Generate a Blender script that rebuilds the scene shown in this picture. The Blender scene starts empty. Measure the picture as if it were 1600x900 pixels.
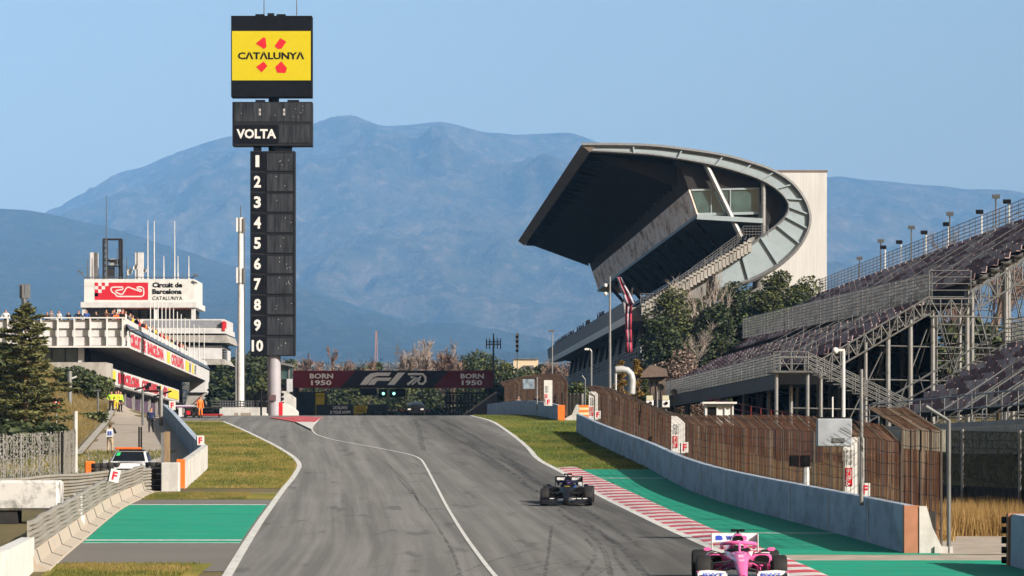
import bpy, bmesh, math, random
import numpy as np
from mathutils import Vector, Matrix

# ------------------------------------------------------------------ camera, sky, sun, exposure
sc = bpy.context.scene
COL = sc.collection
F = 6000.0                      # focal length in photograph pixels (1600 wide)
CAMZ = 2.9
cam = bpy.data.cameras.new('camera')
cam.sensor_width = 36.0
cam.lens = 36.0 * F / 1600.0
cam.shift_y = (710 - 450) / 1600.0
cam.clip_start = 0.5
cam.clip_end = 60000
cam_o = bpy.data.objects.new('camera', cam)
COL.objects.link(cam_o)
cam_o.location = (0, 0, CAMZ)
cam_o.rotation_euler = (math.radians(90), 0, 0)
sc.camera = cam_o

SUN_EL, SUN_AZ = math.radians(28.5), math.radians(128)      # azimuth clockwise from +Y: right of and behind the camera
SUN_DIR = Vector((math.sin(SUN_AZ) * math.cos(SUN_EL), math.cos(SUN_AZ) * math.cos(SUN_EL), math.sin(SUN_EL)))
world = bpy.data.worlds.new('World')
sc.world = world
world.use_nodes = True
wn = world.node_tree
bg = wn.nodes['Background']
sky = wn.nodes.new('ShaderNodeTexSky')
sky.sky_type = 'NISHITA'
sky.sun_disc = False
sky.sun_elevation = SUN_EL
sky.sun_rotation = SUN_AZ
sky.altitude = 150
sky.air_density = 1.0
sky.dust_density = 3.6
sky.ozone_density = 1.0
tint = wn.nodes.new('ShaderNodeMix'); tint.data_type = 'RGBA'; tint.blend_type = 'MULTIPLY'; tint.inputs[0].default_value = 1
tint.inputs[7].default_value = (1.36, 1.07, .72, 1)
wn.links.new(sky.outputs[0], tint.inputs[6]); wn.links.new(tint.outputs[2], bg.inputs[0])
bg.inputs[1].default_value = 0.05
sl = bpy.data.lights.new('sun', 'SUN')
sl.energy = 5.0
sl.angle = math.radians(0.5)
sl.color = (1.0, 0.93, 0.83)
so = bpy.data.objects.new('sun', sl)
COL.objects.link(so)
so.rotation_euler = (-SUN_DIR).to_track_quat('-Z', 'Y').to_euler()
sc.view_settings.view_transform = 'Standard'
sc.view_settings.look = 'None'
sc.view_settings.gamma = 1
sc.view_settings.exposure = 1.3
sc.render.engine = 'CYCLES'
sc.cycles.use_denoising = True
sc.cycles.max_bounces = 8
sc.cycles.diffuse_bounces = 3
sc.cycles.glossy_bounces = 3
sc.cycles.transparent_max_bounces = 24
sc.cycles.volume_bounces = 0
R = random.Random(7)
NR = np.random.RandomState(11)

# ------------------------------------------------------------------ helpers
def P(px, py, d):
    """world point seen at photograph pixel (px, py) when it stands d metres ahead"""
    return Vector(((px - 800) * d / F, d, CAMZ + (710 - py) * d / F))

_zy = np.array([-400, 0, 40, 60, 87, 120, 148, 180, 210, 240, 270, 300, 324, 340, 360, 400, 500, 700, 1500, 2200, 3000, 5000, 7000, 9000, 15000], float)
_zz = np.array([-.6, -.6, -.4, -.2, 0, .42, .92, 1.72, 2.6, 3.55, 4.5, 5.4, 6.03, 6.33, 6.55, 6.72, 6.8, 7, 9, 28, 58, 112, 162, 212, 365], float)
GY = np.concatenate([np.arange(-60, 600, 2.0), np.arange(600, 1500, 50.0), np.arange(1500, 15001, 300.0)])
_fine = np.arange(-80, 640, 1.0)
_k = np.ones(21) / 21
_sm = np.convolve(np.interp(_fine, _zy, _zz), _k, mode='same')
_zs = np.where(GY < 600, np.interp(GY, _fine[12:-12], _sm[12:-12]), np.interp(GY, _zy, _zz))

def zp(y):
    return float(np.interp(y, GY, _zs))

def sst(t):
    t = min(1.0, max(0.0, t))
    return t * t * (3 - 2 * t)

def bank(x, y):
    """raised ground on the pit side, left of the service road"""
    xl = -25.5 - (y - 228) * .0857
    h = 3.6 * sst((xl - x) / 7.0) * sst((y - 222) / 45.0) * sst((420 - y) / 60)
    h += 1.7 * sst((y - 285) / 90.0) * sst((-16.6 - (y - 196) * .107 - x) / 4.0) * sst((900 - y) / 300)
    return h

def gz(x, y):
    return zp(y) + bank(x, y)

_gd = np.arange(60, 344, 1.0)
_gy = np.array([710 + F * (CAMZ - zp(d)) / d for d in _gd])
_gy = np.minimum.accumulate(_gy)

def dep(py):
    """distance of the flat ground seen on photograph row py"""
    return float(np.interp(-py, -_gy, _gd))

def G(px, py):
    d = dep(py)
    return Vector(((px - 800) * d / F, d, zp(d)))

def curve(pts):
    """pts: (px, py) ground pixels or (x, y) Vectors; returns x as a smooth function of Y"""
    w = [G(*p) if not isinstance(p, Vector) else p for p in pts]
    w = sorted(((p.y, p.x) for p in w))
    ys = np.array([a for a, b in w]); xs = np.array([b for a, b in w])
    m = np.gradient(xs, ys)
    def f(y):
        if y <= ys[0]:
            return float(xs[0] + (y - ys[0]) * m[0])
        if y >= ys[-1]:
            return float(xs[-1] + (y - ys[-1]) * m[-1])
        i = int(np.searchsorted(ys, y) - 1)
        h = ys[i + 1] - ys[i]; t = (y - ys[i]) / h
        return float((2*t**3-3*t**2+1)*xs[i] + (t**3-2*t**2+t)*h*m[i] + (-2*t**3+3*t**2)*xs[i+1] + (t**3-t**2)*h*m[i+1])
    return f

def root_loc(o):
    while o.parent:
        o = o.parent
    return o.location

class MB:
    """collects pieces of ONE mesh"""
    def __init__(s):
        s.v = []; s.f = []; s.m = []; s.cm = 0
    def add(s, vs, fs, m=None):
        n = len(s.v); s.v.extend([tuple(v) for v in vs])
        mm = s.cm if m is None else m
        for f in fs:
            s.f.append(tuple(i + n for i in f)); s.m.append(mm)
        return s
    def box(s, c, size, rz=0, m=None, taper=1.0, ry=0, rx=0):
        hx, hy, hz = size[0]/2, size[1]/2, size[2]/2
        M = Matrix.Translation(Vector(c)) @ Matrix.Rotation(rz, 4, 'Z') @ Matrix.Rotation(ry, 4, 'Y') @ Matrix.Rotation(rx, 4, 'X')
        vs = [M @ Vector((x*hx*(taper if z > 0 else 1), y*hy*(taper if z > 0 else 1), z*hz)) for z in (-1, 1) for x, y in ((-1,-1),(1,-1),(1,1),(-1,1))]
        return s.add(vs, [(3,2,1,0),(4,5,6,7),(0,1,5,4),(1,2,6,5),(2,3,7,6),(3,0,4,7)], m)
    def bar(s, a, b, w, h, m=None, up=(0,0,1)):
        a, b = Vector(a), Vector(b)
        d = (b - a)
        if d.length < 1e-6: return s
        d.normalize(); u = Vector(up)
        if abs(d.dot(u)) > .99: u = Vector((1, 0, 0))
        sd = d.cross(u).normalized(); u2 = sd.cross(d).normalized()
        vs = [p + sd*(x*w/2) + u2*(z*h/2) for p in (a, b) for x, z in ((-1,-1),(1,-1),(1,1),(-1,1))]
        return s.add(vs, [(3,2,1,0),(4,5,6,7),(0,1,5,4),(1,2,6,5),(2,3,7,6),(3,0,4,7)], m)
    def tube(s, a, b, r0, r1=None, n=6, m=None, cap=True):
        return s.path([a, b], [r0, r0 if r1 is None else r1], n, m, cap)
    def path(s, pts, r, n=6, m=None, cap=True):
        pts = [Vector(p) for p in pts]
        rs = r if isinstance(r, (list, tuple)) else [r]*len(pts)
        vs = []; prev = None
        for i, p in enumerate(pts):
            d = (pts[min(i+1, len(pts)-1)] - pts[max(i-1, 0)])
            if d.length < 1e-9: d = Vector((0, 0, 1))
            d.normalize()
            if prev is None:
                u = Vector((0, 0, 1)) if abs(d.z) < .9 else Vector((1, 0, 0))
                a = d.cross(u).normalized()
            else:
                a = prev - d*prev.dot(d)
                a = a.normalized() if a.length > 1e-6 else d.orthogonal().normalized()
            prev = a; b = d.cross(a)
            vs += [p + (a*math.cos(2*math.pi*k/n) + b*math.sin(2*math.pi*k/n))*rs[i] for k in range(n)]
        fs = [(i*n+k, i*n+(k+1) % n, (i+1)*n+(k+1) % n, (i+1)*n+k) for i in range(len(pts)-1) for k in range(n)]
        if cap and n > 2:
            fs += [tuple(range(n))[::-1], tuple((len(pts)-1)*n + k for k in range(n))]
        return s.add(vs, fs, m)
    def prism(s, poly, o, ux, uy, dv, m=None, mside=None):
        """polygon in the plane (o, ux, uy) pushed along dv"""
        o, ux, uy, dv = Vector(o), Vector(ux), Vector(uy), Vector(dv)
        a = [o + ux*x + uy*y for x, y in poly]; b = [p + dv for p in a]; n = len(poly)
        s.add(a + b, [tuple(range(n))[::-1], tuple(range(n, 2*n))], m)
        s.add(a + b, [(i, (i+1) % n, n+(i+1) % n, n+i) for i in range(n)], mside if mside is not None else m)
        return s
    def strip(s, A, B, m=None, closed=False):
        n = len(A); fs = [(i, i+1, n+i+1, n+i) for i in range(n-1)]
        return s.add(list(A)+list(B), fs, m)
    def loft(s, rings, m=None, cap=True, closed=True):
        n = len(rings[0]); vs = [p for r in rings for p in r]
        fs = [(i*n+k, i*n+(k+1) % n, (i+1)*n+(k+1) % n, (i+1)*n+k) for i in range(len(rings)-1) for k in range(n if closed else n-1)]
        if cap: fs += [tuple(range(n))[::-1], tuple((len(rings)-1)*n+k for k in range(n))]
        return s.add(vs, fs, m)
    def lathe(s, prof, c, axis='Z', n=24, m=None):
        c = Vector(c); vs = []
        for r, h in prof:
            for k in range(n):
                a = 2*math.pi*k/n; x, y = r*math.cos(a), r*math.sin(a)
                vs.append(c + (Vector((x, y, h)) if axis == 'Z' else Vector((h, x, y)) if axis == 'X' else Vector((x, h, y))))
        fs = [(i*n+k, i*n+(k+1) % n, (i+1)*n+(k+1) % n, (i+1)*n+k) for i in range(len(prof)-1) for k in range(n)]
        fs += [tuple(range(n))[::-1], tuple((len(prof)-1)*n+k for k in range(n))]
        return s.add(vs, fs, m)
    def ball(s, c, r, n=10, m=None, sq=(1,1,1)):
        c = Vector(c); k2 = max(4, n//2); vs = []; fs = []
        for i in range(k2+1):
            t = math.pi*i/k2
            for k in range(n):
                a = 2*math.pi*k/n
                vs.append(c + Vector((r*sq[0]*math.sin(t)*math.cos(a), r*sq[1]*math.sin(t)*math.sin(a), r*sq[2]*math.cos(t))))
        fs = [((i+1)*n+k, (i+1)*n+(k+1) % n, i*n+(k+1) % n, i*n+k) for i in range(k2) for k in range(n)]
        return s.add(vs, fs, m)
    def build(s, name, mats, parent=None, smooth=False, label=None, cat=None, group=None, kind=None, origin=None, uv=None, bevel=0):
        me = bpy.data.meshes.new(name)
        o_ = Vector(root_loc(parent)) if parent else (Vector(origin) if origin is not None else Vector((0, 0, 0)))
        me.from_pydata([(v[0]-o_.x, v[1]-o_.y, v[2]-o_.z) for v in s.v], [], s.f)
        if not isinstance(mats, (list, tuple)): mats = [mats]
        for m in mats: me.materials.append(m)
        if len(mats) > 1: me.polygons.foreach_set('material_index', s.m)
        if uv is not None:
            l = me.uv_layers.new(name='UVMap')
            vi = np.zeros(len(me.loops), int); me.loops.foreach_get('vertex_index', vi)
            l.data.foreach_set('uv', np.array(uv, np.float32)[vi].ravel())
        if smooth: me.polygons.foreach_set('use_smooth', [True]*len(me.polygons))
        me.validate(); me.update()
        if smooth == 'auto':
            me.set_sharp_from_angle(angle=math.radians(38))
        o = bpy.data.objects.new(name, me); COL.objects.link(o)
        if parent: o.parent = parent
        elif origin is not None: o.location = o_
        if bevel:
            bv = o.modifiers.new('bevel', 'BEVEL'); bv.width = bevel; bv.segments = 1; bv.limit_method = 'ANGLE'
        tag(o, label, cat, group, kind)
        return o

def tag(o, label=None, cat=None, group=None, kind=None):
    for k, v in (('label', label), ('category', cat), ('group', group), ('kind', kind)):
        if v: o[k] = v
    return o

def thing(name, label, cat, loc=(0, 0, 0), group=None):
    o = bpy.data.objects.new(name, None); COL.objects.link(o)
    o.location = loc; o.empty_display_size = .2
    return tag(o, label, cat, group)

def kids(o):
    return [c for c in bpy.data.objects if c.parent == o]

def copy_tree(o, label=None, loc=None, rz=None):
    c = o.copy(); COL.objects.link(c)
    for ch in KIDS(o):
        d = ch.copy(); COL.objects.link(d); d.parent = c
        for g in KIDS(ch):
            e = g.copy(); COL.objects.link(e); e.parent = d
    if label: c['label'] = label
    if loc is not None: c.location = loc
    if rz is not None: c.rotation_euler.z = rz
    return c
def KIDS(o):
    return list(o.children)

ORD = 'first second third fourth fifth sixth seventh eighth ninth tenth eleventh twelfth thirteenth fourteenth fifteenth sixteenth seventeenth eighteenth nineteenth twentieth'.split()

# ------------------------------------------------------------------ materials
ALB = 0.70      # colours below were picked by eye; this brings them to real base colours for this exposure
def NT(name):
    m = bpy.data.materials.new(name); m.use_nodes = True
    t = m.node_tree; b = t.nodes['Principled BSDF']
    return m, t, b

def hexc(r, g, b):
    f = lambda c: ((c/255+.055)/1.055)**2.4 if c > 10 else c/255/12.92
    return (f(r), f(g), f(b))

def nd(t, typ, **kw):
    n = t.nodes.new(typ)
    for k, v in kw.items():
        if k.startswith('i_'):
            n.inputs[int(k[2:]) if k[2:].isdigit() else k[2:].replace('_', ' ')].default_value = v
        else: setattr(n, k, v)
    return n

def mixc(t, fac, a, b, blend='MIX'):
    n = t.nodes.new('ShaderNodeMix'); n.data_type = 'RGBA'; n.blend_type = blend
    for sock, v in ((n.inputs[0], fac), (n.inputs[6], a), (n.inputs[7], b)):
        if hasattr(v, 'is_output'): t.links.new(v, sock)
        elif isinstance(v, (int, float)): sock.default_value = v
        else: sock.default_value = (*(c*ALB for c in v[:3]), 1)
    return n.outputs[2]

def math_(t, op, a, b=None, c=None, clamp=False):
    n = t.nodes.new('ShaderNodeMath'); n.operation = op; n.use_clamp = clamp
    for i, v in enumerate((a, b, c)):
        if v is None: continue
        if hasattr(v, 'is_output'): t.links.new(v, n.inputs[i])
        else: n.inputs[i].default_value = v
    return n.outputs[0]

def noise(t, vec, scale, detail=5, rough=.55, out=0):
    n = nd(t, 'ShaderNodeTexNoise'); n.inputs['Scale'].default_value = scale
    n.inputs['Detail'].default_value = detail; n.inputs['Roughness'].default_value = rough
    if vec is not None: t.links.new(vec, n.inputs['Vector'])
    return n.outputs[out]

def coords(t, kind='Object', scale=(1, 1, 1), rot=(0, 0, 0)):
    c = nd(t, 'ShaderNodeTexCoord'); m = nd(t, 'ShaderNodeMapping')
    m.inputs['Scale'].default_value = scale; m.inputs['Rotation'].default_value = rot
    t.links.new(c.outputs[kind], m.inputs['Vector'])
    return m.outputs[0]

def ramp(t, fac, stops):
    r = nd(t, 'ShaderNodeValToRGB'); e = r.color_ramp.elements
    while len(e) < len(stops): e.new(.5)
    for x, (p, c) in zip(e, stops):
        x.position = p; x.color = (*(q*ALB for q in c), 1) if not isinstance(c, (int, float)) else (c, c, c, 1)
    t.links.new(fac, r.inputs[0])
    return r.outputs[0]

_MC = {}
def mat(name, col, rough=.6, metal=0, var=.14, scale=2.5, stretch=(1, 1, 1), bump=0, col2=None, dirt=None, dirt_amt=.45, dirt_scale=1.2, dirt_stretch=None, spec=.12, kind='Object', coat=0):
    if name in _MC: return _MC[name]
    m, t, b = NT(name)
    v = coords(t, kind, stretch)
    n1 = noise(t, v, scale, 6)
    lo = tuple(c*(1-var) for c in col); hi = tuple(min(1, c*(1+var)) for c in col) if col2 is None else col2
    c = ramp(t, n1, [(.3, lo), (.7, hi)])
    if dirt:
        v2 = coords(t, kind, dirt_stretch or stretch)
        n2 = noise(t, v2, dirt_scale, 8, .65)
        f = math_(t, 'MULTIPLY', ramp(t, n2, [(.46, 0.0), (.62, 1.0)]), dirt_amt)
        c = mixc(t, f, c, dirt)
    t.links.new(c, b.inputs['Base Color'])
    b.inputs['Roughness'].default_value = rough; b.inputs['Metallic'].default_value = metal
    b.inputs['Specular IOR Level'].default_value = spec
    if coat: b.inputs['Coat Weight'].default_value = coat; b.inputs['Coat Roughness'].default_value = .08
    if bump:
        bn = nd(t, 'ShaderNodeBump'); bn.inputs['Strength'].default_value = bump; bn.inputs['Distance'].default_value = .05
        t.links.new(noise(t, v, scale*6, 6), bn.inputs['Height']); t.links.new(bn.outputs[0], b.inputs['Normal'])
    _MC[name] = m
    return m

def leafmat(name, dark, mid, light, trans=.25, patch=None):
    if name in _MC: return _MC[name]
    m, t, b = NT(name)
    g = nd(t, 'ShaderNodeNewGeometry')
    v = coords(t, 'Object')
    n = noise(t, v, .55, 3)
    f = math_(t, 'ADD', math_(t, 'MULTIPLY', g.outputs['Random Per Island'], .6), math_(t, 'MULTIPLY', n, .5))
    if patch:
        pn = ramp(t, noise(t, coords(t, 'Object', (1, .4, 1)), patch, 5, .65), [(.36, 0.0), (.64, 1.0)])
        f = math_(t, 'ADD', math_(t, 'MULTIPLY', g.outputs['Random Per Island'], .35), math_(t, 'MULTIPLY', pn, .65))
    c = ramp(t, f, [(.2, dark), (.55, mid), (.9, light)])
    t.links.new(c, b.inputs['Base Color']); b.inputs['Roughness'].default_value = .65
    b.inputs['Specular IOR Level'].default_value = .25
    tr = nd(t, 'ShaderNodeBsdfTranslucent'); t.links.new(c, tr.inputs[0])
    mx = nd(t, 'ShaderNodeMixShader'); mx.inputs[0].default_value = trans
    t.links.new(b.outputs[0], mx.inputs[1]); t.links.new(tr.outputs[0], mx.inputs[2])
    t.links.new(mx.outputs[0], t.nodes['Material Output'].inputs['Surface'])
    _MC[name] = m
    return m

WHITE = mat('white_paint', (.62, .62, .61), .55, var=.07, dirt=(.36, .34, .31), dirt_amt=.3)
WHITEC = mat('white_concrete', (.50, .50, .49), .8, var=.10, scale=1.2, bump=.2, dirt=(.22, .21, .2), dirt_amt=.35, dirt_stretch=(1, 1, .3))
CONC = mat('concrete', (.36, .345, .32), .85, var=.14, scale=1.5, bump=.3, dirt=(.19, .18, .165), dirt_amt=.5, dirt_stretch=(1, 1, .25))
CONCD = mat('aged_concrete', (.25, .245, .235), .85, var=.2, scale=1.2, bump=.3, dirt=(.1, .095, .09), dirt_amt=.6, dirt_stretch=(1, 1, .2))
STEEL = mat('galvanised_steel', (.205, .212, .218), .45, .35, var=.15, scale=4, dirt=(.24, .2, .16), dirt_amt=.3)
STEELD = mat('dull_grey_steel', (.13, .135, .14), .5, .3, var=.2, scale=3)
DARK = mat('black_paint', (.009, .009, .010), .6, var=.3, spec=.05)
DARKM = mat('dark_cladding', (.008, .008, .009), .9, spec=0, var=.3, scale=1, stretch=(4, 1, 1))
CHAR = mat('charcoal_cladding', (.038, .036, .036), .85, spec=0, var=.25, scale=1.5)
REDP = mat('red_paint', (.5, .022, .03), .5, var=.12)
ORANGE = mat('orange_paint', (.75, .17, .03), .5, var=.1)
YELLOW = mat('yellow_paint', (.55, .43, .015), .5, var=.05)
TYRE = mat('tyre_rubber', (.010, .010, .011), .75, spec=.3, var=.3, scale=8)
GLASSD = mat('dark_glass', (.006, .007, .008), .08, var=.3, spec=.5)
GLASSG = mat('green_tint_glass', (.045, .085, .085), .08, var=.4, scale=.6, spec=.9)
BARK = mat('brown_bark', (.12, .085, .06), .9, var=.35, scale=6, stretch=(1, 1, .2))
PALEB = mat('pale_birch_bark', (.42, .38, .34), .85, var=.3, scale=5)
TWIG = mat('grey_brown_twigs', (.22, .165, .135), .9, var=.3, scale=5)
# ------------------------------------------------------------------ ground, track and painted surfaces
def asphalt(name, base, streak=True):
    m, t, b = NT(name)
    v = coords(t, 'Object')
    fine = noise(t, v, 9, 6, .7)
    big = noise(t, v, .12, 4)
    c = ramp(t, fine, [(.25, tuple(x*.78 for x in base)), (.75, tuple(x*1.2 for x in base))])
    c = mixc(t, math_(t, 'MULTIPLY', ramp(t, big, [(.35, 0.0), (.7, 1.0)]), .35), c, tuple(x*1.3 for x in base))
    if streak:
        uv = coords(t, 'UV', (1.5, .018, 1))
        s = noise(t, uv, 1.0, 7, .62)
        uv2 = coords(t, 'UV', (5.5, .012, 1))
        s2 = noise(t, uv2, 1.0, 4, .6)
        c = mixc(t, math_(t, 'MULTIPLY', ramp(t, s, [(.40, 0.0), (.62, 1.0)]), .58), c, tuple(x*.46 for x in base))
        c = mixc(t, math_(t, 'MULTIPLY', ramp(t, s2, [(.5, 0.0), (.7, 1.0)]), .3), c, tuple(x*.55 for x in base))
        sep = nd(t, 'ShaderNodeSeparateXYZ'); tc = nd(t, 'ShaderNodeTexCoord'); t.links.new(tc.outputs['UV'], sep.inputs[0])
        # rubbered-in racing line: distance from the line the cars take
        au = math_(t, 'ABSOLUTE', sep.outputs[0])
        line = ramp(t, math_(t, 'MULTIPLY', au, 1/3.6), [(0.0, 1.0), (.3, .8), (1.0, 0.0)])
        br = ramp(t, noise(t, coords(t, 'UV', (1.1, .03, 1)), 1.3, 5), [(.3, .35), (.6, 1.0)])
        c = mixc(t, math_(t, 'MULTIPLY', math_(t, 'MULTIPLY', line, br), .85), c, tuple(x*.24 for x in base))
        # a second, fainter line on the way to the pit lane side
        a2 = math_(t, 'ABSOLUTE', math_(t, 'ADD', sep.outputs[0], 4.6))
        c = mixc(t, math_(t, 'MULTIPLY', math_(t, 'MULTIPLY', ramp(t, math_(t, 'MULTIPLY', a2, .5), [(0.0, 1.0), (1.0, 0.0)]), br), .3), c, tuple(x*.4 for x in base))
        # repair seams across the lane and aggregate flecks
        vo = nd(t, 'ShaderNodeTexVoronoi'); vo.inputs['Scale'].default_value = 26; t.links.new(v, vo.inputs['Vector'])
        c = mixc(t, math_(t, 'MULTIPLY', ramp(t, vo.outputs['Distance'], [(.0, 1.0), (.35, 0.0)]), .25), c, tuple(x*1.7 for x in base))
        # light worn patch and a few oil stains
        sp = noise(t, coords(t, 'UV', (.9, .12, 1)), 1.0, 3)
        c = mixc(t, math_(t, 'MULTIPLY', ramp(t, sp, [(.6, 0.0), (.68, 1.0)]), .5), c, tuple(x*.35 for x in base))
    t.links.new(c, b.inputs['Base Color']); b.inputs['Roughness'].default_value = .85; b.inputs['Specular IOR Level'].default_value = .06
    bn = nd(t, 'ShaderNodeBump'); bn.inputs['Strength'].default_value = .35; bn.inputs['Distance'].default_value = .01
    t.links.new(noise(t, v, 40, 4), bn.inputs['Height']); t.links.new(bn.outputs[0], b.inputs['Normal'])
    return m

def turf(name, g1, g2, dry, amt=.5):
    m, t, b = NT(name)
    v = coords(t, 'Object')
    c = ramp(t, noise(t, v, 5, 8, .7), [(.3, g1), (.7, g2)])
    c = mixc(t, math_(t, 'MULTIPLY', ramp(t, noise(t, coords(t, 'Object', (1, .35, 1)), .28, 6, .65), [(.4, 0.0), (.62, 1.0)]), amt), c, dry)
    t.links.new(c, b.inputs['Base Color']); b.inputs['Roughness'].default_value = .95; b.inputs['Specular IOR Level'].default_value = .1
    bn = nd(t, 'ShaderNodeBump'); bn.inputs['Strength'].default_value = .8; bn.inputs['Distance'].default_value = .06
    t.links.new(noise(t, v, 7, 6, .7), bn.inputs['Height']); t.links.new(bn.outputs[0], b.inputs['Normal'])
    return m

TRACKM = asphalt('track_asphalt', (.19, .188, .184))
RUNOFF = asphalt('runoff_asphalt', (.155, .148, .138), False)
TURF_L = turf('dry_turf', (.085, .105, .018), (.215, .205, .035), (.35, .25, .06), .8)
TURF_R = turf('green_turf', (.075, .12, .012), (.15, .19, .028), (.25, .2, .05), .55)
EARTH = turf('earth_ground', (.09, .085, .04), (.15, .125, .06), (.2, .15, .08), .6)
def greenpaint():
    m, t, b = NT('green_runoff_paint')
    v = coords(t, 'Object', (.5, 1, 1))
    c = ramp(t, noise(t, v, 1.4, 7, .65), [(.25, (.004, .25, .15)), (.75, (.008, .33, .205))])
    c = mixc(t, math_(t, 'MULTIPLY', ramp(t, noise(t, v, .35, 5), [(.55, 0.0), (.8, 1.0)]), .22), c, (.05, .36, .26))
    pw = ramp(t, noise(t, coords(t, 'Object', (.35, 1.4, 1)), 1.3, 7, .7), [(.45, 0.0), (.6, 1.0)])
    c = mixc(t, math_(t, 'MULTIPLY', pw, .4), c, (.045, .215, .165))
    ag = ramp(t, noise(t, coords(t, 'Object', (.8, 1.6, 1)), 2.6, 8, .75), [(.52, 0.0), (.64, .5)])
    c = mixc(t, ag, c, (.13, .2, .175))
    # tyre scratches, darkened to paint in the fence mesh shadow too
    s = noise(t, coords(t, 'Object', (.25, 2.6, 1)), 1.0, 4, .6)
    c = mixc(t, math_(t, 'MULTIPLY', ramp(t, s, [(.54, 0.0), (.62, 1.0)]), .5), c, (.006, .13, .09))
    t.links.new(c, b.inputs['Base Color']); b.inputs['Roughness'].default_value = .75; b.inputs['Specular IOR Level'].default_value = .1
    return m
GREENP = greenpaint()
LINEW = mat('white_road_paint', (.62, .62, .60), .6, var=.1, scale=3, dirt=(.26, .26, .25), dirt_amt=.7, dirt_scale=3)
PAVE = mat('pale_concrete_paving', (.36, .315, .265), .85, var=.15, scale=1, dirt=(.22, .19, .16), dirt_amt=.4)

# curves along the track (x as a function of distance), measured on the photograph
RE = curve([Vector((-3.6, 420, 0)), Vector((-3.45, 380, 0)), (742, 650.6), (768, 657.5), (794, 673), (827, 699), (846, 719), (886, 740.6), (930, 768), (985, 795.6), (1040, 821.8), (1076, 838), (1181, 885), (1296, 935)])
LE = curve([(343, 657), (400, 682), (440, 703), (461, 718), (466, 726), (460, 741), (440, 766), (405, 815), (355, 895), (330, 935)])
WB = curve([(899, 675), (927, 691), (1011, 731), (1098, 774.7), (1191, 803), (1300, 832), (1418, 866)])       # face of the right wall
LB = curve([(237, 773), (200, 791), (165, 817), (133, 845), (104, 870), (75, 897), (40, 925)])                # foot of the left barrier
RL = curve([Vector((-10, 420, 0)), (672, 652), (700, 670), (752, 699), (842, 748), (950, 806), (1050, 852), (1160, 910)])   # racing line
KR = curve([(908, 733.8), (950, 753), (1020, 785), (1075, 810), (1129, 834), (1231, 873), (1292, 900), (1370, 935)])

def zgrid(y0, y1):
    return [y0] + [float(y) for y in GY if y0 + .05 < y < y1 - .05] + [y1]

def sheet(name, xl, xr, y0, y1, dz, m, ncol=6, uvf=None, kind='structure', extra=False):
    mb = MB(); ys = zgrid(y0, y1); uv = []
    for y in ys:
        a, c = xl(y), xr(y)
        for k in range(ncol+1):
            x = a + (c-a)*k/ncol
            mb.v.append((x, y, (gz(x, y) if extra else zp(y)) + dz))
            uv.append((x - RL(y), y))
    for i in range(len(ys)-1):
        for k in range(ncol):
            j = i*(ncol+1)+k
            mb.f.append((j, j+1, j+ncol+2, j+ncol+1)); mb.m.append(0)
    return mb.build(name, m, kind=kind, uv=uv)

# the one ground sheet, out to the foot of the mountains
def ground():
    mb = MB()
    xs = np.concatenate([[-14000, -9000, -5000, -2500, -1200, -600, -300, -160, -110, -90, -75], np.arange(-64, -12, 2.0), np.arange(-12, 61, 6.0), [75, 95, 130, 200, 400, 900, 2000, 4500, 9000, 14000]])
    ny, nx = len(GY), len(xs)
    for y in GY:
        for x in xs:
            far = sst((y-1500)/2500)*6*math.sin(x*.004+y*.002)
            mb.v.append((x, y, gz(x, y) + far))
    mb.f = [(i*nx+k, i*nx+k+1, (i+1)*nx+k+1, (i+1)*nx+k) for i in range(ny-1) for k in range(nx-1)]
    mb.m = [0]*len(mb.f)
    mb.build('ground', EARTH, kind='structure')
ground()

LW = [G(286, 763), G(320, 733)]
def LWX(y):
    """foot of the left wall: the bright return, then back along the pit lane"""
    a, b_ = LW
    if y < b_.y: return a.x + (b_.x-a.x)*(y-a.y)/(b_.y-a.y)
    return b_.x + (y-b_.y)*(-29.5-b_.x)/(325-b_.y)
sheet('track', lambda y: LE(y) if y < 306 else LWX(y)+.25, RE, 30, 470, .006, TRACKM, 12)
sheet('runoff_asphalt', lambda y: LB(y)-.35, lambda y: LE(y)+.05, 92.5, 163, .010, RUNOFF, 4)
# green painted run-off, left
gl0, gl1 = dep(849), dep(789.5)
sheet('green_runoff', LB, lambda y: LE(y)-.15, gl0, gl1, .016, GREENP, 4)
sheet('painted_line', LB, lambda y: LE(y)-.15, gl0-.35, gl0+.05, .020, LINEW, 2)
sheet('painted_line', LB, lambda y: LE(y)-.15, dep(845.5)-.1, dep(845.5)+.7, .021, LINEW, 2)
sheet('painted_line', LB, lambda y: LE(y)-.15, gl1-.1, gl1+.5, .020, LINEW, 2)
# green painted run-off, right
gr1 = dep(733.5)
bare0, bare1 = dep(876), dep(867.5)
sheet('green_runoff', KR, lambda y: WB(y) if y > 104 else WB(104)+.06*(104-y)+1.5, bare1, gr1, .010, GREENP, 6)
sheet('concrete_strip', KR, lambda y: 15.0, bare0, bare1, .008, PAVE, 4)
sheet('green_runoff', KR, lambda y: 16.5, 60, bare0, .010, GREENP, 6)
for py in (747.5, 833.5):
    dd = dep(py)
    sheet('painted_line', KR, WB, dd-.25, dd+.25, .015, LINEW, 2)
# turf
sheet('turf_verge', RE, lambda y: WB(y) if y < 268 else WB(268)+(y-268)*.06+1.2, gr1, 400, .012, TURF_R, 6)
sheet('turf_verge', LWX, lambda y: LE(y), LW[0].y, 306, .012, TURF_L, 6, extra=False)
sheet('turf_verge', LB, lambda y: LE(y), dep(781), dep(770.5), .018, TURF_L, 4)
sheet('turf_verge', lambda y: LB(y)-.1, lambda y: LE(y)-.6-(92-y)*.02, 40, dep(881), .014, TURF_L, 4)
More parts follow.
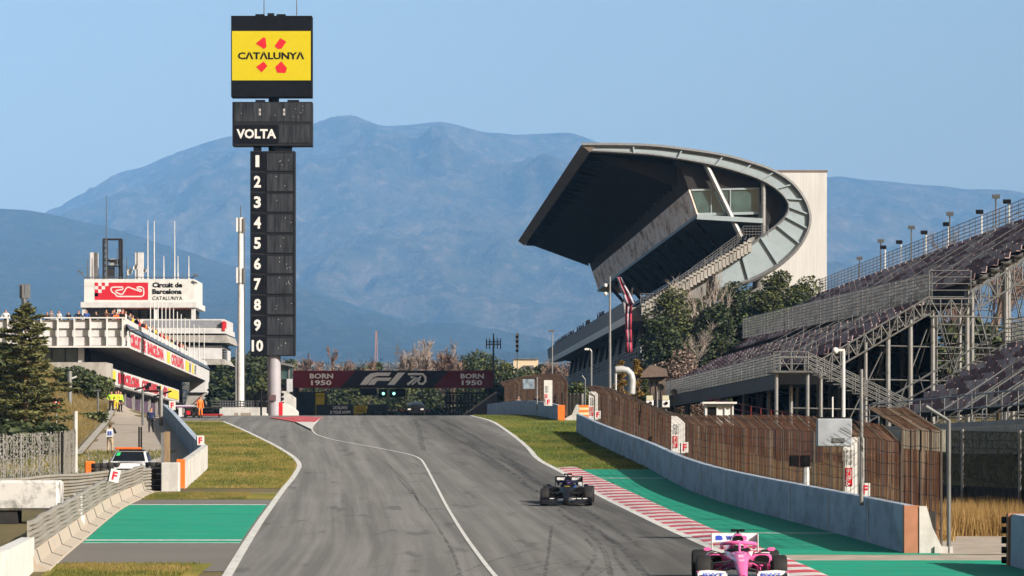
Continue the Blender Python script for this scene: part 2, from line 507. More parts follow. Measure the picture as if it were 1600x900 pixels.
# service road on the left
RDL = lambda y: -25.5-(y-228)*.0857 + .3 if y > 214 else -24.3+(214-y)*.06
sheet('service_road', RDL, lambda y: LWX(y)+.1 if y > LW[0].y else LW[0].x, 160, 420, .03, PAVE, 10, extra=True)
sheet('kerb_edging', lambda y: RDL(y)-.45, lambda y: RDL(y), 214, 330, .16, CONC, 1, extra=True)
# right: concrete access path beside the dry grass
sheet('access_path', lambda y: WB(104)+.9 if y < 106 else WB(y)+1.6, lambda y: 16.8-(y-97)*.03, bare1+.2, 150, .014, PAVE, 4)

def ribbon(name, pts, w, dz, m, kind='structure'):
    """a flat band of width w laid along ground points"""
    mb = MB(); n = len(pts)
    L = []; Rr = []
    for i, p in enumerate(pts):
        d = pts[min(i+1, n-1)] - pts[max(i-1, 0)]; d.z = 0; d.normalize()
        s = Vector((-d.y, d.x, 0))*w/2 if not callable(w) else Vector((-d.y, d.x, 0))*w(i/(n-1))/2
        for lst, q in ((L, p+s), (Rr, p-s)):
            lst.append(Vector((q.x, q.y, zp(q.y)+dz)))
    mb.strip(L, Rr)
    return mb.build(name, m, kind=kind)

def dense(pts, step=2.0):
    """smooth chain through ground points"""
    out = []
    n = len(pts)
    for i in range(n-1):
        p0, p1, p2, p3 = pts[max(i-1, 0)], pts[i], pts[i+1], pts[min(i+2, n-1)]
        k = max(2, int((p2-p1).length/step))
        for j in range(k):
            t = j/k
            q = .5*((2*p1) + (p2-p0)*t + (2*p0-5*p1+4*p2-p3)*t*t + (3*p1-p0-3*p2+p3)*t**3)
            out.append(Vector((q.x, q.y, zp(q.y))))
    out.append(pts[-1].copy())
    return out
ys = list(np.arange(62, 400, 2.0))
# right edge line sits inside the kerb, left edge line along the turf
ribbon('painted_line', [Vector((RE(y)-.1, y, 0)) for y in ys], .28, .016, LINEW)
ribbon('painted_line', [Vector((LE(y)+.05, y, 0)) for y in ys if y < 306], .24, .022, LINEW)
mid = [(775, 902), (757, 880), (730, 843), (700, 795), (680, 757), (664, 727), (656, 717), (640, 710.5), (600, 702), (560, 694.5), (520, 687), (497, 680), (489, 674), (488, 668), (494, 660), (500, 654)]
ribbon('painted_line', dense([G(*p) for p in mid]), .115, .016, LINEW)
# white triangle and red kerb apron at the pit exit nose
def patch(name, px, dz, m, kind='structure'):
    q = [G(*p) for p in px]
    mb = MB(); mb.add([(p.x, p.y, p.z+dz) for p in q], [tuple(range(len(q)))])
    return mb.build(name, m, kind=kind)
REDK = mat('faded_red_kerb_paint', (.42, .04, .05), .6, var=.2, scale=2, dirt=(.5, .3, .28), dirt_amt=.5)
patch('painted_nose', [(462, 661), (492, 661.5), (502, 653.5), (488, 668), (489, 674)], .10, LINEW)
patch('red_kerb', [(420, 653.5), (440, 656.5), (464, 661), (492, 661.5), (505, 653), (470, 651.2)], .06, REDK)

# red and white kerb, a low ramp with a rounded back
def kerbmat():
    m, t, b = NT('red_white_kerb')
    sep = nd(t, 'ShaderNodeSeparateXYZ'); tc = nd(t, 'ShaderNodeTexCoord'); t.links.new(tc.outputs['Object'], sep.inputs[0])
    f = math_(t, 'FRACT', math_(t, 'MULTIPLY', math_(t, 'ADD', sep.outputs[1], math_(t, 'MULTIPLY', sep.outputs[0], .1)), 1/3.1))
    fac = math_(t, 'GREATER_THAN', f, .5)
    n = noise(t, coords(t, 'Object'), 2.2, 6)
    c = mixc(t, fac, ramp(t, n, [(.3, (.5, .49, .47)), (.7, (.66, .65, .63))]), ramp(t, n, [(.3, (.45, .014, .025)), (.7, (.58, .035, .045))]))
    wear = ramp(t, noise(t, coords(t, 'Object', (2, .1, 1)), 1.2, 6), [(.5, 0.0), (.75, 1.0)])
    c = mixc(t, math_(t, 'MULTIPLY', wear, .3), c, (.16, .12, .12))
    t.links.new(c, b.inputs['Base Color']); b.inputs['Roughness'].default_value = .55
    return m
def kerb():
    mb = MB(); rows = [y for y in zgrid(62, dep(731))]
    prof = [(0, .012), (.15, .03), (.5, .055), (.8, .065), (.95, .05), (1, .011)]
    for y in rows:
        a = RE(y)+.03; c = KR(y)
        for u, h in prof:
            mb.v.append((a+(c-a)*u, y, zp(y)+h))
    n = len(prof)
    for i in range(len(rows)-1):
        for k in range(n-1):
            mb.f.append((i*n+k, i*n+k+1, (i+1)*n+k+1, (i+1)*n+k)); mb.m.append(0)
    mb.build('kerb', kerbmat(), kind='structure')
kerb()
# tyre marks and joints in the asphalt
def rubber():
    m, t, b = NT('rubber_mark')
    b.inputs['Base Color'].default_value = (.035, .034, .033, 1); b.inputs['Roughness'].default_value = .7
    n = noise(t, coords(t, 'Object', (3, .35, 1)), 1.6, 6, .65)
    t.links.new(ramp(t, n, [(.38, 0.0), (.68, .5)]), b.inputs['Alpha'])
    return m
RUB = rubber()
for k, (pts, w) in enumerate([
    ([(1010, 900), (985, 870), (965, 850), (935, 832), (905, 818), (880, 806)], .22),
    ([(955, 905), (950, 880), (940, 855), (915, 830), (885, 808), (872, 796)], .16),
    ([(850, 905), (856, 870), (860, 840), (862, 822)], .10),
    ([(820, 892), (870, 880), (940, 874), (1000, 868)], .10),
    ([(800, 888), (845, 878), (905, 872)], .09),
    ([(838, 899), (870, 891)], .12), ([(886, 884), (902, 877)], .14),
    ([(1000, 832), (1040, 832), (1068, 832)], .25),
    ([(700, 905), (760, 880), (830, 860), (900, 848)], .07), ([(560, 890), (640, 878), (720, 870)], .06), ([(905, 905), (925, 880), (930, 860), (915, 842)], .12),
    ([(985, 902), (972, 885), (962, 868), (958, 852)], .12), ([(930, 900), (960, 884), (1005, 880)], .08), ([(620, 745), (660, 790), (700, 850), (722, 905)], .10), ([(600, 720), (640, 760), (660, 800)], .10),
    ([(790, 740), (850, 775), (915, 815), (960, 850)], .18), ([(815, 735), (880, 775), (950, 820), (1010, 862)], .22), ([(730, 690), (800, 728), (860, 768)], .3),
    ([(648, 655), (655, 672), (658, 690), (662, 705)], .35), ([(665, 655), (690, 672), (720, 690), (760, 712), (800, 740), (840, 770)], .3),
    ([(690, 655), (730, 676), (775, 704), (820, 735)], .35)]):
    ribbon('tyre_mark', dense([G(*p) for p in pts], 1.0), w, .011, RUB)

# ------------------------------------------------------------------ grass blades
def blades(name, area, n, h, m, w=.03, kind='stuff', seed=1, lean=.35, label=None):
    """area(rng) -> x, y, z of a blade foot"""
    rg = random.Random(seed)
    V = np.zeros((n*3, 3), np.float32)
    for i in range(n):
        x, y, z = area(rg)
        if rg.random() < .06: x += rg.uniform(-.35, .35)
        a = rg.uniform(0, math.pi); hh = h*rg.uniform(.45, 1.15); l = lean*hh
        dx, dy = math.cos(a)*w/2, math.sin(a)*w/2*.3
        V[i*3] = (x-dx, y-dy, z); V[i*3+1] = (x+dx, y+dy, z)
        V[i*3+2] = (x+rg.uniform(-l, l), y+rg.uniform(-l, l), z+hh)
    me = bpy.data.meshes.new(name)
    me.vertices.add(n*3); me.vertices.foreach_set('co', V.ravel())
    me.loops.add(n*3); me.loops.foreach_set('vertex_index', np.arange(n*3, dtype=np.int32))
    me.polygons.add(n); me.polygons.foreach_set('loop_start', np.arange(0, n*3, 3, dtype=np.int32))
    me.update(calc_edges=True); me.materials.append(m)
    o = bpy.data.objects.new(name, me); COL.objects.link(o)
    return tag(o, label, 'grass', None, kind)

GR_L = leafmat('dry_grass_blades', (.055, .085, .012), (.17, .165, .03), (.34, .23, .085), .3, .3)
GR_R = leafmat('green_grass_blades', (.045, .08, .01), (.12, .155, .022), (.25, .21, .05), .3, .3)
GR_D = leafmat('straw_blades', (.15, .085, .025), (.30, .18, .055), (.46, .31, .12), .3)
def ar(xl, xr, y0, y1, dz=.01, ext=False):
    def f(rg):
        y = rg.uniform(y0, y1); x = rg.uniform(xl(y), xr(y))
        return x, y, (gz(x, y) if ext else zp(y))+dz
    return f
blades('grass', ar(LWX, lambda y: LE(y)-.15, LW[0].y, 300), 26000, .09, GR_L, .05, seed=2, label='mown yellowing grass verge beside the pit lane exit')
blades('grass', ar(RE, lambda y: WB(y) if y < 268 else WB(268)+(y-268)*.06, gr1, 360), 26000, .09, GR_R, .05, seed=3, label='short green grass verge between track and right wall')
blades('grass', ar(lambda y: LB(y)+.1, lambda y: LE(y)-1-(92-y)*.02, 70, dep(881.5)), 22000, .08, GR_L, .03, seed=4, label='grass strip below the left green run-off')
blades('grass', ar(LB, lambda y: LE(y)-1.2, dep(781), dep(770.5)), 9000, .08, GR_L, .04, seed=5, label='thin grass strip above the left green run-off')
# ------------------------------------------------------------------ lettering
def textmesh(s, bold=0.0, res=2, shear=0.0):
    """flat outline of a string as (verts2d, faces), its size normalised to 0..1 by its own height"""
    cu = bpy.data.curves.new('lettering', 'FONT'); cu.body = s; cu.resolution_u = res
    cu.offset = bold; cu.fill_mode = 'BOTH'; cu.align_x = 'LEFT'; cu.shear = shear
    o = bpy.data.objects.new('lettering', cu); COL.objects.link(o)
    dg = bpy.context.evaluated_depsgraph_get()
    me = bpy.data.meshes.new_from_object(o.evaluated_get(dg))
    v = [(p.co.x, p.co.y) for p in me.vertices]; f = [tuple(p.vertices) for p in me.polygons]
    bpy.data.objects.remove(o); bpy.data.curves.remove(cu); bpy.data.meshes.remove(me)
    return v, f
def text(mb, s, o, ux, uy, w, h, bold=.02, m=None, shear=0.0):
    """string s filling the rectangle o + [0,w]ux + [0,h]uy"""
    v, f = textmesh(s, bold, shear=shear)
    x0 = min(a for a, b in v); x1 = max(a for a, b in v); y0 = min(b for a, b in v); y1 = max(b for a, b in v)
    o, ux, uy = Vector(o), Vector(ux).normalized(), Vector(uy).normalized()
    mb.add([o + ux*((a-x0)/(x1-x0)*w) + uy*((b-y0)/(y1-y0)*h) for a, b in v], f, m)
    return mb
def rect(mb, o, ux, uy, w, h, m=None):
    o, ux, uy = Vector(o), Vector(ux).normalized(), Vector(uy).normalized()
    return mb.add([o, o+ux*w, o+ux*w+uy*h, o+uy*h], [(0, 1, 2, 3)], m)
def stroke(mb, pts, w, o, ux, uy, m=None, closed=False):
    """flat mitred line through 2d points"""
    o, ux, uy = Vector(o), Vector(ux), Vector(uy)
    n = len(pts); L = []; Q = []
    for i in range(n):
        a = pts[(i-1) % n] if closed or i > 0 else pts[i]; c = pts[(i+1) % n] if closed or i < n-1 else pts[i]
        dx, dy = c[0]-a[0], c[1]-a[1]; l = math.hypot(dx, dy) or 1
        nx, ny = -dy/l*w/2, dx/l*w/2
        L.append(o+ux*(pts[i][0]+nx)+uy*(pts[i][1]+ny)); Q.append(o+ux*(pts[i][0]-nx)+uy*(pts[i][1]-ny))
    if closed: L.append(L[0]); Q.append(Q[0])
    return mb.strip(L, Q, m)
XA, YA, ZA = Vector((1, 0, 0)), Vector((0, 1, 0)), Vector((0, 0, 1))

TRACKMAP = [(.0, .62), (.02, .74), (.08, .80), (.36, .80), (.37, .70), (.34, .62), (.20, .57), (.14, .50), (.16, .42), (.24, .33), (.30, .27), (.36, .30), (.40, .45), (.47, .72), (.52, .80), (.56, .78), (.90, .48), (.93, .52), (.92, .60), (.80, .70), (.79, .78), (.84, .82), (.93, .80), (.99, .70), (1.0, .35), (.98, .18), (.92, .12), (.25, .12), (.17, .16), (.15, .28), (.05, .42)]
def circuit_logo(mb, o, ux, uy, w, h, mred, mwhite):
    """red panel with a white chequer corner and the white outline of the circuit"""
    ux, uy = Vector(ux).normalized(), Vector(uy).normalized(); o = Vector(o)
    nrm = ux.cross(uy)
    rect(mb, o, ux, uy, w, h, mred)
    q = h/5
    for i, j in ((1, 4), (3, 4), (0, 3), (2, 3), (1, 2), (0, 1), (1, 3) if False else (0, 1)):
        rect(mb, o+ux*(i*q)+uy*(j*q)+nrm*.006, ux, uy, q, q, mwhite)
    pts = [(.30*w + x*.62*w, .1*h + y*.8*h) for x, y in TRACKMAP]
    stroke(mb, pts, .055*h*1.35, o+nrm*.006, ux, uy, mwhite, True)
# ------------------------------------------------------------------ right-hand walls and debris fence
BLUEW = mat('scuffed_blue_shade_wall', (.36, .44, .54), .85, spec=0, var=.08, scale=.7, bump=.1, dirt=(.16, .17, .19), dirt_amt=.42, dirt_scale=1.6, dirt_stretch=(1, .35, .8))  # white wall; the sky-blue shade on its face is mixed into the colour
TERRA = mat('faded_orange_paint', (.36, .17, .105), .65, var=.15)
def wallbody(mb, xf, y0, y1, h, t=.34, m=0, step=2.0, batter=.06, top=1):
    """track wall: xf(y) is its face on the track side, it thickens away from the track"""
    ysl = [y0] + [y for y in np.arange(math.ceil(y0), y1, step)] + [y1]
    rings = []
    for y in ysl:
        x = xf(y); z = zp(y)
        hh = h(y) if callable(h) else h
        rings.append([Vector((x, y, z-.15)), Vector((x+.02, y, z+hh-.05)), Vector((x+.05, y, z+hh)), Vector((x+t-.03, y, z+hh)), Vector((x+t, y, z+hh-.04)), Vector((x+t+batter, y, z-.15))])
    mb.loft(rings, m)
    return mb
t = thing('track_wall', 'long white concrete wall curving along the right of the track, scuffed and shaded on its track side', 'wall', (WB(104), 104, zp(104)))
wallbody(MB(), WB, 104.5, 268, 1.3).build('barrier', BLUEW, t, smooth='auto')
mb = MB(); x, z = WB(104), zp(104)
mb.box((x+.19, 104.3, z+.62), (.40, .5, 1.36)); mb.build('end_post', TERRA, t)
mb = MB(); mb.prism([(0, 0), (.75, 0), (.62, .18), (.36, .72), (.2, 1.3), (0, 1.3)], (x+.395, 104.02, z-.02), XA, ZA, (0, .5, 0)); mb.build('end_buttress', WHITEC, t)
mb = MB(); mb.box((x+1.05, 104.2, z+.07), (.5, .5, .24)); mb.build('foot_block', WHITEC, t)
mb = MB()
for yy in np.arange(112, 266, 9.5):
    mb.box((WB(yy)-.004, yy, zp(yy)+.63), (.02, .06, 1.26))
mb.build('joint_strip', mat('pale_joint', (.6, .6, .6), .7), t)

# a second wall nearer the camera, only its end in view
t = thing('track_wall', 'short end of a white wall with orange end post at the bottom right corner', 'wall', P(1585, 885, 96))
a = G(1576, 884) - XA*.36
f2 = lambda y: a.x + .35 - (y-a.y)*.03
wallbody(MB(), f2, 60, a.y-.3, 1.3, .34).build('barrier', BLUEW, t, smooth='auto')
MB().box((a.x+.53, a.y-.1, zp(a.y)+.63), (.44, .4, 1.36)).build('end_post', TERRA, t)
mb = MB()
for k in range(5): mb.tube((a.x+.2, a.y+.12, zp(a.y)+.14+.25*k), (a.x+.8, a.y+.12, zp(a.y)+.14+.25*k), .085, n=8)
mb.build('rubber_buffer', TYRE, t)

# far wall on the crest
FW = curve([Vector((3.75, 308, 0)), Vector((2.9, 322, 0)), Vector((1.5, 345, 0)), Vector((-.9, 385, 0)), Vector((-3, 420, 0))])
t = thing('track_wall', 'curved white wall standing on the grass crest in front of the far brown fence', 'wall', (FW(308), 308, zp(308)))
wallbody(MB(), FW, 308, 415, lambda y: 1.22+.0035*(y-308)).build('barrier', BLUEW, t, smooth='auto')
MB().box((FW(308)+.2, 307.8, zp(308)+.6), (.55, .5, 1.3)).build('end_post', ORANGE, t)
MB().prism([(0, 0), (1.7, 0), (1.5, .15), (1.2, 1.3), (.9, 1.3), (.55, .5), (0, .2)], (FW(308)+.5, 307.9, zp(308)-.02), XA, ZA, (0, .5, 0)).build('end_buttress', WHITEC, t)

# --- debris fences
def rustmat():
    m, t, b = NT('rusty_fence_screen')
    tc = nd(t, 'ShaderNodeTexCoord'); sp = nd(t, 'ShaderNodeSeparateXYZ'); t.links.new(tc.outputs['UV'], sp.inputs[0])
    v = coords(t, 'UV', (.45, .25, 1))
    n1 = noise(t, v, 2.2, 6, .7)
    v2 = coords(t, 'UV', (1.6, .12, 1)); n2 = noise(t, v2, 2.4, 5, .6)
    c = ramp(t, n2, [(.28, (.022, .012, .009)), (.45, (.062, .030, .02)), (.58, (.11, .058, .038)), (.75, (.21, .13, .09))])
    # rust runs lighter and more orange towards the foot, where the stain has collected
    low = ramp(t, math_(t, 'ADD', sp.outputs[1], math_(t, 'MULTIPLY', n1, .9)), [(.35, 1.0), (1.25, 0.0)])
    c = mixc(t, math_(t, 'MULTIPLY', low, .75), c, (.27, .13, .06))
    pale = ramp(t, noise(t, coords(t, 'UV', (.22, .1, 1)), 1.5, 4), [(.58, 0.0), (.72, 1.0)])
    c = mixc(t, math_(t, 'MULTIPLY', pale, .45), c, (.42, .33, .24))
    t.links.new(c, b.inputs['Base Color']); b.inputs['Roughness'].default_value = .9; b.inputs['Specular IOR Level'].default_value = 0
    return m
RUST = rustmat()
MESHM = mat('fence_wire', (.03, .027, .024), .7, var=.3)
def debris_fence(t, xf, y0, y1, h0, h, post_step, lean=.55, screen=True, wires=9, vert=1.2, label=None, bright=None):
    """posts bent towards the track at the top, a rusty screen and wire cables"""
    ysl = list(np.arange(y0, y1+.01, post_step))
    H = h if callable(h) else (lambda y: h)
    for y in ysl:
        x = xf(y); z = zp(y); hh = H(y)
        MB().path([(x, y, z), (x, y, z+hh*.84), (x-lean, y-.15, z+hh)], .04, 5).build('post', mat('rusty_post', (.085, .07, .06), .8, spec=0), t)
    mb = MB(); uv = []
    fine = np.linspace(y0, y1, max(3, int((y1-y0)/1.5)))
    if screen:
        rg = random.Random(int(y0))
        y = y0; w = .0058*screen
        while y < y1:
            x = xf(y)+.03; z = zp(y); hh = H(y)
            n0 = len(mb.v)
            for u, dx in ((h0, 0), (hh*.84, 0), (hh, -lean)):
                mb.v += [(x+dx-w, y-w, z+u), (x+dx+w, y-w, z+u), (x+dx, y+w*1.2, z+u)]
                uv += [(y, u-h0)]*3
            for k in range(2):
                a = n0+3*k
                for i, j in ((0, 1), (1, 2), (2, 0)): mb.f.append((a+i, a+j, a+3+j, a+3+i)); mb.m.append(0)
            y += .105*rg.uniform(.8, 1.2)*(2.4 if rg.random() < .16 else 1)
        mb.build('screen', RUST, t, uv=uv)
    mb = MB()
    for k in range(wires):
        u = (k+.5)/wires
        pts = [(xf(y)-.02-(lean*max(0, (u-.84)/.16)), y, zp(y)+h0+(H(y)-h0)*u + .03*math.sin(y*1.3+k)) for y in fine]
        mb.path(pts, .010, 3, cap=False)
    if vert:
        for y in np.arange(y0, y1, vert):
            mb.path([(xf(y)-.02, y, zp(y)+h0), (xf(y)-.02, y, zp(y)+h0+(H(y)-h0)*.84), (xf(y)-.02-lean, y, zp(y)+H(y))], .012, 3, cap=False)
    mb.build('wire_mesh', MESHM, t)
FX = lambda y: WB(y) + .95
t = thing('debris_fence', 'long rusty brown debris fence with bent tops standing behind the right wall', 'fence', (FX(112), 112, zp(112)))
debris_fence(t, FX, 112, 262, .35, lambda y: 3.35+.25*math.sin(y*.06), 4.0, .6)
t = thing('debris_fence', 'tall end bay of debris fence with overhanging top beside the access path', 'fence', (FX(104)+.2, 104, zp(104)))
FX2 = lambda y: FX(y)+.12
mb = MB()
debris_fence(t, FX2, 104.6, 112.6, .4, 3.95, 2.0, 1.0, screen=1.0, wires=8, vert=1.0)
z = zp(104)
MB().path([(FX2(104)+.12, 104, z), (FX2(104)+.12, 104, z+3.6), (FX2(104)-.5, 104, z+3.98)], .06, 8).build('end_post', STEELD, t)
debrismb = MB()
for y in np.linspace(104.6, 112.6, 3): debrismb.bar((FX2(y)-.02, y, z+2.75), (FX2(y)-.02, y, z+2.7), .1, .1)
# lower rusty part of the end bay
def rust_strip(t, pts, z0, z1):
    mb = MB(); uv = []; L = 0
    for i, (x, y, z) in enumerate(pts):
        if i: L += math.hypot(x-pts[i-1][0], y-pts[i-1][1])
        for u in (0, .5, 1): mb.v.append((x, y, z+z0+(z1-z0)*u)); uv.append((L, u*(z1-z0)))
    for i in range(len(pts)-1):
        for k in range(2):
            j = i*3+k; mb.f.append((j, j+1, j+4, j+3)); mb.m.append(0)
    mb.build('screen', RUST, t, uv=uv)
GREYNET = mat('grey_green_netting', (.2, .2, .17), .8, var=.25, scale=6)
mb = MB()
for y in np.linspace(104.3, 112.4, 28):
    mb.tube((FX2(y)+.05, y, zp(y)+2.75), (FX2(y)+.05, y, zp(y)+3.35), .035, n=3)
mb.build('upper_netting', GREYNET, t)
# short rail posts beside the wall end
for k, (px, ptop) in enumerate([(1441, 793), (1458, 797)]):
    q = G(px, 856+k*8); 
    MB().box((q.x, q.y, q.z+.55), (.14, .1, 1.15)).build('guard_post', STEELD, None, label=f'short grey steel post beside the wall end, {"nearer the wall" if k == 0 else "nearer the tall fence post"}', cat='post', group='posts at the wall end', origin=q)

t = thing('debris_fence', 'far brown debris fence behind the curved wall on the crest', 'fence', (FW(315)+1, 315, zp(315)))
debris_fence(t, lambda y: FW(y)+1.0, 312, 400, .3, 3.7, 5.0, .5, screen=.8)
q = P(877, 655, 306)
MB().path([(FW(308)+2.1, 307.6, zp(308)), (FW(308)+2.1, 307.6, zp(308)+3.3), (FW(308)+1.85, 307.6, zp(308)+3.6)], .07, 6).build('end_post', STEELD, t)

# dark netted fence behind the dry grass
t = thing('mesh_fence', 'dark netted fence with black tarpaulin at its foot behind the tall dry grass', 'fence', P(1490, 800, 130))
fA, fB = Vector((13.6, 134, zp(134))), Vector((20.6, 115.5, zp(115.5)))
mb = MB(); mb.strip([fA+ZA*.0+YA*.05, fB+YA*.05], [fA+ZA*1.25+YA*.05, fB+ZA*1.25+YA*.05]); mb.build('tarpaulin', mat('black_tarpaulin', (.03, .032, .033), .7, var=.4, stretch=(3, 3, .3)), t)
def netmat(name, col, fill):
    m, t, b = NT(name)
    v = coords(t, 'Object', (1, 1, 1))
    c = ramp(t, noise(t, v, 1.3, 6, .7), [(.3, tuple(x*.5 for x in col)), (.7, col)])
    t.links.new(c, b.inputs['Base Color']); b.inputs['Roughness'].default_value = .9; b.inputs['Specular IOR Level'].default_value = 0
    t.links.new(math_(t, 'ADD', fill, math_(t, 'MULTIPLY', math_(t, 'GREATER_THAN', noise(t, v, 9, 2), .53), 1-fill)), b.inputs['Alpha'])
    return m
NET = netmat('olive_netting', (.17, .16, .11), .55)
mb = MB(); mb.strip([fA+ZA*1.25, fB+ZA*1.25], [fA+ZA*3.1, fB+ZA*3.1]); mb.build('netting', NET, t)
mb = MB()
for k in range(12): mb.tube(fA+ZA*(.1+.27*k), fB+ZA*(.1+.27*k), .012, n=3)
for k in range(42):
    q = fA.lerp(fB, k/41); mb.tube(q, q+ZA*3.1, .01, n=3)
mb.build('wire_mesh', MESHM, t)
for k in (0, .23, .435, .72, 1):
    q = fA.lerp(fB, k); MB().tube(q-YA*.08, q-YA*.08+ZA*3.15, .06, n=6).build('post', STEEL, t)
q = Vector((fA.x+.62*(fB.x-fA.x), 127, zp(127)))
blades('dry_grass', ar(lambda y: 13.4+.12*(126-y)*0+.0*(y), lambda y: 17.3, 117, 127, 0), 9000, .95, GR_D, .035, seed=9, lean=.22, label='tall straw coloured dry grass beside the access path')
blades('dry_grass', ar(lambda y: FX(y)+.3, lambda y: FX(y)+1.8, 113, 260, 0), 16000, .75, GR_D, .05, seed=10, lean=.3, label='dry straw grass behind the rusty debris fence')

# ---- white banners hung on the fences, flag letter boards
def banner(px, py0, py1, wpx, d, label, xoff=0):
    """upright white panel with the circuit logo and its name running up it"""
    o = P(px, py1, d); w = wpx*d/F; h = (py1-py0)*d/F
    t = thing('banner', label, 'banner', o, 'white circuit banners on the fences')
    MB().box((o.x+w/2, o.y+.04, o.z+h/2), (w, .05, h)).build('panel', WHITE, t)
    mb = MB(); q = o + Vector((w*.12, -.0, 0)) - YA*.004
    circuit_logo(mb, q+XA*(w*.30)+ZA*(h*.14), ZA, -XA, h*.32, w*.34, 0, 1)
    for v in mb.v: pass
    mb.build('logo', [REDP, WHITE], t)
    mb = MB(); text(mb, 'Circuit de', q+XA*(w*.12)+ZA*(h*.52)-YA*.012, ZA, -XA, h*.26, w*.13)
    text(mb, 'Barcelona', q+XA*(w*.28)+ZA*(h*.52)-YA*.012, ZA, -XA, h*.26, w*.12)
    text(mb, 'CATALUNYA', q+XA*(w*.42)+ZA*(h*.52)-YA*.012, ZA, -XA, h*.26, w*.07, 0)
    mb.build('lettering', DARK, t)
def yfor(px, xf=lambda y: WB(y)+.7):
    """distance at which the wall-side line xf crosses photograph column px"""
    lo, hi = 90, 400
    for _ in range(50):
        m = (lo+hi)/2
        if 800+F*xf(m)/m > px: lo = m
        else: hi = m
    return lo
for px, y0, y1, w, lab in ((1318, 683, 772, 33, 'tall white circuit banner on the rusty fence behind the pole with the white box'), (1049, 650, 708, 23, 'white circuit banner on the rusty fence halfway along the wall'), (920, 612, 656, 17, 'small white circuit banner at the far end of the right wall beside the striped board')):
    banner(px, y0, y1, w, yfor(px+w/2)-.3, lab)
banner(850, 594, 634, 13, 312, 'white circuit banner on the far brown fence above the curved wall')

def fboard(c, w, h, label, pole=None, tilt=0, rz=0):
    t = thing('flag_board', label, 'sign', c, 'boards with a red letter F')
    MB().box((0, 0, 0), (w, .05, h)).build('board', WHITE, t)
    t2 = kids(t)[-1]; t2.location = (0, 0, h/2)
    for v in t2.data.vertices: v.co += Vector(c)
    mb = MB(); text(mb, 'F', (c[0]-w*.26, c[1]-.035, c[2]+h*.16), XA, ZA, w*.52, h*.68, .04); mb.build('letter', mat('red_letter', (.55, .02, .05), .5), t)
    MB().box((c[0]-w*.56, c[1]+.03, c[2]+h*.42), (.05, .05, h*.95)).build('bracket', DARK, t)
    t.rotation_euler = (0, tilt, rz)
    return t
for px, py, s, lab in ((1352, 775, 15, 'nearest letter F board on top of the right wall below the pole'), (1070, 707, 12, 'letter F board on the right wall beside the halfway banner'), (934, 654, 9, 'small letter F board at the far end of the right wall'), ):
    d = yfor(px, lambda y: WB(y)+.3)
    fboard(P(px, py, d), s*d/F, s*1.35*d/F, lab)
fboard(P(857, 634, 311), .5, .6, 'tiny letter F board on the far curved wall beside the orange end')

# striped marker board at the far end of the wall
t = thing('marker_board', 'orange and white striped board at the far end of the right wall', 'sign', P(913, 652, 268))
mb = MB(); o = P(905, 652, 267); w = 15*267/F; h = 19*267/F
for k in range(5): mb.box((o.x+w/2, o.y, o.z+h*(k+.5)/5), (w, .08, h/5), m=k % 2)
mb.build('board', [ORANGE, mat('pale_yellow_paint', (.65, .5, .3), .5)], t)
MB().box((o.x+w/2, o.y+.1, o.z-.3), (.1, .1, 1.0)).build('post', STEELD, t)

# ---- poles, boxes and lamps behind the right wall
def pole(mb, px, py0, py1, d, r):
    a, b = P(px, py1, d), P(px, py0, d)
    return mb.tube(a, b, r, r*.8, 8)
d = 112.5
t = thing('equipment_pole', 'tall grey pole carrying a white box on a bracket beside the circuit banner', 'pole', P(1346, 775, d))
mb = MB(); mb.tube(P(1346, 790, d), P(1346, 577, d), .065, .05, 8); mb.build('pole', STEEL, t)
mb = MB(); mb.box(P(1303, 676, d), (1.02, .45, .82)); mb.build('box', mat('blue_shade_box', (.30, .33, .37), .6), t, bevel=.03)  # white box, its bluish shade put into the base colour
mb = MB(); mb.box(P(1309, 688, d)-YA*.24, (.36, .02, .13)); mb.build('label_plate', STEELD, t)
mb = MB(); mb.bar(P(1278, 656, d), P(1334, 656, d), .2, .07); mb.bar(P(1280, 652, d), P(1280, 697, d), .06, .08); mb.path([P(1278, 654, d), P(1325, 654, d), P(1338, 661, d), P(1346, 670, d)], .05, 6); mb.build('bracket', DARK, t)
mb = MB(); mb.tube(P(1301, 652, d), P(1301, 620, d), .025, n=5); mb.build('aerial', WHITE, t)
d = 165
t = thing('camera_pole', 'white pole topped by a domed camera in front of the stand stairs', 'pole', P(1318, 700, d))
MB().tube(P(1318, 720, d), P(1318, 548, d), .08, .07, 8).build('pole', WHITE, t)
MB().bar(P(1306, 547, d), P(1320, 547, d), .1, .1).build('arm', WHITE, t)
MB().ball(P(1305, 548, d), .15, 10).build('camera_dome', WHITE, t, smooth=True)
d = yfor(1260, lambda y: WB(y)+.5)
t = thing('signal_light', 'pair of black signal boxes on a white post behind the right wall', 'signal', P(1260, 757, d))
MB().tube(P(1260, 765, d), P(1260, 728, d), .1, n=8).build('post', WHITE, t)
for px in (1241, 1258): 
    MB().box(P(px, 720, d), (.33, .3, .38)).build('signal_box', DARK, t, bevel=.02)
MB().box(P(1256, 730, d), (.5, .12, .06)).build('bracket', STEEL, t)
d = 262
for k, (px, lab) in enumerate(((1115, 'left one of two white floodlight boxes above the rusty fence'), (1140, 'right one of two white floodlight boxes above the rusty fence'))):
    pass
d = 215
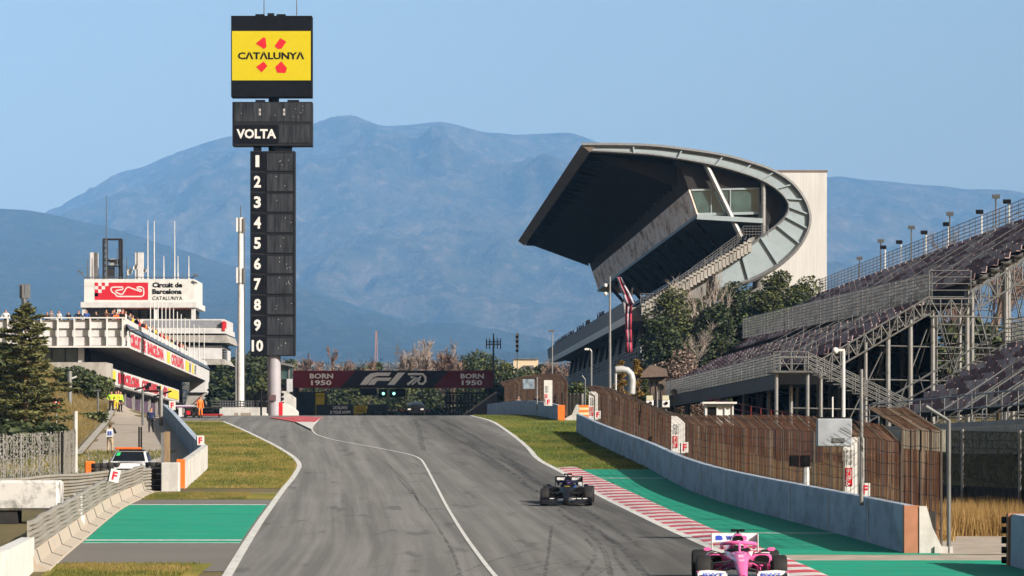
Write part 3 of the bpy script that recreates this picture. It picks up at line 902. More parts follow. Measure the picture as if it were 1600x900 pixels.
for px, side in ((1015, 'farther from the white cabin'), (1040, 'nearer the white cabin')):
    t = thing('floodlight', f'white box floodlight above the rusty fence, {side}', 'floodlight', P(px, 650, d), 'white floodlights above the fence')
    MB().tube(P(px, 690, d), P(px, 628, d), .06, n=6).build('post', STEELD, t)
    MB().box(P(px, 631, d), (.42, .3, .45), rx=-.2).build('housing', WHITE, t, bevel=.03)
    MB().box(P(px, 621.5, d), (.36, .3, .25)).build('ballast', mat('cream_paint', (.5, .48, .36), .6), t)
    MB().lathe([(.06, 0), (.1, -.03), (.08, -.05)], P(px+1, 630, d)-YA*.19, 'Y', 8).build('lens', GLASSD, t)
MB().tube(P(1027, 655, 214), P(1027, 612, 214), .05, n=6).build('rod', STEEL, None, label='thin bare grey rod standing between the two white floodlight boxes', cat='rod', origin=P(1027, 655, 214))
d = 235
for i, (px, py) in enumerate(((1016, 600), (1024, 599), (1032, 605), (1053, 613))):
    t = thing('loudspeaker', f'black horn loudspeaker on a short post behind the fence, {ORD[i]} from the main stand', 'loudspeaker', P(px, py, d), 'black loudspeakers behind the fence')
    MB().tube(P(px, py+45, d), P(px, py, d), .04, n=6).build('post', DARK, t)
    c = P(px, py, d)
    MB().lathe([(.06, .1), (.14, 0), (.2, -.2), (.21, -.24), (.05, -.2)], c, 'Y', 10).build('horn', DARK, t)
# small white cabin
d = 205
t = thing('cabin', 'small white flat roofed cabin behind the rusty fence', 'cabin', P(1118, 655, d))
o = P(1103, 664, d); w = 42*d/F; h = 33*d/F
mb = MB(); mb.box((o.x+w/2, d+1.1, o.z+h/2), (w, 2.2, h)); mb.build('wall', WHITE, t)
MB().box((o.x+w/2, d+1, o.z+h+.05), (w+.4, 2.7, .1)).build('roof', WHITE, t)
MB().box((o.x+w*.22, d-.01, o.z+h*.45), (w*.3, .05, h*.8)).build('door', DARK, t)
for k in (0, .42, .72, 1): MB().box((o.x+w*k, d-.04, o.z+h/2), (.08, .08, h)).build('post', WHITE, t)
# camera mast, lamp post and tubular arch by the main stand
d = 320
t = thing('camera_mast', 'tall thin white mast with a pair of cameras in front of the main stand', 'mast', P(953, 605, d))
MB().tube(P(953, 650, d), P(953, 432, d), .13, .08, 8).build('pole', STEEL, t)
mb = MB(); mb.bar(P(945, 443, d), P(953, 443, d), .06, .06); mb.bar(P(945, 460, d), P(953, 460, d), .06, .06); mb.build('bracket', STEEL, t)
MB().ball(P(946, 446, d), .17, 8).build('camera', WHITE, t); MB().ball(P(946, 459, d), .17, 8).build('camera', WHITE, t)
t = thing('lamp_post', 'grey street lamp with a short arm before the main stand', 'lamp', P(924, 605, 315))
MB().path([P(924, 625, 315), P(924, 549, 315), P(922, 546, 315), P(917, 545, 315)], .08, 6).build('pole', STEEL, t)
MB().box(P(917, 545.5, 315), (.35, .25, .16)).build('lamp_head', WHITE, t)
d = 290
mb = MB(); mb.path([P(962, 578, d), P(972, 577, d), P(980, 579, d), P(986, 585, d), P(988, 594, d), P(987, 615, d)], .28, 10); mb.path([P(962, 578, d), P(962, 625, d)], .1, 6)
mb.build('ventilation_arch', mat('pale_grey_tube', (.4, .41, .42), .5, .2), None, smooth='auto', label='bent pale grey tubular arch behind the far end of the rusty fence', cat='pipe', origin=P(975, 620, d))
# overhead box and pole at the far fence
t = thing('equipment_pole', 'thin pole with a bluish box panel above the curved wall on the crest', 'pole', P(839, 625, 345))
MB().tube(P(839, 640, 330), P(839, 589, 330), .07, n=6).build('pole', STEEL, t)
MB().box(P(826, 600, 330), (1.0, .3, .85)).build('box', mat('blue_grey_board', (.2, .25, .3), .6, var=.6, scale=2), t); MB().bar(P(817, 592, 330), P(839, 592, 330), .1, .1).build('bracket', DARK, t)
# tall lamp masts by the crest
for px, y0, lab, dd in ((863, 517, 'tall slender lamp mast rising by the end of the main stand terrace', 420), (808, 521, 'thin striped black and white mast behind the crest', 480)):
    t = thing('mast', lab, 'mast', P(px, 640, dd))
    if px == 863:
        MB().tube(P(px, 645, dd), P(px, y0, dd), .1, .06, 6).build('pole', STEEL, t); MB().box(P(px-1, y0, dd), (.7, .3, .18)).build('lamp_head', STEELD, t)
    else:
        MB().tube(P(px, 645, dd), P(px, 545, dd), .06, n=6).build('pole', WHITE, t)
        mb = MB()
        for k in range(8): mb.tube(P(px, 521+k*3.6, dd), P(px, 524.6+k*3.6, dd), .18, n=8, m=k % 2)
        mb.build('striped_head', [WHITE, DARK], t)
# ------------------------------------------------------------------ open grandstands on the right
SX = lambda y: 28.9 - .035*y        # front line of the open stands, parallel to the straight
SEATA = mat('faded_purple_seat', (.22, .145, .15), .8, var=.3, scale=.8, spec=0)
SEATB = mat('greyed_pink_seat', (.50, .41, .38), .8, var=.25, scale=.8, spec=0)
SEATC = mat('mauve_seat', (.42, .31, .31), .8, var=.25, scale=.8, spec=0)
STEP = mat('stand_decking', (.06, .056, .054), .8, var=.3, spec=0)
SMAT = lambda: R.choice((SEATA, SEATA, SEATB))
def seat_proto():
    mb = MB()
    return mb
def seat_module(mb, y0, y1, v, z, m):
    """bench module: seat pan and backrest along the row"""
    for ya, yb in ((y0, y1),):
        a0, a1 = SX(ya)+v, SX(yb)+v
        def q(dx, zz): return [Vector((a0+dx, ya, z+zz)), Vector((a1+dx, yb, z+zz))]
        prof = [(.16, .30), (.16, .36), (.44, .34), (.50, .74), (.56, .74), (.50, .30)]
        n = len(prof); A = []; B = []
        for dx, zz in prof:
            a, b = q(dx, zz); A.append(a); B.append(b)
        mb.add(A+B, [tuple(range(n)), tuple(range(n, 2*n))[::-1]], m)
        mb.add(A+B, [((i+1) % n, i, n+i, n+(i+1) % n) for i in range(n)], m)
def tier(t, y0, y1, v0, v1, z0, z1, rows, mod, keep):
    """stepped rows; the keep nearest modules become seats of their own, the others one mesh"""
    dv = (v1-v0)/rows; dz = (z1-z0)/rows
    mb = MB()
    for r in range(rows):
        v, z = v0+dv*r, z0+dz*r
        A = [Vector((SX(y)+v, y, z)) for y in (y0, y1)]; B = [p+XA*dv for p in A]; C = [p+ZA*dz for p in B]
        mb.strip(A, B); mb.strip(B, C)
        mb.add([A[0], B[0], C[0], A[0]-ZA*.12, B[0]-ZA*.12], [(0, 1, 4, 3), (1, 2, 4)])
    mb.build('tier', STEP, t)
    mods = []
    for r in range(rows):
        off = (r % 2)*mod*.5; y = y0+.3 - off
        while y < y1-.5:
            ya, yb = max(y, y0+.2), min(y+mod-.55, y1-.2)
            if yb-ya > .8: mods.append((ya, yb, v0+dv*r, z0+dz*r))
            y += mod
    mods.sort(key=lambda q: q[0]-q[2]*.8)
    rest = MB()
    for i, (ya, yb, v, z) in enumerate(mods):
        m = R.choice((0, 0, 1, 2, 2))
        if i < keep:
            k = MB(); seat_module(k, ya, yb, v, z, 0); k.build('seat', (SEATA, SEATB, SEATC)[m], t)
        else: seat_module(rest, ya, yb, v, z, m)
    if rest.v:
        o = rest.build('seat', [SEATA, SEATB, SEATC], t); o['kind'] = 'stuff'
def railing(t, pts, h=1.05, bars=3, step=2.0, r=.03, mesh=0, name='railing', m=None, off=None):
    mb = MB(); pts = [Vector(p) for p in pts]
    for k in range(bars):
        mb.path([p+ZA*(h*(k+1)/bars) for p in pts], r, 4, cap=False)
    for a, b in zip(pts, pts[1:]):
        n = max(1, int((b-a).length/step))
        for i in range(n+1):
            q = a.lerp(b, i/n); mb.tube(q, q+ZA*h, r, n=4)
        if mesh:
            n = max(1, int((b-a).length/mesh))
            for i in range(n+1):
                q = a.lerp(b, i/n); mb.tube(q, q+ZA*h, r*.42, n=3, cap=False)
    return mb.build(name, m or STEEL, t)
def truss(t, a, b, h, n, r=.06, name='truss', m=None, width=0):
    a, b = Vector(a), Vector(b); mb = MB()
    for off in ((Vector((0, 0, 0)), YA*width) if width else (Vector((0, 0, 0)),)):
        A, B = a+off, b+off
        mb.tube(A, B, r, n=5); mb.tube(A+ZA*h, B+ZA*h, r, n=5)
        for i in range(n):
            p, q = A.lerp(B, i/n), A.lerp(B, (i+1)/n)
            mb.tube(p, p+ZA*h, r*.7, n=4); mb.tube(p if i % 2 else p+ZA*h, q+ZA*h if i % 2 else q, r*.6, n=4)
        mb.tube(B, B+ZA*h, r*.7, n=4)
    return mb.build(name, m or STEEL, t)
# --- stand A: two tiers on steel legs
EA = 257.0
tA = thing('grandstand', 'large open steel grandstand of faded purple seats on tall grey legs beyond the rusty fence', 'grandstand', (SX(EA), EA, zp(EA)))
tier(tA, EA, 415, 0, 8, 8.9, 13.0, 10, 4.4, 60)
tier(tA, EA, 440, 10.6, 21.6, 14.3, 21.0, 14, 4.4, 40)
mb = MB()
mb.strip([Vector((SX(y)+8, y, 13.0)) for y in (EA, 415)], [Vector((SX(y)+10.6, y, 13.0)) for y in (EA, 415)])
mb.strip([Vector((SX(y)+10.6, y, 13.0)) for y in (EA, 440)], [Vector((SX(y)+10.6, y, 14.3)) for y in (EA, 440)])
mb.build('middle_walkway', STEP, tA)
# front walkway with its dark beam
mb = MB()
for y0, y1 in ((EA-2, 418),):
    mb.loft([[Vector((SX(y)-2.2, y, 7.55)), Vector((SX(y)+.4, y, 7.55)), Vector((SX(y)+.4, y, 8.3)), Vector((SX(y)-2.2, y, 8.3))] for y in (y0, y1)])
mb.build('front_walkway', DARK, tA)
mb = MB()
for y0, y1 in ((EA-2, 418),):
    mb.loft([[Vector((SX(y)-2.32, y, 7.25)), Vector((SX(y)-2.24, y, 7.25)), Vector((SX(y)-2.24, y, 8.2)), Vector((SX(y)-2.32, y, 8.2))] for y in (y0, y1)])
mb.build('fascia', mat('ribbed_charcoal', (.03, .03, .032), .6, var=.6, scale=3, stretch=(1, 1.2, .02)), tA)
MESHR = mat('grey_mesh_rail', (.20, .21, .21), .5, .3, var=.2)
railing(tA, [(SX(y)-2.2, y, 8.3) for y in (EA-2, 300, 350, 418)], 1.35, 7, 3.0, .028, .45, 'front_railing', MESHR)
railing(tA, [(SX(y)+8.2, y, 13.1+(y-EA)*.012) for y in (EA, 300, 350, 390)], 2.0, 8, 3.0, .028, .5, 'middle_railing', MESHR)
railing(tA, [(SX(y)+21.7, y, 21.0) for y in (EA, 300, 350, 440)], 1.9, 6, 3.0, .03, .8, 'rear_railing', STEELD)
# end stair with trussed sides
q = lambda v, z, y=EA-.6: (SX(EA)+v, y, z)
truss(tA, q(.4, 7.9), q(8, 12.3), 1.15, 14, .06, 'end_truss')
truss(tA, q(8, 12.1), q(10.8, 12.1), 1.2, 4, .06, 'landing_truss')
truss(tA, q(10.8, 12.4), q(22, 19.4), 1.3, 20, .06, 'end_truss', MESHR)
truss(tA, q(-2, 8.3), q(.4, 8.3), 1.1, 3, .05, 'end_railing')
for va, la, za, ra in ((.8, 7, 8.9, 4), (11.2, 10.4, 14.5, 6.4)):
    mb = MB()
    for k in range(16):
        u = k/15; mb.box((SX(EA)+va+la*u, EA+1.2, za+ra*u), (la/12, 2.0, .05))
    for yy in (EA+.2, EA+2.2): mb.bar((SX(EA)+va-.2, yy, za-.15), (SX(EA)+va+la+.2, yy, za+ra-.12), .06, .2)
    mb.build('stair_flight', STEELD, tA)
mb = MB(); mb.box((SX(EA)+9.4, EA+1.5, 12.95), (3, 3.2, .12)); mb.build('landing', STEELD, tA)
railing(tA, [q(8, 13.0, EA), q(10.8, 13.0, EA)], 2.2, 5, 1.4, .035, 0, 'landing_railing')
# aisle handrails down the lower tier
for y in (268, 284, 305, 330):
    mb = MB()
    for zz in (.6, 1.0): mb.tube((SX(y)+.2, y, 9.0+zz), (SX(y)+8, y, 13.1+zz), .035, n=4)
    for k in range(6): mb.tube((SX(y)+.2+1.5*k, y, 9+.8*k), (SX(y)+.2+1.5*k, y, 10+.8*k), .035, n=4)
    mb.build('handrail', STEEL, tA)
for y in (275, 300, 335):
    mb = MB()
    for zz in (.6, 1.0): mb.tube((SX(y)+11, y, 14.6+zz), (SX(y)+21.4, y, 21+zz), .035, n=4)
    mb.build('handrail', STEEL, tA)
# added black sheet standing in for the deep shade under the tiers
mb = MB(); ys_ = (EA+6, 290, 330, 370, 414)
mb.strip([Vector((SX(y)+9.4, y, zp(y)-.1)) for y in ys_], [Vector((SX(y)+9.4, y, 12.6)) for y in ys_]); mb.build('shade_sheet', DARKM, tA)
# legs, beams and bracing
zunder = lambda v: 8.6+v*.51 if v < 8 else 12.7 if v < 10.6 else 14.0+(v-10.6)*.6
n = 0
for y in (EA+.3, 272, 290, 312, 345, 385):
    for v in ((-1.2, .8, 2.3, 3.8, 5.3, 6.8, 8.3, 10.6, 13.2, 15.8, 18.4, 21) if y < 300 else (-1.2, 2.3, 5.3, 8.3, 13.2, 18.4)):
        z0 = zp(y)-.2; z1 = (7.5 if v < 0 else zunder(v)-.15)
        MB().tube((SX(y)+v, y, z0), (SX(y)+v, y, z1), .17 if v > 4 else .13, n=8).build('leg', STEEL, tA, smooth='auto'); n += 1
    mb = MB(); mb.bar((SX(y)-.5, y+.2, 8.25), (SX(y)+8, y+.2, 12.55), .2, .35); mb.bar((SX(y)+10.6, y+.2, 13.9), (SX(y)+21.6, y+.2, 20.4), .2, .4); mb.build('raker_beam', STEEL, tA)
mb = MB()
for y in (EA+.3, 272, 290, 312):
    for z in (6.0, 8.0, 10.2, 12.2, 15):
        va = max(-1.2, (z-8.6)/.51+.6) if z < 12.6 else 13.5
        mb.tube((SX(y)+va, y, z), (SX(y)+21, y, z-.4), .05, n=4)
    for v in (2.3, 5.3, 8.3, 13.2, 18.4):
        mb.tube((SX(y)+v, y, zp(y)+.3), (SX(y)+v+2.6, y, min(zunder(v), 12)), .045, n=4)
for v in (5.3, 8.3, 10.6, 13.2, 15.8, 18.4, 21):
    for z in (6.2, 8.4, 10.4):
        if z < zunder(v)-1: mb.tube((SX(EA)+v, EA, z), (SX(390)+v, 390, z), .05, n=4)
    for ya, yb in ((EA, 272), (272, 290), (290, 312), (312, 345)):
        mb.tube((SX(ya)+v, ya, 5), (SX(yb)+v, yb, zunder(v)-.6), .045, n=4); mb.tube((SX(yb)+v, yb, 5), (SX(ya)+v, ya, zunder(v)-.6), .045, n=4)
mb.build('bracing', STEEL, tA)
# access stair falling away from the front walkway towards the near stand
mb = MB()
for k in range(18): mb.box((SX(250)-1.0+.42*k, 247, 8.2-.2*k), (.46, 1.6, .06))
mb.build('stair_flight', STEELD, tA)
for yy in (246.1, 247.9):
    railing(tA, [(SX(250)-1.2, yy, 8.3), (SX(250)+6.4, yy, 4.7)], 1.15, 4, .8, .032, 0, 'stair_railing')
railing(tA, [(SX(250)-3.4, 245.8, 8.3), (SX(250)-1.2, 245.8, 8.3)], 1.15, 3, .8, .035, 0, 'landing_railing')
mb = MB(); mb.box((SX(250)-2.2, 248.5, 8.2), (2.6, 5.5, .12)); mb.build('landing', STEELD, tA)
for (x, y) in ((-3.2, 246.2), (-1.2, 246.2)): MB().tube((SX(250)+x, y, zp(250)-.2), (SX(250)+x, y, 8.2), .12, n=8).build('leg', STEEL, tA)
# floodlights on poles along the rear rim
rim = [(1343, 405, 0), (1376, 378, 0), (1383, 388, 1), (1408, 380, 1), (1424, 357, 0), (1447, 365, 1), (1482, 352, 1), (1484, 336, 0), (1534, 333, 1), (1556, 309, 0), (1577, 317, 1)]
for i, (px, py, white) in enumerate(sorted(rim)):
    dd = 50.6/((px-800)/F+.035); base = Vector(((px-800)*dd/F, dd, 21.0)); top = P(px, py, dd)
    t = thing('floodlight', f'small {"white" if white else "grey"} pole floodlight on the stand rim, {ORD[i]} counting up the rim', 'floodlight', base, 'floodlights along the stand rim')
    MB().tube(base-ZA*.6, top, .07, n=5).build('pole', WHITE if white else STEELD, t)
    MB().box(top+Vector((-.2 if white else 0, -.1, .1)), (.6, .4, .3), rx=.25).build('lamp_head', DARK if white else STEELD, t)

# --- stand B: low tier nearer the track
tB = thing('grandstand', 'low stand of purple and grey seats with a slatted hoarding near the dry grass', 'grandstand', (SX(200), 200, zp(200)))
tier(tB, 160, 216, 0, 6.6, 4.9, 8.8, 10, 3.6, 100)
mb = MB(); mb.loft([[Vector((SX(y)-1.6, y, 4.15)), Vector((SX(y)+.1, y, 4.15)), Vector((SX(y)+.1, y, 4.4)), Vector((SX(y)-1.6, y, 4.4))] for y in (160, 218)]); mb.build('front_walkway', CONC, tB)
railing(tB, [(SX(y)-1.5, y, 4.4) for y in (160, 190, 218)], 1.25, 2, 4.0, .035, 0, 'front_railing')
for y in (160, 167, 174, 181, 188):
    mb = MB()
    for dz in (0, .5): mb.tube((SX(y)-1.5, y, 4.4+dz), (SX(y)+6.6, y+2, 9.6+dz), .04, n=4)
    for k in range(5): mb.tube((SX(y)-1.5+1.9*k, y+.46*k, 4.0+1.22*k), (SX(y)-1.5+1.9*k, y+.46*k, 4.9+1.22*k), .03, n=4)
    mb.build('handrail', STEEL, tB)
mb = MB()
for y in np.arange(150, 216, .42): mb.box((SX(y)-1.85, y, 3.55), (.05, .2, 1.25))
for z in (3.1, 4.0): mb.bar((SX(150)-1.8, 150, z), (SX(216)-1.8, 216, z), .06, .08)
mb.build('slatted_hoarding', mat('pale_slats', (.5, .5, .49), .8, spec=0), tB)
mb = MB(); mb.strip([Vector((SX(y)-.9, y, zp(y)-.1)) for y in (150, 175, 195, 216)], [Vector((SX(y)-.9, y, 4.2)) for y in (150, 175, 195, 216)]); mb.build('front_skirt', CHAR, tB)
railing(tB, [(SX(y)+6.8, y, 8.8) for y in (160, 216)], 1.7, 7, 3, .03, .4, 'rear_railing', MESHR)
railing(tB, [(SX(216)+6.4, 216, 8.8), (SX(216)+9.5, 216, 8.8)], 1.7, 7, 1, .03, .3, 'rear_railing', MESHR)
mb = MB(); mb.tube((SX(217)-1.4, 217, 5.3), (SX(217)+7, 217, 10.2), .05, n=4); mb.tube((SX(217)-1.4, 217, 4.6), (SX(217)+7, 217, 9.4), .05, n=4)
mb.build('end_railing', STEEL, tB)
for y in (165, 185, 214):
    for v in (1, 4, 6.5):
        MB().tube((SX(y)+v, y, zp(y)-.2), (SX(y)+v, y, 4.8+v*.55), .12, n=8).build('leg', STEEL, tB)
# red railing on the service road under the stand
t = thing('railing', 'low red railing behind the rusty fence under the open stand', 'railing', P(1200, 660, 225))
mb = MB(); pts = [Vector((SX(y)-5.2, y, zp(y))) for y in (205, 225, 250, 280)]
for h in (1.9, 2.3): mb.path([p+ZA*h for p in pts], .03, 4)
for a, b in zip(pts, pts[1:]):
    n = int((b-a).length/6)
    for k in range(n): q = a.lerp(b, k/n); mb.tube(q+ZA*1.5, q+ZA*2.3, .03, n=4)
mb.build('rail', mat('dull_red_rail', (.2, .025, .025), .7), t)
mb = MB(); mb.strip([p+ZA*-.1+XA*.1 for p in pts], [p+ZA*1.55+XA*.1 for p in pts]); mb.build('kerb_wall', CONCD, t)
# ------------------------------------------------------------------ covered main grandstand
def bpx(mb, x0, y0, x1, y1, d, depth, m=None):
    """box whose front face covers photograph rectangle x0..x1, y0..y1 at distance d"""
    a, b = P(x0, y1, d), P(x1, y0, d)
    return mb.box(((a.x+b.x)/2, d+depth/2, (a.z+b.z)/2), (b.x-a.x, depth, b.z-a.z), m=m)
DM = 450.0
LV = Vector((-.035*202, 202, 0))
def ext(mb, pts, y=0.0, L=LV, m=None, closed=True):
    """cross-section given in photograph pixels at the near end, drawn out along the stand"""
    a = [P(px, py, DM)+YA*y for px, py in pts]; b = [p+L for p in a]; n = len(a)
    if closed: mb.add(a+b, [tuple(range(n)), tuple(range(n, 2*n))[::-1]], m)
    k = n if closed else n-1
    return mb.add(a+b, [(i, i+n, (i+1) % n+n, (i+1) % n) for i in range(k)], m)
tM = thing('main_grandstand', 'large covered grandstand with a curved steel blade roof and dark soffit', 'grandstand', (P(1100, 0, DM).x, DM, zp(DM)))
BLADE = mat('blue_grey_steel', (.33, .40, .44), .5, .15, var=.08, scale=.6, dirt=(.2, .24, .26), dirt_amt=.3)
RIMM = mat('grey_rim', (.17, .175, .18), .55, var=.15)
outer = [(909, 227), (960, 227), (1020, 229), (1080, 236), (1130, 244), (1175, 256), (1210, 269), (1238, 288), (1256, 312), (1264, 335), (1262, 357), (1250, 381), (1230, 403), (1200, 425), (1160, 443), (1117, 454)]
inner = [(925, 236), (965, 238), (1018, 242), (1072, 250), (1118, 259), (1158, 270), (1188, 281), (1212, 295), (1227, 310), (1232, 323), (1227, 338), (1214, 352), (1198, 364), (1178, 379), (1150, 397), (1119, 416)]
def smooth2(p, k=4):
    out = []; n = len(p)
    for i in range(n-1):
        p0, p1, p2, p3 = p[max(i-1, 0)], p[i], p[i+1], p[min(i+2, n-1)]
        for j in range(k):
            t = j/k
            out.append(tuple(.5*((2*p1[c]) + (p2[c]-p0[c])*t + (2*p0[c]-5*p1[c]+4*p2[c]-p3[c])*t*t + (p3[c]-3*p2[c]+3*p1[c]-p0[c])*t**3) for c in (0, 1)))
    return out+[p[-1]]
so_, si_ = smooth2(outer), smooth2(inner)
mb = MB(); A = [P(*p, DM) for p in so_]; B = [P(*p, DM) for p in si_]
mb.strip(B, A); mb.strip([p+YA*1.2 for p in A], [p+YA*1.2 for p in B]); mb.strip(A, [p+YA*1.2 for p in A]); mb.strip([p+YA*1.2 for p in B], B)
mb.build('roof_blade', BLADE, tM)
for i in (6, 11, 16, 20, 24, 28, 32, 36, 40, 44, 50, 55):
    MB().bar(B[i]-YA*.12, A[i]-YA*.12, .16, .3, up=YA).build('blade_rib', BLADE, tM)
mb = MB(); mb.path([p-YA*.15+XA*0 for p in A], .28, 4); mb.build('blade_rim', RIMM, tM)
mb = MB(); mb.path([p-YA*.1 for p in B], .16, 4); mb.build('inner_rim', RIMM, tM)
# roof shell behind the blade
mb = MB(); ext(mb, so_[:49], 1.2, closed=False); mb.build('roof', RIMM, tM)
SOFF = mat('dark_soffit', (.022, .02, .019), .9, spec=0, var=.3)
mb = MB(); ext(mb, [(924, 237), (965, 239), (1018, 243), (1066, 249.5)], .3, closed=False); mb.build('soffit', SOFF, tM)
FASC = mat('brown_grey_fascia', (.17, .135, .115), .6, var=.12, scale=.3)
mb = MB(); ext(mb, [(908, 227), (922, 238), (930, 229)], -.2); mb.build('roof_fascia', FASC, tM)
for k in range(26):
    y = 4+k*7.6; o = Vector((-.035*y, y, 0))
    a, b = P(926, 238.5, DM)+o, P(1062, 254, DM)+o
    MB().prism([(0, 0), (1, 0), (1, -1)], a, b-a, Vector((0, 0, 2.6)), YA*.25).build('roof_fin', mat('brown_grey_fin', (.06, .053, .048), .9, spec=0), tM)
mb = MB(); a0 = [(1060, 249), (1076, 296)]
mb.strip([P(1060, 249, DM)+LV*k/100 + XA*(.14*(k % 2)) for k in range(101)], [P(1076, 296, DM)+LV*k/100 + XA*(.14*(k % 2)) for k in range(101)])
mb.build('upper_wall', mat('ribbed_brown_grey', (.10, .088, .08), .9, spec=0), tM)
def fadedbanner():
    m, t, b = NT('faded_banner')
    v = coords(t, 'Object', (1, .13, .35))
    n1 = noise(t, v, 1.1, 6, .7)
    c = ramp(t, n1, [(.3, (.3, .19, .15)), (.42, (.75, .55, .46)), (.54, (1.15, 1.0, .9)), (.7, (.6, .27, .22))])
    n2 = noise(t, coords(t, 'Object', (1, .22, .3)), .9, 3)
    c = mixc(t, ramp(t, n2, [(.5, 0.0), (.62, .8)]), c, (1.15, 1.05, 1.0))
    t.links.new(c, b.inputs['Base Color']); b.inputs['Roughness'].default_value = .9; b.inputs['Specular IOR Level'].default_value = 0
    return m
mb = MB(); ext(mb, [(1076, 297), (1089, 335), (1091, 335), (1078, 296)], -.1); mb.build('banner_band', fadedbanner(), tM)
mb = MB(); ext(mb, [(1088, 335), (1087, 341), (1190, 350), (1190, 343)], 0); mb.build('box_floor', STEELD, tM)
# end wall of the boxes with its glazing
mb = MB(); mb.prism([((px-800), (710-py)) for px, py in [(1061, 250), (1118, 259.5), (1158, 270), (1188, 281), (1212, 295), (1227, 310), (1232, 323), (1227, 338), (1205, 360), (1190, 347), (1089, 337), (1076, 296)]], (0, DM+1.3, CAMZ), XA*(DM/F), ZA*(DM/F), YA*.3)
mb.build('end_wall', mat('dark_brown_cladding', (.03, .028, .028), .6, var=.3, scale=.5), tM)
mb = MB(); mb.prism([((px-800), (710-py)) for px, py in [(1081, 297), (1187, 294), (1187, 331), (1092, 333)]], (0, DM+1.1, CAMZ), XA*(DM/F), ZA*(DM/F), YA*.15); mb.build('window', GLASSG, tM)
mb = MB()
for px in (1112, 1142, 1187): mb.bar(P(px, 295, DM)+YA*1.0, P(px, 332, DM)+YA*1.0, .12, .12)
mb.bar(P(1081, 296, DM)+YA, P(1188, 293.5, DM)+YA, .15, .2); mb.bar(P(1090, 334, DM)+YA, P(1190, 332, DM)+YA, .2, .3)
mb.build('window_frame', BLADE, tM)
mb = MB(); mb.bar(P(1089, 339, DM), P(1192, 345, DM), .4, .55); mb.build('floor_edge', BLADE, tM)
MB().tube(P(1103, 256, DM)+YA*.4, P(1158, 370, DM)+YA*.4, .35, n=8).build('raking_strut', STEEL, tM, smooth='auto')
MB().tube(P(1193, 280, DM)+YA*.4, P(1193, 415, DM)+YA*.4, .3, n=8).build('strut', STEEL, tM, smooth='auto')
# raked seating under the roof, stepped, with its dark back wall
rows = 22; mbt = MB(); A0, A1 = (1002, 474), (1170, 372)
pts = []
for k in range(rows):
    u0, u1 = k/rows, (k+1)/rows
    x0 = A0[0]+(A1[0]-A0[0])*u0; x1 = A0[0]+(A1[0]-A0[0])*u1; y0 = A0[1]+(A1[1]-A0[1])*u0; y1 = A0[1]+(A1[1]-A0[1])*u1
    pts += [(x0, y0), (x1, y0)] if k == 0 else [(x0, y0), (x1, y0)]
pts += [A1]
ext(mbt, pts + [(1205, 362), (1210, 420), (1118, 470), (1060, 505), (1010, 497)], .8)
mbt.build('raked_tier', CONCD, tM)
SEATD = mat('dark_blue_seat', (.09, .09, .11), .6, var=.3)
mb = MB()
for k in range(1, rows):
    px, py = A0[0]+(A1[0]-A0[0])*k/rows, A0[1]+(A1[1]-A0[1])*(k-.0)/rows
    ext(mb, [(px+.5, py-4.0), (px+3, py-4.5), (px+5, py-9.5), (px+6.5, py-9.5), (px+5, py-3.5)], 2.5, LV*.97)
o = mb.build('seat', SEATD, tM); o['kind'] = 'stuff'
mb = MB(); ext(mb, [(1196, 345), (1200, 366)], 1, closed=False); mb.build('back_wall', DARKM, tM)
for k in range(12):
    y = 8+k*15.5; o = Vector((-.035*y, y, 0))
    MB().tube(P(1092, 338, DM)+o, P(1140, 392, DM)+o, .3, n=6).build('inner_strut', CHAR, tM)
# terrace slab and parapet
mb = MB(); ext(mb, [(980, 492), (981, 502), (1000, 501), (1020, 497), (1046, 488), (1046, 478), (985, 480)], 0); mb.build('terrace_slab', CONCD, tM)
mb = MB(); ext(mb, [(977, 495), (974, 472), (977, 472), (981, 495)], -.1); mb.build('parapet', mat('parapet_concrete', (.36, .36, .37), .9, var=.12, spec=0), tM)
mb = MB(); ext(mb, [(976.5, 494.5), (980.5, 504), (984, 502), (981, 494.5)], -.25); mb.build('slab_edge', mat('pale_slab_edge', (1.1, 1.08, 1.04), .9, var=.1, spec=0), tM)
mb = MB()
n = 30
for k in range(n): 
    u = k/n; px, py = 1002+(1172-1002)*u, 476-(476-374)*u
    mb.box(P(px+2.8, py+1, DM)-YA*1.0, (.5, 2.6, .24), m=0)
    mb.box(P(px+2.8, py+9, DM)-YA*.9, (.5, 2.4, 1.3), m=0)
mb.build('end_stair', CONC, tM)
railing(tM, [P(1000, 477, DM)-YA*2.2, P(1024, 477, DM)-YA*2.2, P(1150, 386, DM)-YA*2.2, P(1160, 372, DM)-YA*2.2, P(1198, 372, DM)-YA*2.2], 1.25, 4, 2.2, .04, .35, 'stair_railing', STEEL)
railing(tM, [P(1119, 466, DM)-YA*.5, P(1119, 440, DM)-YA*.5], .5, 1, 2, .04, 0, 'stair_railing', STEEL)
# lower level: stained concrete wall set back under the slab, a few rows of seats and their rail
mb = MB(); ext(mb, [(1028, 497), (1020, 541), (1046, 541), (1046, 495)], 4); mb.build('lower_wall', mat('streaked_pale_concrete', (.42, .40, .375), .9, var=.3, scale=.5, stretch=(1, .5, .2), dirt=(.10, .09, .085), dirt_amt=.85, dirt_scale=.7, dirt_stretch=(1, .35, .12), spec=0), tM)
for k in range(14):
    y = 5+k*14.5; o = Vector((-.035*y, y, 0))
    mb = MB(); mb.prism([((px-1028), -(py-541)) for px, py in [(1029, 498), (1023, 500), (1017, 541), (1021, 541)]], P(1028, 541, DM)+o, XA*(DM/F), ZA*(DM/F), YA*.5); mb.build('slanted_fin', CHAR, tM)
mb = MB(); ext(mb, [(1004, 562), (1004, 557), (1024, 541), (1120, 541), (1150, 470), (1215, 430), (1215, 660), (1004, 660)], 2); mb.build('lower_tier', CONCD, tM)
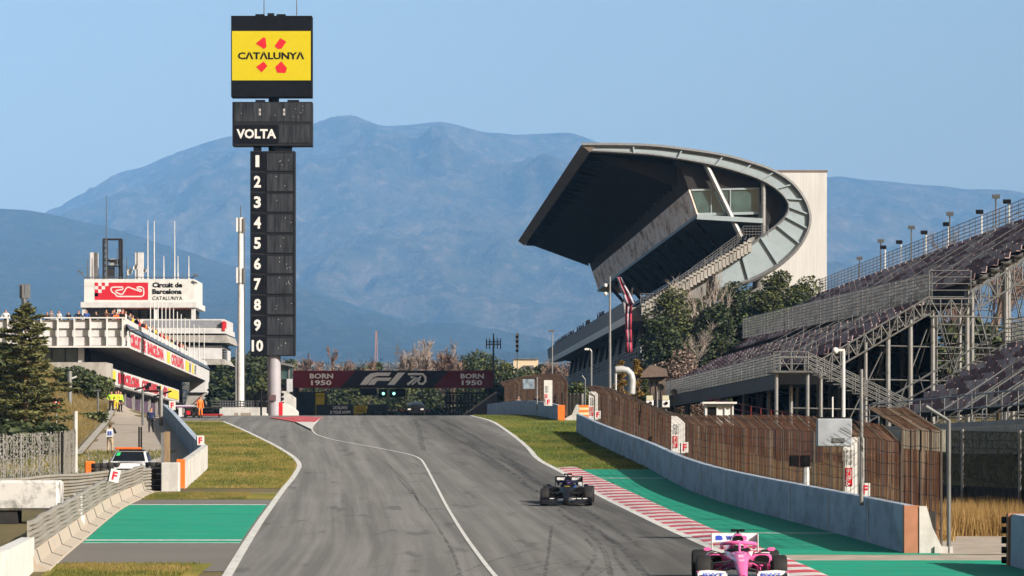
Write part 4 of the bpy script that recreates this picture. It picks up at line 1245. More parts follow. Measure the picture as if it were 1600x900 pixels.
mb = MB()
for k in range(5):
    u = (k+.4)/5; px, py = 1005+19*u, 557-16*u
    ext(mb, [(px, py-2), (px+1.5, py-2.5), (px+2.4, py-6), (px+3.2, py-6), (px+2.4, py-1)], 4, LV*.95)
o = mb.build('lower_seat', mat('blue_seat', (.07, .10, .24), .6, var=.3), tM); o['kind'] = 'stuff'
q = [P(1004, 557, DM), P(1004, 557, DM)+LV*.5, P(1004, 557, DM)+LV]
railing(tM, q, 1.3, 3, 3, .05, 0, 'lower_railing', mat('pale_rail', (.5, .5, .5), .6))
railing(tM, [P(1004, 557, DM)-YA*.4, P(1030, 541, DM)-YA*.4], 1.2, 2, 2.2, .05, 0, 'lower_railing', STEEL)
mb = MB(); mb.lathe([(1.1, -12), (1.1, -.8), (1.35, -.6), (1.35, 0)], P(1193, 414, DM)+YA*3, 'Z', 16); mb.build('pier', CONC, tM, smooth='auto')
# white stair tower beside it
def boardmarked():
    m, t, b = NT('board_marked_concrete')
    v = coords(t, 'Object')
    n = noise(t, coords(t, 'Object', (3.5, 3.5, .12)), 1.0, 5, .6)
    c = ramp(t, n, [(.3, (.44, .445, .45)), (.7, (.56, .565, .57))])
    d2 = noise(t, coords(t, 'Object', (.5, .5, .1)), 1.0, 6)
    c = mixc(t, ramp(t, d2, [(.52, 0.0), (.8, .5)]), c, (.36, .35, .33))
    t.links.new(c, b.inputs['Base Color']); b.inputs['Roughness'].default_value = .85
    bn = nd(t, 'ShaderNodeBump'); bn.inputs['Strength'].default_value = .4; bn.inputs['Distance'].default_value = .05
    t.links.new(n, bn.inputs['Height']); t.links.new(bn.outputs[0], b.inputs['Normal'])
    return m
tw = thing('stair_tower', 'tall windowless white concrete tower behind the curved roof end of the main stand', 'tower', P(1248, 640, 476))
mb = MB(); a, b_ = P(1203, 640, 476), P(1292, 268.5, 476)
mb.box(((a.x+b_.x)/2, 479, (zp(476)+b_.z)/2), (b_.x-a.x, 6, b_.z-zp(476))); mb.build('wall', boardmarked(), tw)
mb = MB(); mb.box(((a.x+b_.x)/2, 479, b_.z+.1), (b_.x-a.x+.2, 6.2, .22)); mb.build('coping', FASC, tw)
# flags hung from the terrace
def drape(label, pts, w, d, mats):
    mb = MB(); L = []; 
    for i, (px, py) in enumerate(pts):
        c = P(px, py, d)
        L.append([c+XA*((k/6-.5)*w(i/(len(pts)-1)))+YA*(.22*math.sin(k*1.9+i*.8)) for k in range(7)])
    for i in range(len(L)-1):
        for k in range(6):
            mb.add([L[i][k], L[i][k+1], L[i+1][k+1], L[i+1][k]], [(0, 1, 2, 3)], (0 if (k < 2 or k > 3) else 1))
    o = mb.build('flag', mats, None, label=label, cat='flag', origin=P(*pts[0], d), smooth=True)
    sd = o.modifiers.new('thickness', 'SOLIDIFY'); sd.thickness = .03
FLW = mat('white_flag_cloth', (.42, .40, .47), .8, var=.1); FLR = mat('red_flag_cloth', (.36, .04, .07), .8, var=.15)
drape('long red and white flag hanging down from the terrace of the main stand', [(983, 470), (982, 490), (982, 515), (983, 535), (984, 552)], lambda u: .8-.2*u, 447.5, [FLR, FLW])
drape('white and red flag slung from the roof box to the terrace of the main stand', [(967, 433), (972, 446), (979, 460), (984, 474)], lambda u: .5+.6*u, 447, [FLW, FLR])
mb = MB(); mb.tube(P(978, 466, 448), P(968, 448, 449), .12, n=6); mb.tube(P(986, 466, 448), P(988, 450, 449), .12, n=6)
mb.build('front_prop', CHAR, tM)

# ------------------------------------------------------------------ position tower on the left
DT = 360.0
tT = thing('position_tower', 'tall dark lap scoreboard tower with a yellow screen on top, standing by the pit exit', 'scoreboard', P(428, 655, DT))
PANEL = mat('black_panel', (.006, .0065, .009), .7, spec=.06, var=.35, scale=2)
PANELG = mat('dark_grey_panel', (.014, .016, .021), .6, spec=.12, col2=(.045, .05, .06), var=.5, scale=1.6, stretch=(2.2, 1, .25))
FRAMEM = mat('tower_frame', (.016, .017, .02), .6, 0, spec=.12, var=.2)
DIG = mat('white_digit', (.62, .62, .62), .5, var=.05)
mb = MB(); bs = zp(DT)-.3
mb.lathe([(.62, bs), (.62, P(0, 555, DT).z)], (P(427.5, 0, DT).x, DT+.8, 0), 'Z', 20)
mb.build('pole', mat('lilac_grey_paint', (.36, .345, .38), .5, .1, var=.1, scale=.8), tT, smooth='auto')
mb = MB(); mb.lathe([(.5, P(0, 240, DT).z), (.5, P(0, 150, DT).z)], (P(427, 0, DT).x, DT+.8, 0), 'Z', 12); mb.build('neck', DARK, tT, smooth='auto')
mb = MB(); bpx(mb, 391, 236, 461, 556, DT, 1.6); mb.build('column_box', FRAMEM, tT, bevel=.03)
for i in range(10):
    y0 = 237.5+i*32.05; y1 = y0+28.6
    mb = MB(); bpx(mb, 392.2, y0, 414, y1, DT-.06, .08); o = mb.build('number_panel', PANEL, tT)
    s = str(i+1)
    k = MB(); wpx = 11 if len(s) == 1 else 18
    if s == '1': wpx = 6
    text(k, s, P(402.2-wpx/2, y0+23.5, DT-.09), XA, ZA, wpx*DT/F, 18.5*DT/F, .035); k.build('digit', DIG, o)
    mb = MB(); bpx(mb, 417.5, y0+.6, 459.5, y1, DT-.04, .06); o = mb.build('display_panel', PANELG, tT)
    mb = MB()
    for (xa, ya, xb, yb) in ((416.5, y0, 460.5, y0+1), (416.5, y1, 460.5, y1+1), (416.5, y0, 417.6, y1), (459.4, y0, 460.5, y1)): bpx(mb, xa, ya, xb, yb, DT-.1, .14)
    mb.build('frame', FRAMEM, o)
    mb = MB(); rr = random.Random(i)
    for _ in range(rr.randint(1, 6)): mb.box(P(rr.uniform(430, 457), rr.uniform(y0+4, y1-4), DT-.06), (.05, .03, .05))
    mb.build('lamp_dot', DIG, o)
mb = MB(); bpx(mb, 363, 159, 488, 228, DT-.3, 1.8); o = mb.build('lap_board', FRAMEM, tT, bevel=.03)
k = MB(); bpx(k, 365, 161, 486, 190, DT-.36, .06); bpx(k, 436, 195, 484, 223, DT-.36, .06); k.build('display_panel', PANELG, o)
k = MB(); bpx(k, 366, 195, 434, 224, DT-.36, .06); k.build('name_panel', PANEL, o)
k = MB(); text(k, 'VOLTA', P(369.5, 216.5, DT-.38), XA, ZA, 62*DT/F, 15*DT/F, .035); k.build('lettering', DIG, o)
k = MB()
for px, py in ((406, 172), (406, 178), (444, 172), (444, 178), (377, 177), (430, 180), (462, 170), (473, 166), (473, 172), (458, 182), (466, 183), (470, 176)):
    k.box(P(px, py, DT-.37), (.2 if px in (406, 444) else .06, .02, .26 if px in (406, 444) else .06))
k.build('lamp_dot', mat('grey_lamp', (.35, .35, .36), .5), o)
mb = MB(); bpx(mb, 361, 24.5, 487.5, 151.5, DT-.3, 1.8); o = mb.build('screen', PANEL, tT, bevel=.03)
k = MB(); bpx(k, 362.5, 48.5, 485.5, 125.5, DT-.34, .05); k.build('yellow_face', mat('screen_yellow', (.52, .43, .010), .5, var=.03), o)
k = MB(); ink = 0
word = 'C\u039bT\u039bLUNY\u039b'
text(k, word, P(371.5, 92.8, DT-.36), XA, ZA, 104*DT/F, 11.8*DT/F, .035); k.build('lettering', DARK, o)
k = MB()
for poly in ([(399.5, 68), (411, 58.5), (415, 59), (416.5, 73.5), (412.5, 76.5)], [(429, 72), (438, 59.5), (447.5, 65), (440, 76), (434, 76.5)], [(400, 104.5), (412, 96), (418, 103), (409, 113)], [(430, 104.5), (439.5, 95.5), (448.5, 106.5), (446, 114), (433, 113.5)]):
    k = MB(); k.prism([((x-400), -(y-60)) for x, y in poly], P(400, 60, DT-.36), XA*(DT/F), ZA*(DT/F), YA*.02)
    k.build('emblem', mat('emblem_red', (.56, .02, .03), .5), o)
for (xa, ya, xb, yb) in ((399, 22, 413, 24.6), (432, 22, 446, 24.6), (418, 20.5, 428, 24.6), (399, 156, 414, 159), (449, 156, 467, 159), (396, 229, 408, 236), (430, 229, 456, 236)):
    mb = MB(); bpx(mb, xa, ya, xb, yb, DT, .7); mb.build('bracket', DARK, tT)
for px, y0 in ((412.5, -12), (463.5, -8)): MB().tube(P(px, 24, DT+.4), P(px, y0, DT+.4), .05, .03, 5).build('aerial', STEELD, tT)
mb = MB(); bpx(mb, 421, 617, 431, 626, DT-.02, .3); mb.build('plate', mat('mauve_plate', (.12, .07, .08), .5), tT)

# ------------------------------------------------------------------ gantry over the straight, far boards
DG = 505.0
tG = thing('start_gantry', 'dark red and black gantry board with white lettering spanning the track behind the crest', 'gantry', P(614, 645, DG))
MAROON = mat('maroon_print', (.16, .012, .022), .5, var=.08); BLK = mat('gantry_black', (.02, .016, .022), .5, var=.1)
LIL = mat('pale_lettering', (1.0, 1.0, 1.12), .5, var=.03)
mb = MB(); bpx(mb, 458, 579, 770, 606, DG, 1.6, 0); mb.build('beam', BLK, tG)
def flat(mb, pts, d, m=None):
    return mb.add([P(px, py, d) for px, py in pts], [tuple(range(len(pts)))], m)
mb = MB(); flat(mb, [(458, 606), (531, 606), (556, 579), (458, 579)], DG-.012); mb.build('red_panel', MAROON, tG)
mb = MB(); flat(mb, [(676, 606), (770, 606), (770, 579), (702, 579)], DG-.012); mb.build('red_panel', MAROON, tG)
for x0 in (484, 719.5):
    mb = MB(); text(mb, 'BORN', P(x0, 591.6, DG-.03), XA, ZA, 36.5*DG/F, 8*DG/F, .03); text(mb, '1950', P(x0+2, 602, DG-.03), XA, ZA, 32*DG/F, 8*DG/F, .03); mb.build('lettering', LIL, tG)
mb = MB(); sc_ = 420/1600.0
Z5 = lambda x, y: (440+x*sc_, 500+y*sc_)
flat(mb, [Z5(*p) for p in [(466, 386), (500, 340), (530, 318), (565, 313), (652, 313), (640, 332), (570, 333), (545, 342), (508, 386)]], DG-.03)
flat(mb, [Z5(*p) for p in [(513, 386), (540, 352), (560, 343), (655, 343), (640, 362), (570, 362), (552, 386)]], DG-.03)
flat(mb, [Z5(*p) for p in [(630, 386), (692, 313), (735, 313), (672, 386)]], DG-.03)
o2 = P(*Z5(0, 0), DG-.03); s5 = sc_*DG/F
S5 = lambda pts, w, cl=False: stroke(mb, [(x, -y) for x, y in pts], w, o2, XA*s5, ZA*s5, None, cl)
S5([(752, 322), (805, 322), (840, 322), (856, 340), (856, 365), (840, 381), (818, 378), (812, 362), (824, 350)], 13)
S5([(768, 340), (806, 340), (748, 385)], 13); S5([(795, 366), (830, 336)], 10); S5([(775, 385), (806, 360)], 10)
mb.build('emblem', LIL, tG)
mb = MB(); bpx(mb, 566, 608, 606, 622, DG+.3, .4); bpx(mb, 608, 607, 624, 622, DG+.1, .5, 0)
mb = MB()
for x0 in (592, 608.5):
    k = MB(); bpx(k, x0, 608, x0+13, 621, DG+.2, .4); o = k.build('light_box', DARK, tG)
    k = MB(); k.ball(P(x0+7, 615, DG+.15), .2, 10, sq=(1, .4, 1))
    m, t, b = NT('lit_green_lamp'); b.inputs['Emission Color'].default_value = (.35, 1, .75, 1); b.inputs['Emission Strength'].default_value = .8; b.inputs['Base Color'].default_value = (.2, .6, .5, 1)
    k.build('green_lamp', m, o)
mb = MB(); bpx(mb, 563, 607, 589, 618, DG+.2, .4); mb.build('sign_box', DARK, tG)
mb = MB(); bpx(mb, 621, 607, 633, 620, DG+.2, .4); mb.build('sign_box', DARK, tG)
for px in (463, 766): MB().tube(P(px, 650, DG+.8), P(px, 580, DG+.8), .35, n=8).build('gantry_leg', CHAR, tG)
# slanted dark screen and steel platform at the right foot of the gantry
t = thing('screen_fence', 'dark slanting screen fence at the right foot of the gantry', 'fence', P(750, 650, 440))
mb = MB(); mb.prism([(x-700, -(y-650)) for x, y in [(722, 652), (776, 613), (778, 652)]], P(700, 650, 440), XA*(440/F), ZA*(440/F), YA*1.0); mb.build('screen', DARKM, t)
mb = MB(); mb.tube(P(722, 650, 439), P(776, 612, 439), .1, n=5); mb.build('rail', CHAR, t)
t = thing('platform', 'dark steel viewing platform behind the crest under the gantry', 'platform', P(715, 645, 530))
mb = MB(); bpx(mb, 695, 628, 745, 631, 530, 3); bpx(mb, 694, 613, 770, 615, 530, 3); mb.build('deck', DARK, t)
mb = MB()
for k in range(9): mb.tube(P(697+5.8*k, 650, 500), P(697+5.8*k, 616, 500), .12, n=5)
mb.build('post', CHAR, t)
railing(t, [P(695, 628, 500), P(745, 628, 500)], .8, 3, 1, .07, 0, 'railing', CHAR)
DB = 560.0
def board(name, x0, y0, x1, y1, m, label, d=DB, depth=.5, words=None, wm=None):
    t = thing(name, label, 'board', P((x0+x1)/2, y1, d))
    mb = MB(); bpx(mb, x0, y0, x1, 652, d, depth); mb.build('panel', m, t)
    if words:
        for s, (xa, yb, w, h) in words:
            k = MB(); text(k, s, P(xa, yb, d-.03), XA, ZA, w*d/F, h*d/F, .03, shear=.1); k.build('lettering', wm, t)
    return t
board('advertising_board', 494, 632, 552, 651, mat('slate_board', (.035, .04, .048), .5), 'long dark board with two lines of white slogan lettering', words=[('CATALUNYA', (520, 639.5, 23, 5)), ('IS YOUR HOME', (516, 646.5, 32, 5))], wm=LIL)
t = board('advertising_board', 553, 634, 573, 649, YELLOW, 'small yellow board with red marks between two dark boards', d=DB-1)
k = MB()
for px, py in ((560, 637.5), (566, 637.5)): k.box(P(px, py, DB-1.05), (.25, .02, .2))
k.build('emblem', REDP, t); k = MB(); text(k, 'C\u039bT\u039bLUNY\u039b', P(556, 643, DB-1.04), XA, ZA, 14*DB/F, 2.6*DB/F, .03); k.build('lettering', DARK, t)
board('barrier_board', 574, 632, 606, 651, mat('slate_board', (.035, .04, .048), .5), 'plain dark board beside the yellow board')
board('barrier_block', 607, 640, 620, 652, WHITEC, 'white barrier block between the dark board and the orange block')
board('barrier_block', 620, 640, 637, 652, ORANGE, 'bright orange barrier block on the far barrier')
board('barrier_block', 666, 641, 720, 652, WHITEC, 'long white barrier wall behind the crest beside the black car')
board('barrier_block', 662, 641, 671, 651, REDP, 'red end of the white barrier beside the black car', d=DB-1)
board('grandstand_screen', 462, 612, 510, 651, mat('blue_black_glass', (.02, .03, .04), .2, var=.5), 'dark glazed pit building corner below the left end of the gantry', d=DB+4, depth=4)
t = board('yellow_sign', 493, 614, 507, 623, YELLOW, 'little yellow sign with dark marks on the glazed corner under the gantry', d=DB+3, depth=.1)
bpx_ = MB(); text(bpx_, 'C\u039bT\u039bLUNY\u039b', P(494, 620, DB+2.95), XA, ZA, 12*DB/F, 2.5*DB/F, .02); bpx_.build('lettering', DARK, t)
for v in t.children[0].data.vertices:
    if v.co.z < -0.5: v.co.z = 0
# white and red end wall at the tower foot, pit wall light post
t = thing('barrier_nose', 'white wall nose with a red end beside the foot of the position tower', 'barrier', P(450, 653, 352))
mb = MB(); mb.prism([(x-436, -(y-654)) for x, y in [(436, 654), (436, 629), (448, 631), (461, 640), (464, 643), (464, 654)]], P(436, 654, 352), XA*(352/F), ZA*(352/F), YA*3); mb.build('wall', WHITE, t)
mb = MB(); bpx(mb, 435.5, 628.5, 441.5, 655, 351.8, .4); mb.build('red_end', REDP, t)
t = thing('pit_wall_hut', 'white stepped pit wall hut with a glass roof behind the white and red nose', 'booth', P(452, 650, 372))
mb = MB(); mb.prism([(x-440, -(y-652)) for x, y in [(440, 652), (440, 611), (449, 611), (449, 614), (460, 621), (460, 652)]], P(440, 652, 372), XA*(372/F), ZA*(372/F), YA*3); mb.build('wall', WHITEC, t)
mb = MB(); bpx(mb, 448, 592, 457, 612, 372, .3); mb.build('panel', mat('pale_panel', (.45, .47, .5), .5), t)
mb = MB(); bpx(mb, 438, 570, 457, 592, 374, .1); mb.build('glass_screen', GLASSG, t)
mb = MB(); mb.bar(P(436, 567, 374), P(458, 572, 374), 1.0, .2); 
for px in (437.5, 451.5): mb.tube(P(px, 650, 374), P(px, 568, 374), .1, n=5)
mb.build('canopy_frame', STEEL, t)
for y in (614, 621, 628):
    k = MB(); bpx(k, 440.5, y, 443.5, y+4, 371.9, .1); k.build('window', DARK, t)
t = thing('signal_light', 'dark pit exit signal post left of the tower pole', 'signal', P(408, 650, 350))
MB().tube(P(408, 650, 350), P(408, 608, 350), .1, n=6).build('post', DARK, t)
for py in (620, 632):
    k = MB(); bpx(k, 404, py-4, 416.5, py+4, 350, .3); k.build('signal_box', DARK, t)
# ------------------------------------------------------------------ pit building on the left
DP = 350.0
tP = thing('pit_building', 'white pit building with a railed roof terrace and banner covered balconies', 'building', P(150, 650, DP))
PWHITE = mat('pit_white', (.56, .56, .57), .7, var=.08, scale=.8, dirt=(.33, .32, .31), dirt_amt=.3)
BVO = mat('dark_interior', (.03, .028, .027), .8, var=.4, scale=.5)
LP = Vector((-.035*168, 168, 0))
def extp(mb, pts, y=0.0, L=LP, m=None, closed=True):
    a = [P(px, py, DP)+YA*y for px, py in pts]; b = [p+L for p in a]; n = len(a)
    if closed: mb.add(a+b, [tuple(range(n)), tuple(range(n, 2*n))[::-1]], m)
    k = n if closed else n-1
    return mb.add(a+b, [(i, i+n, (i+1) % n+n, (i+1) % n) for i in range(k)], m)
# front terrace parapet: stepped white boards between ribs
mb = MB(); bpx(mb, -90, 500, 196, 513, DP+.25, .2); bpx(mb, -90, 514.5, 196, 526, DP+.45, .2); bpx(mb, -90, 527, 196, 540, DP+.3, .3); bpx(mb, -90, 500, 196, 541, DP+.8, .2); mb.build('parapet', PWHITE, tP)
for px in (-40, -14, 12, 38, 64, 90, 116, 141, 167, 191.5):
    k = MB(); bpx(k, px-1.2, 496, px+1.2, 541, DP-.1, .3); k.build('parapet_rib', WHITE, tP)
k = MB(); bpx(k, -90, 495.5, 196, 497.5, DP-.12, .25); bpx(k, -90, 540.5, 198, 543, DP-.15, .3); k.build('rail', WHITE, tP)
mb = MB(); extp(mb, [(-90, 541), (199, 543), (199, 537), (-90, 536)], .6); mb.build('terrace_floor', CONCD, tP)
# side: white fascia with lettering, sloping canopy
mb = MB(); extp(mb, [(198, 543), (200.5, 543), (200.5, 516), (198, 516)], .2); mb.build('fascia', PWHITE, tP)
mb = MB(); extp(mb, [(197, 507), (202.5, 515.5), (203.2, 514.8), (198, 506)], .0); mb.build('canopy_strip', mat('slate_blue_canopy', (.085, .10, .125), .4, .2), tP)
mb = MB(); extp(mb, [(191, 507), (196, 507), (196, 497), (191, 497)], .2); mb.build('side_parapet', PWHITE, tP)
BANR = mat('banner_red', (.55, .05, .07), .6, var=.2); BANY = mat('banner_yellow', (.68, .53, .06), .6, var=.15)
def sideband(x0, px, y0, y1, name, items, yoff=0):
    """words and colour blocks along a band at photograph column px of the near end"""
    o = P(px, y1, DP); dirv = Vector((-.035, 1, 0)); h = (y1-y0)*DP/F
    ms = [BANR, BANY, mat('banner_grey', (.2, .2, .21), .6)]
    for w_, a, b, mm in items:
        mb = MB(); q = o + dirv*a + ZA*(h*.12) + XA*x0
        if w_ is None: rect(mb, q, dirv, ZA, b-a, h*.76)
        else: text(mb, w_, q, dirv, ZA, b-a, h*.76, .06)
        mb.build('colour_block' if w_ is None else 'lettering', ms[mm], tP)
sideband(.03, 200.5, 516, 543, 'banner_lettering', [('CIRCUIT', 3, 18, 0), ('DE', 21, 26, 0), ('BARCELONA', 29, 58, 0), (None, 64, 70, 1), ('CATALUNYA', 73, 100, 0), (None, 104, 112, 1), ('M', 113, 117, 2), (None, 120, 124, 1), ('GP', 126, 131, 2)])
# recessed lower balcony
mb = MB(); extp(mb, [(163, 597), (165.2, 597), (165.2, 572), (163, 572)], -1, LP*.78); mb.build('balcony_front', PWHITE, tP)
mb = MB(); extp(mb, [(100, 600), (165, 600), (165, 596), (100, 596)], -.9, LP*.78); mb.build('balcony_floor', CONCD, tP)
sideband(.03, 165.2, 572, 597, 'banner_lettering', [('CIR', 0, 7, 0), (None, 8, 13, 1), ('BARCELONA', 17, 50, 0), ('CATALUNYA', 54, 84, 0), (None, 86, 90, 1), ('GP', 94, 102, 0), (None, 104, 128, 1)])
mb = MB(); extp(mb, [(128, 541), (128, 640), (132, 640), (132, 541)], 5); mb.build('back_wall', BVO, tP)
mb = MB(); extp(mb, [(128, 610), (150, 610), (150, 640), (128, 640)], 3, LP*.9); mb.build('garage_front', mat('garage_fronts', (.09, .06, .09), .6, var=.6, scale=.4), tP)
for k in range(9):
    y = 8+k*14; o = Vector((-.035*y, y, 0))
    q = MB(); q.box(P(152, 620, DP)+o, (.5, .5, 4.5)); q.build('column', CONCD, tP)
# front lower storey
k = MB(); bpx(k, -90, 541, 131, 640, DP+2.2, .3); k.build('front_wall', PWHITE, tP)
for x0, x1 in ((62, 80), (82, 101), (103, 121)):
    k = MB(); bpx(k, x0, 543, x1, 566, DP+2.1, .1); o = k.build('window', GLASSG, tP)
    f = MB(); bpx(f, x0-1, 542, x1+1, 543.5, DP+2.05, .15); bpx(f, x0-1.2, 542, x0, 566, DP+2.05, .15); bpx(f, x1, 542, x1+1.2, 566, DP+2.05, .15); f.build('frame', CHAR, o)
k = MB(); bpx(k, 122, 541, 131, 567, DP+1.8, .5); k.build('pillar', PWHITE, tP)
for x0 in (-60, -10, 20, 45):
    k = MB(); bpx(k, x0, 544, x0+15, 566, DP+2.1, .1); k.build('window', GLASSG, tP)
k = MB(); bpx(k, 60, 566, 165.5, 609, DP-2, 6); k.build('concrete_block', CONC, tP)
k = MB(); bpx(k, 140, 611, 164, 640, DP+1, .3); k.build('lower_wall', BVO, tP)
# crowd terrace railing behind the canopy and flagpoles along it
LPX = lambda px: 22.95/((800-px)/F-.035)
for i, (px, y0) in enumerate([(235, 468), (241, 470), (247, 471), (253, 473), (259, 476), (265, 478), (271, 482), (277, 487), (283, 491), (289, 497), (296, 501), (303, 506), (311, 510), (319, 514)]):
    dd = LPX(px)-2; b0 = P(px, 0, dd); z0 = 14.0
    MB().tube((b0.x, dd, z0), (b0.x, dd, P(px, y0, dd).z), .07, .05, 6).build('flagpole', WHITE, None, label=f'bare white flagpole along the edge of the pit terrace, {ORD[i]} from the near end', cat='flagpole', group='white flagpoles on the pit building', origin=(b0.x, dd, z0))
# far end: leaning concrete leg and white end
DQ = 508.0
k = MB(); k.prism([(x-283, -(y-662)) for x, y in [(283, 662), (297, 602), (320, 612), (321, 662)]], P(283, 662, DQ), XA*(DQ/F), ZA*(DQ/F), YA*5); k.build('leaning_leg', CONC, tP)
k = MB(); bpx(k, 296, 592, 321, 613, DQ-.5, 5); k.build('end_wall', PWHITE, tP)
k = MB(); k.bar(P(304, 630, DQ)-YA*.05, P(316, 618, DQ)-YA*.05, .05, .8, up=YA); k.build('red_stripe', BANR, tP)

# control tower with the circuit sign
DC = 528.0
tC = thing('control_tower', 'white control tower with a large circuit sign and rooftop aerials', 'building', P(220, 640, DC))
k = MB(); bpx(k, 131.5, 436, 303.5, 472, DC, 14); k.build('sign_block', WHITE, tC)
k = MB(); bpx(k, 126, 472, 307, 480.5, DC-.6, 15); k.build('floor_slab', PWHITE, tC)
k = MB(); bpx(k, 133, 480, 300, 500, DC+2.5, 12); k.build('upper_storey', BVO, tC)
k = MB(); bpx(k, 133, 481, 183, 500, DC+2, .4); k.build('grey_wall', mat('mid_grey_wall', (.2, .2, .21), .7), tC)
k = MB(); bpx(k, 186, 480.5, 300, 483.2, DC+1.8, .4); k.build('orange_band', ORANGE, tC)
for x0 in (128, 183, 241, 299):
    q = MB(); bpx(q, x0, 480, x0+6, 500, DC-.3, .8); q.build('column', PWHITE, tC)
for x0 in (192, 206, 221, 249, 263, 277, 288):
    q = MB(); bpx(q, x0, 484, x0+10, 498, DC+2.2, .3); q.build('window', GLASSD, tC)
k = MB(); bpx(k, 180, 498.5, 350, 513, DC-2, 17); bpx(k, 180, 513, 352, 521, DC-2.6, 18); k.build('middle_floor', PWHITE, tC)
k = MB(); bpx(k, 226, 500.5, 346, 511.5, DC-2.08, .1); k.build('grey_band', mat('grey_blue_band', (.22, .23, .26), .6), tC)
k = MB(); bpx(k, 347, 502, 351.5, 517, DC-2.7, 3); k.build('red_sign', REDP, tC)
k = MB(); k.prism([(x, -(y)) for x, y in [(180, 521), (352, 521), (356, 533), (180, 529)]], P(0, 0, DC-2.8), XA*(DC/F), ZA*(DC/F), YA*17); k.build('lower_slab', CONC, tC)
k = MB(); bpx(k, 200, 529, 345, 540, DC-1, 14); k.build('brown_storey', mat('brown_glazing', (.06, .042, .035), .4, var=.4), tC)
k = MB(); bpx(k, 215, 540, 347, 561, DC-2, 16); k.build('lower_floor', PWHITE, tC)
k = MB(); k.prism([(x, -(y)) for x, y in [(215, 561), (347, 558), (354, 567), (215, 566)]], P(0, 0, DC-2.8), XA*(DC/F), ZA*(DC/F), YA*17); k.build('bottom_slab', CONC, tC)
k = MB(); bpx(k, 347, 544, 351, 562, DC-1, 5)
for j in range(4): bpx(k, 347, 545+4*j, 352, 546+4*j, DC-2, 3)
k.build('louvre', STEEL, tC)
k = MB(); bpx(k, 230, 566, 335, 582, DC+1, 10); k.build('undercroft', BVO, tC)
k = MB(); k.prism([(x, -(y)) for x, y in [(334, 580), (337, 580), (348, 566), (344, 566)]], P(0, 0, DC-1), XA*(DC/F), ZA*(DC/F), YA*4); k.build('slanted_leg', CONC, tC)
k = MB(); bpx(k, 320, 580, 336, 602, DC-3, 8); k.build('white_box', PWHITE, tC)
k = MB(); bpx(k, 322, 602, 337, 626, DC-2, 6); k.build('brick_base', mat('red_brown_brick', (.25, .09, .05), .8, var=.3), tC)
k = MB(); bpx(k, 325, 613, 335, 626, DC-2.1, .3); k.build('door', DARK, tC)
k = MB(); bpx(k, 321, 626, 337, 645, DC-2.4, 6); k.build('plinth', PWHITE, tC)
k = MB(); bpx(k, 319.5, 600, 324, 645, DC-2.6, .3); k.build('red_post', BANR, tC)
mb = MB()
circuit_logo(mb, P(148, 468.5, DC-.03), XA, ZA, 83.5*DC/F, 27*DC/F, 0, 1); mb.build('logo', [mat('sign_red', (.52, .02, .035), .5, var=.04), WHITE], tC)
k = MB(); text(k, 'Circuit de', P(238, 449.3, DC-.04), XA, ZA, 47*DC/F, 8.2*DC/F, .045); text(k, 'Barcelona', P(238, 459.5, DC-.04), XA, ZA, 46*DC/F, 8*DC/F, .045)
text(k, 'CATALUNYA', P(238, 469, DC-.04), XA, ZA, 47*DC/F, 6*DC/F, .0); k.build('lettering', DARK, tC)
for x0 in (140, 211):
    q = MB(); bpx(q, x0, 394.5, x0+12.5, 437, DC+4, 1.2); q.build('chimney', PWHITE, tC)
mb = MB()
for px in (162, 167, 187, 190.5): mb.tube(P(px, 437, DC+3), P(px, 374, DC+3), .16, n=4)
for py in (374, 407, 416): mb.tube(P(161, py, DC+3), P(191, py, DC+3), .14, n=4)
for k_ in range(7): mb.tube(P(162, 437-9*k_, DC+3), P(167, 428-9*k_, DC+3), .08, n=4); mb.tube(P(187, 437-9*k_, DC+3), P(190.5, 428-9*k_, DC+3), .08, n=4)
mb.build('roof_frame', CHAR, tC)
q = MB(); bpx(q, 171, 404, 180, 416, DC+3.2, 1.0); q.build('aerial_box', mat('grey_cabinet', (.3, .31, .31), .6), tC)
q = MB(); bpx(q, 168, 418, 178, 434, DC+3.2, 1.2); bpx(q, 181, 405, 188, 412, DC+3, .6); q.build('aerial_box', CHAR, tC)
mb = MB()
for px, y0 in ((166, 305), (231, 345), (241, 345), (256, 400), (273, 345), (278, 400), (295, 400), (137, 405), (144, 403), (183, 388), (198, 402)):
    q = MB(); q.tube(P(px, 437, DC+2), P(px, y0, DC+2), .1, .045, 5); q.build('aerial', WHITE if px > 220 else STEELD, tC)
for px, py, r in ((203, 425, 6), (212, 418, 4.5), (226, 423, 4)):
    q = MB(); q.lathe([(.02, .3), (r*.09*.5, .22), (r*.09*.85, .06), (r*.09, -.1), (r*.09*.9, -.06), (.02, .2)], (0, 0, 0), 'Y', 14)
    Mr = Matrix.Translation(P(px, py, DC+2)) @ Matrix.Rotation(math.radians(-38), 4, 'Z') @ Matrix.Rotation(math.radians(-20), 4, 'X')
    q.v = [tuple(Mr @ Vector(v)) for v in q.v]; q.build('dish', WHITE, tC, smooth='auto')
mb = MB()
for px in range(133, 304, 8): mb.tube(P(px, 437, DC+.3), P(px, 433, DC+.3), .05, n=4)
mb.tube(P(131, 433, DC+.3), P(304, 433, DC+.3), .05, n=4); mb.build('roof_rail', STEELD, tC)
for px, py in ((125, 425), (306, 430), (304, 441)):
    q = MB(); q.tube(P(132 if px < 200 else 303, 432 if py < 440 else 440, DC), P(px, py, DC), .07, n=4); q.box(P(px, py, DC), (.7, .3, .25), ry=.4); q.build('floodlight', STEELD, tC)

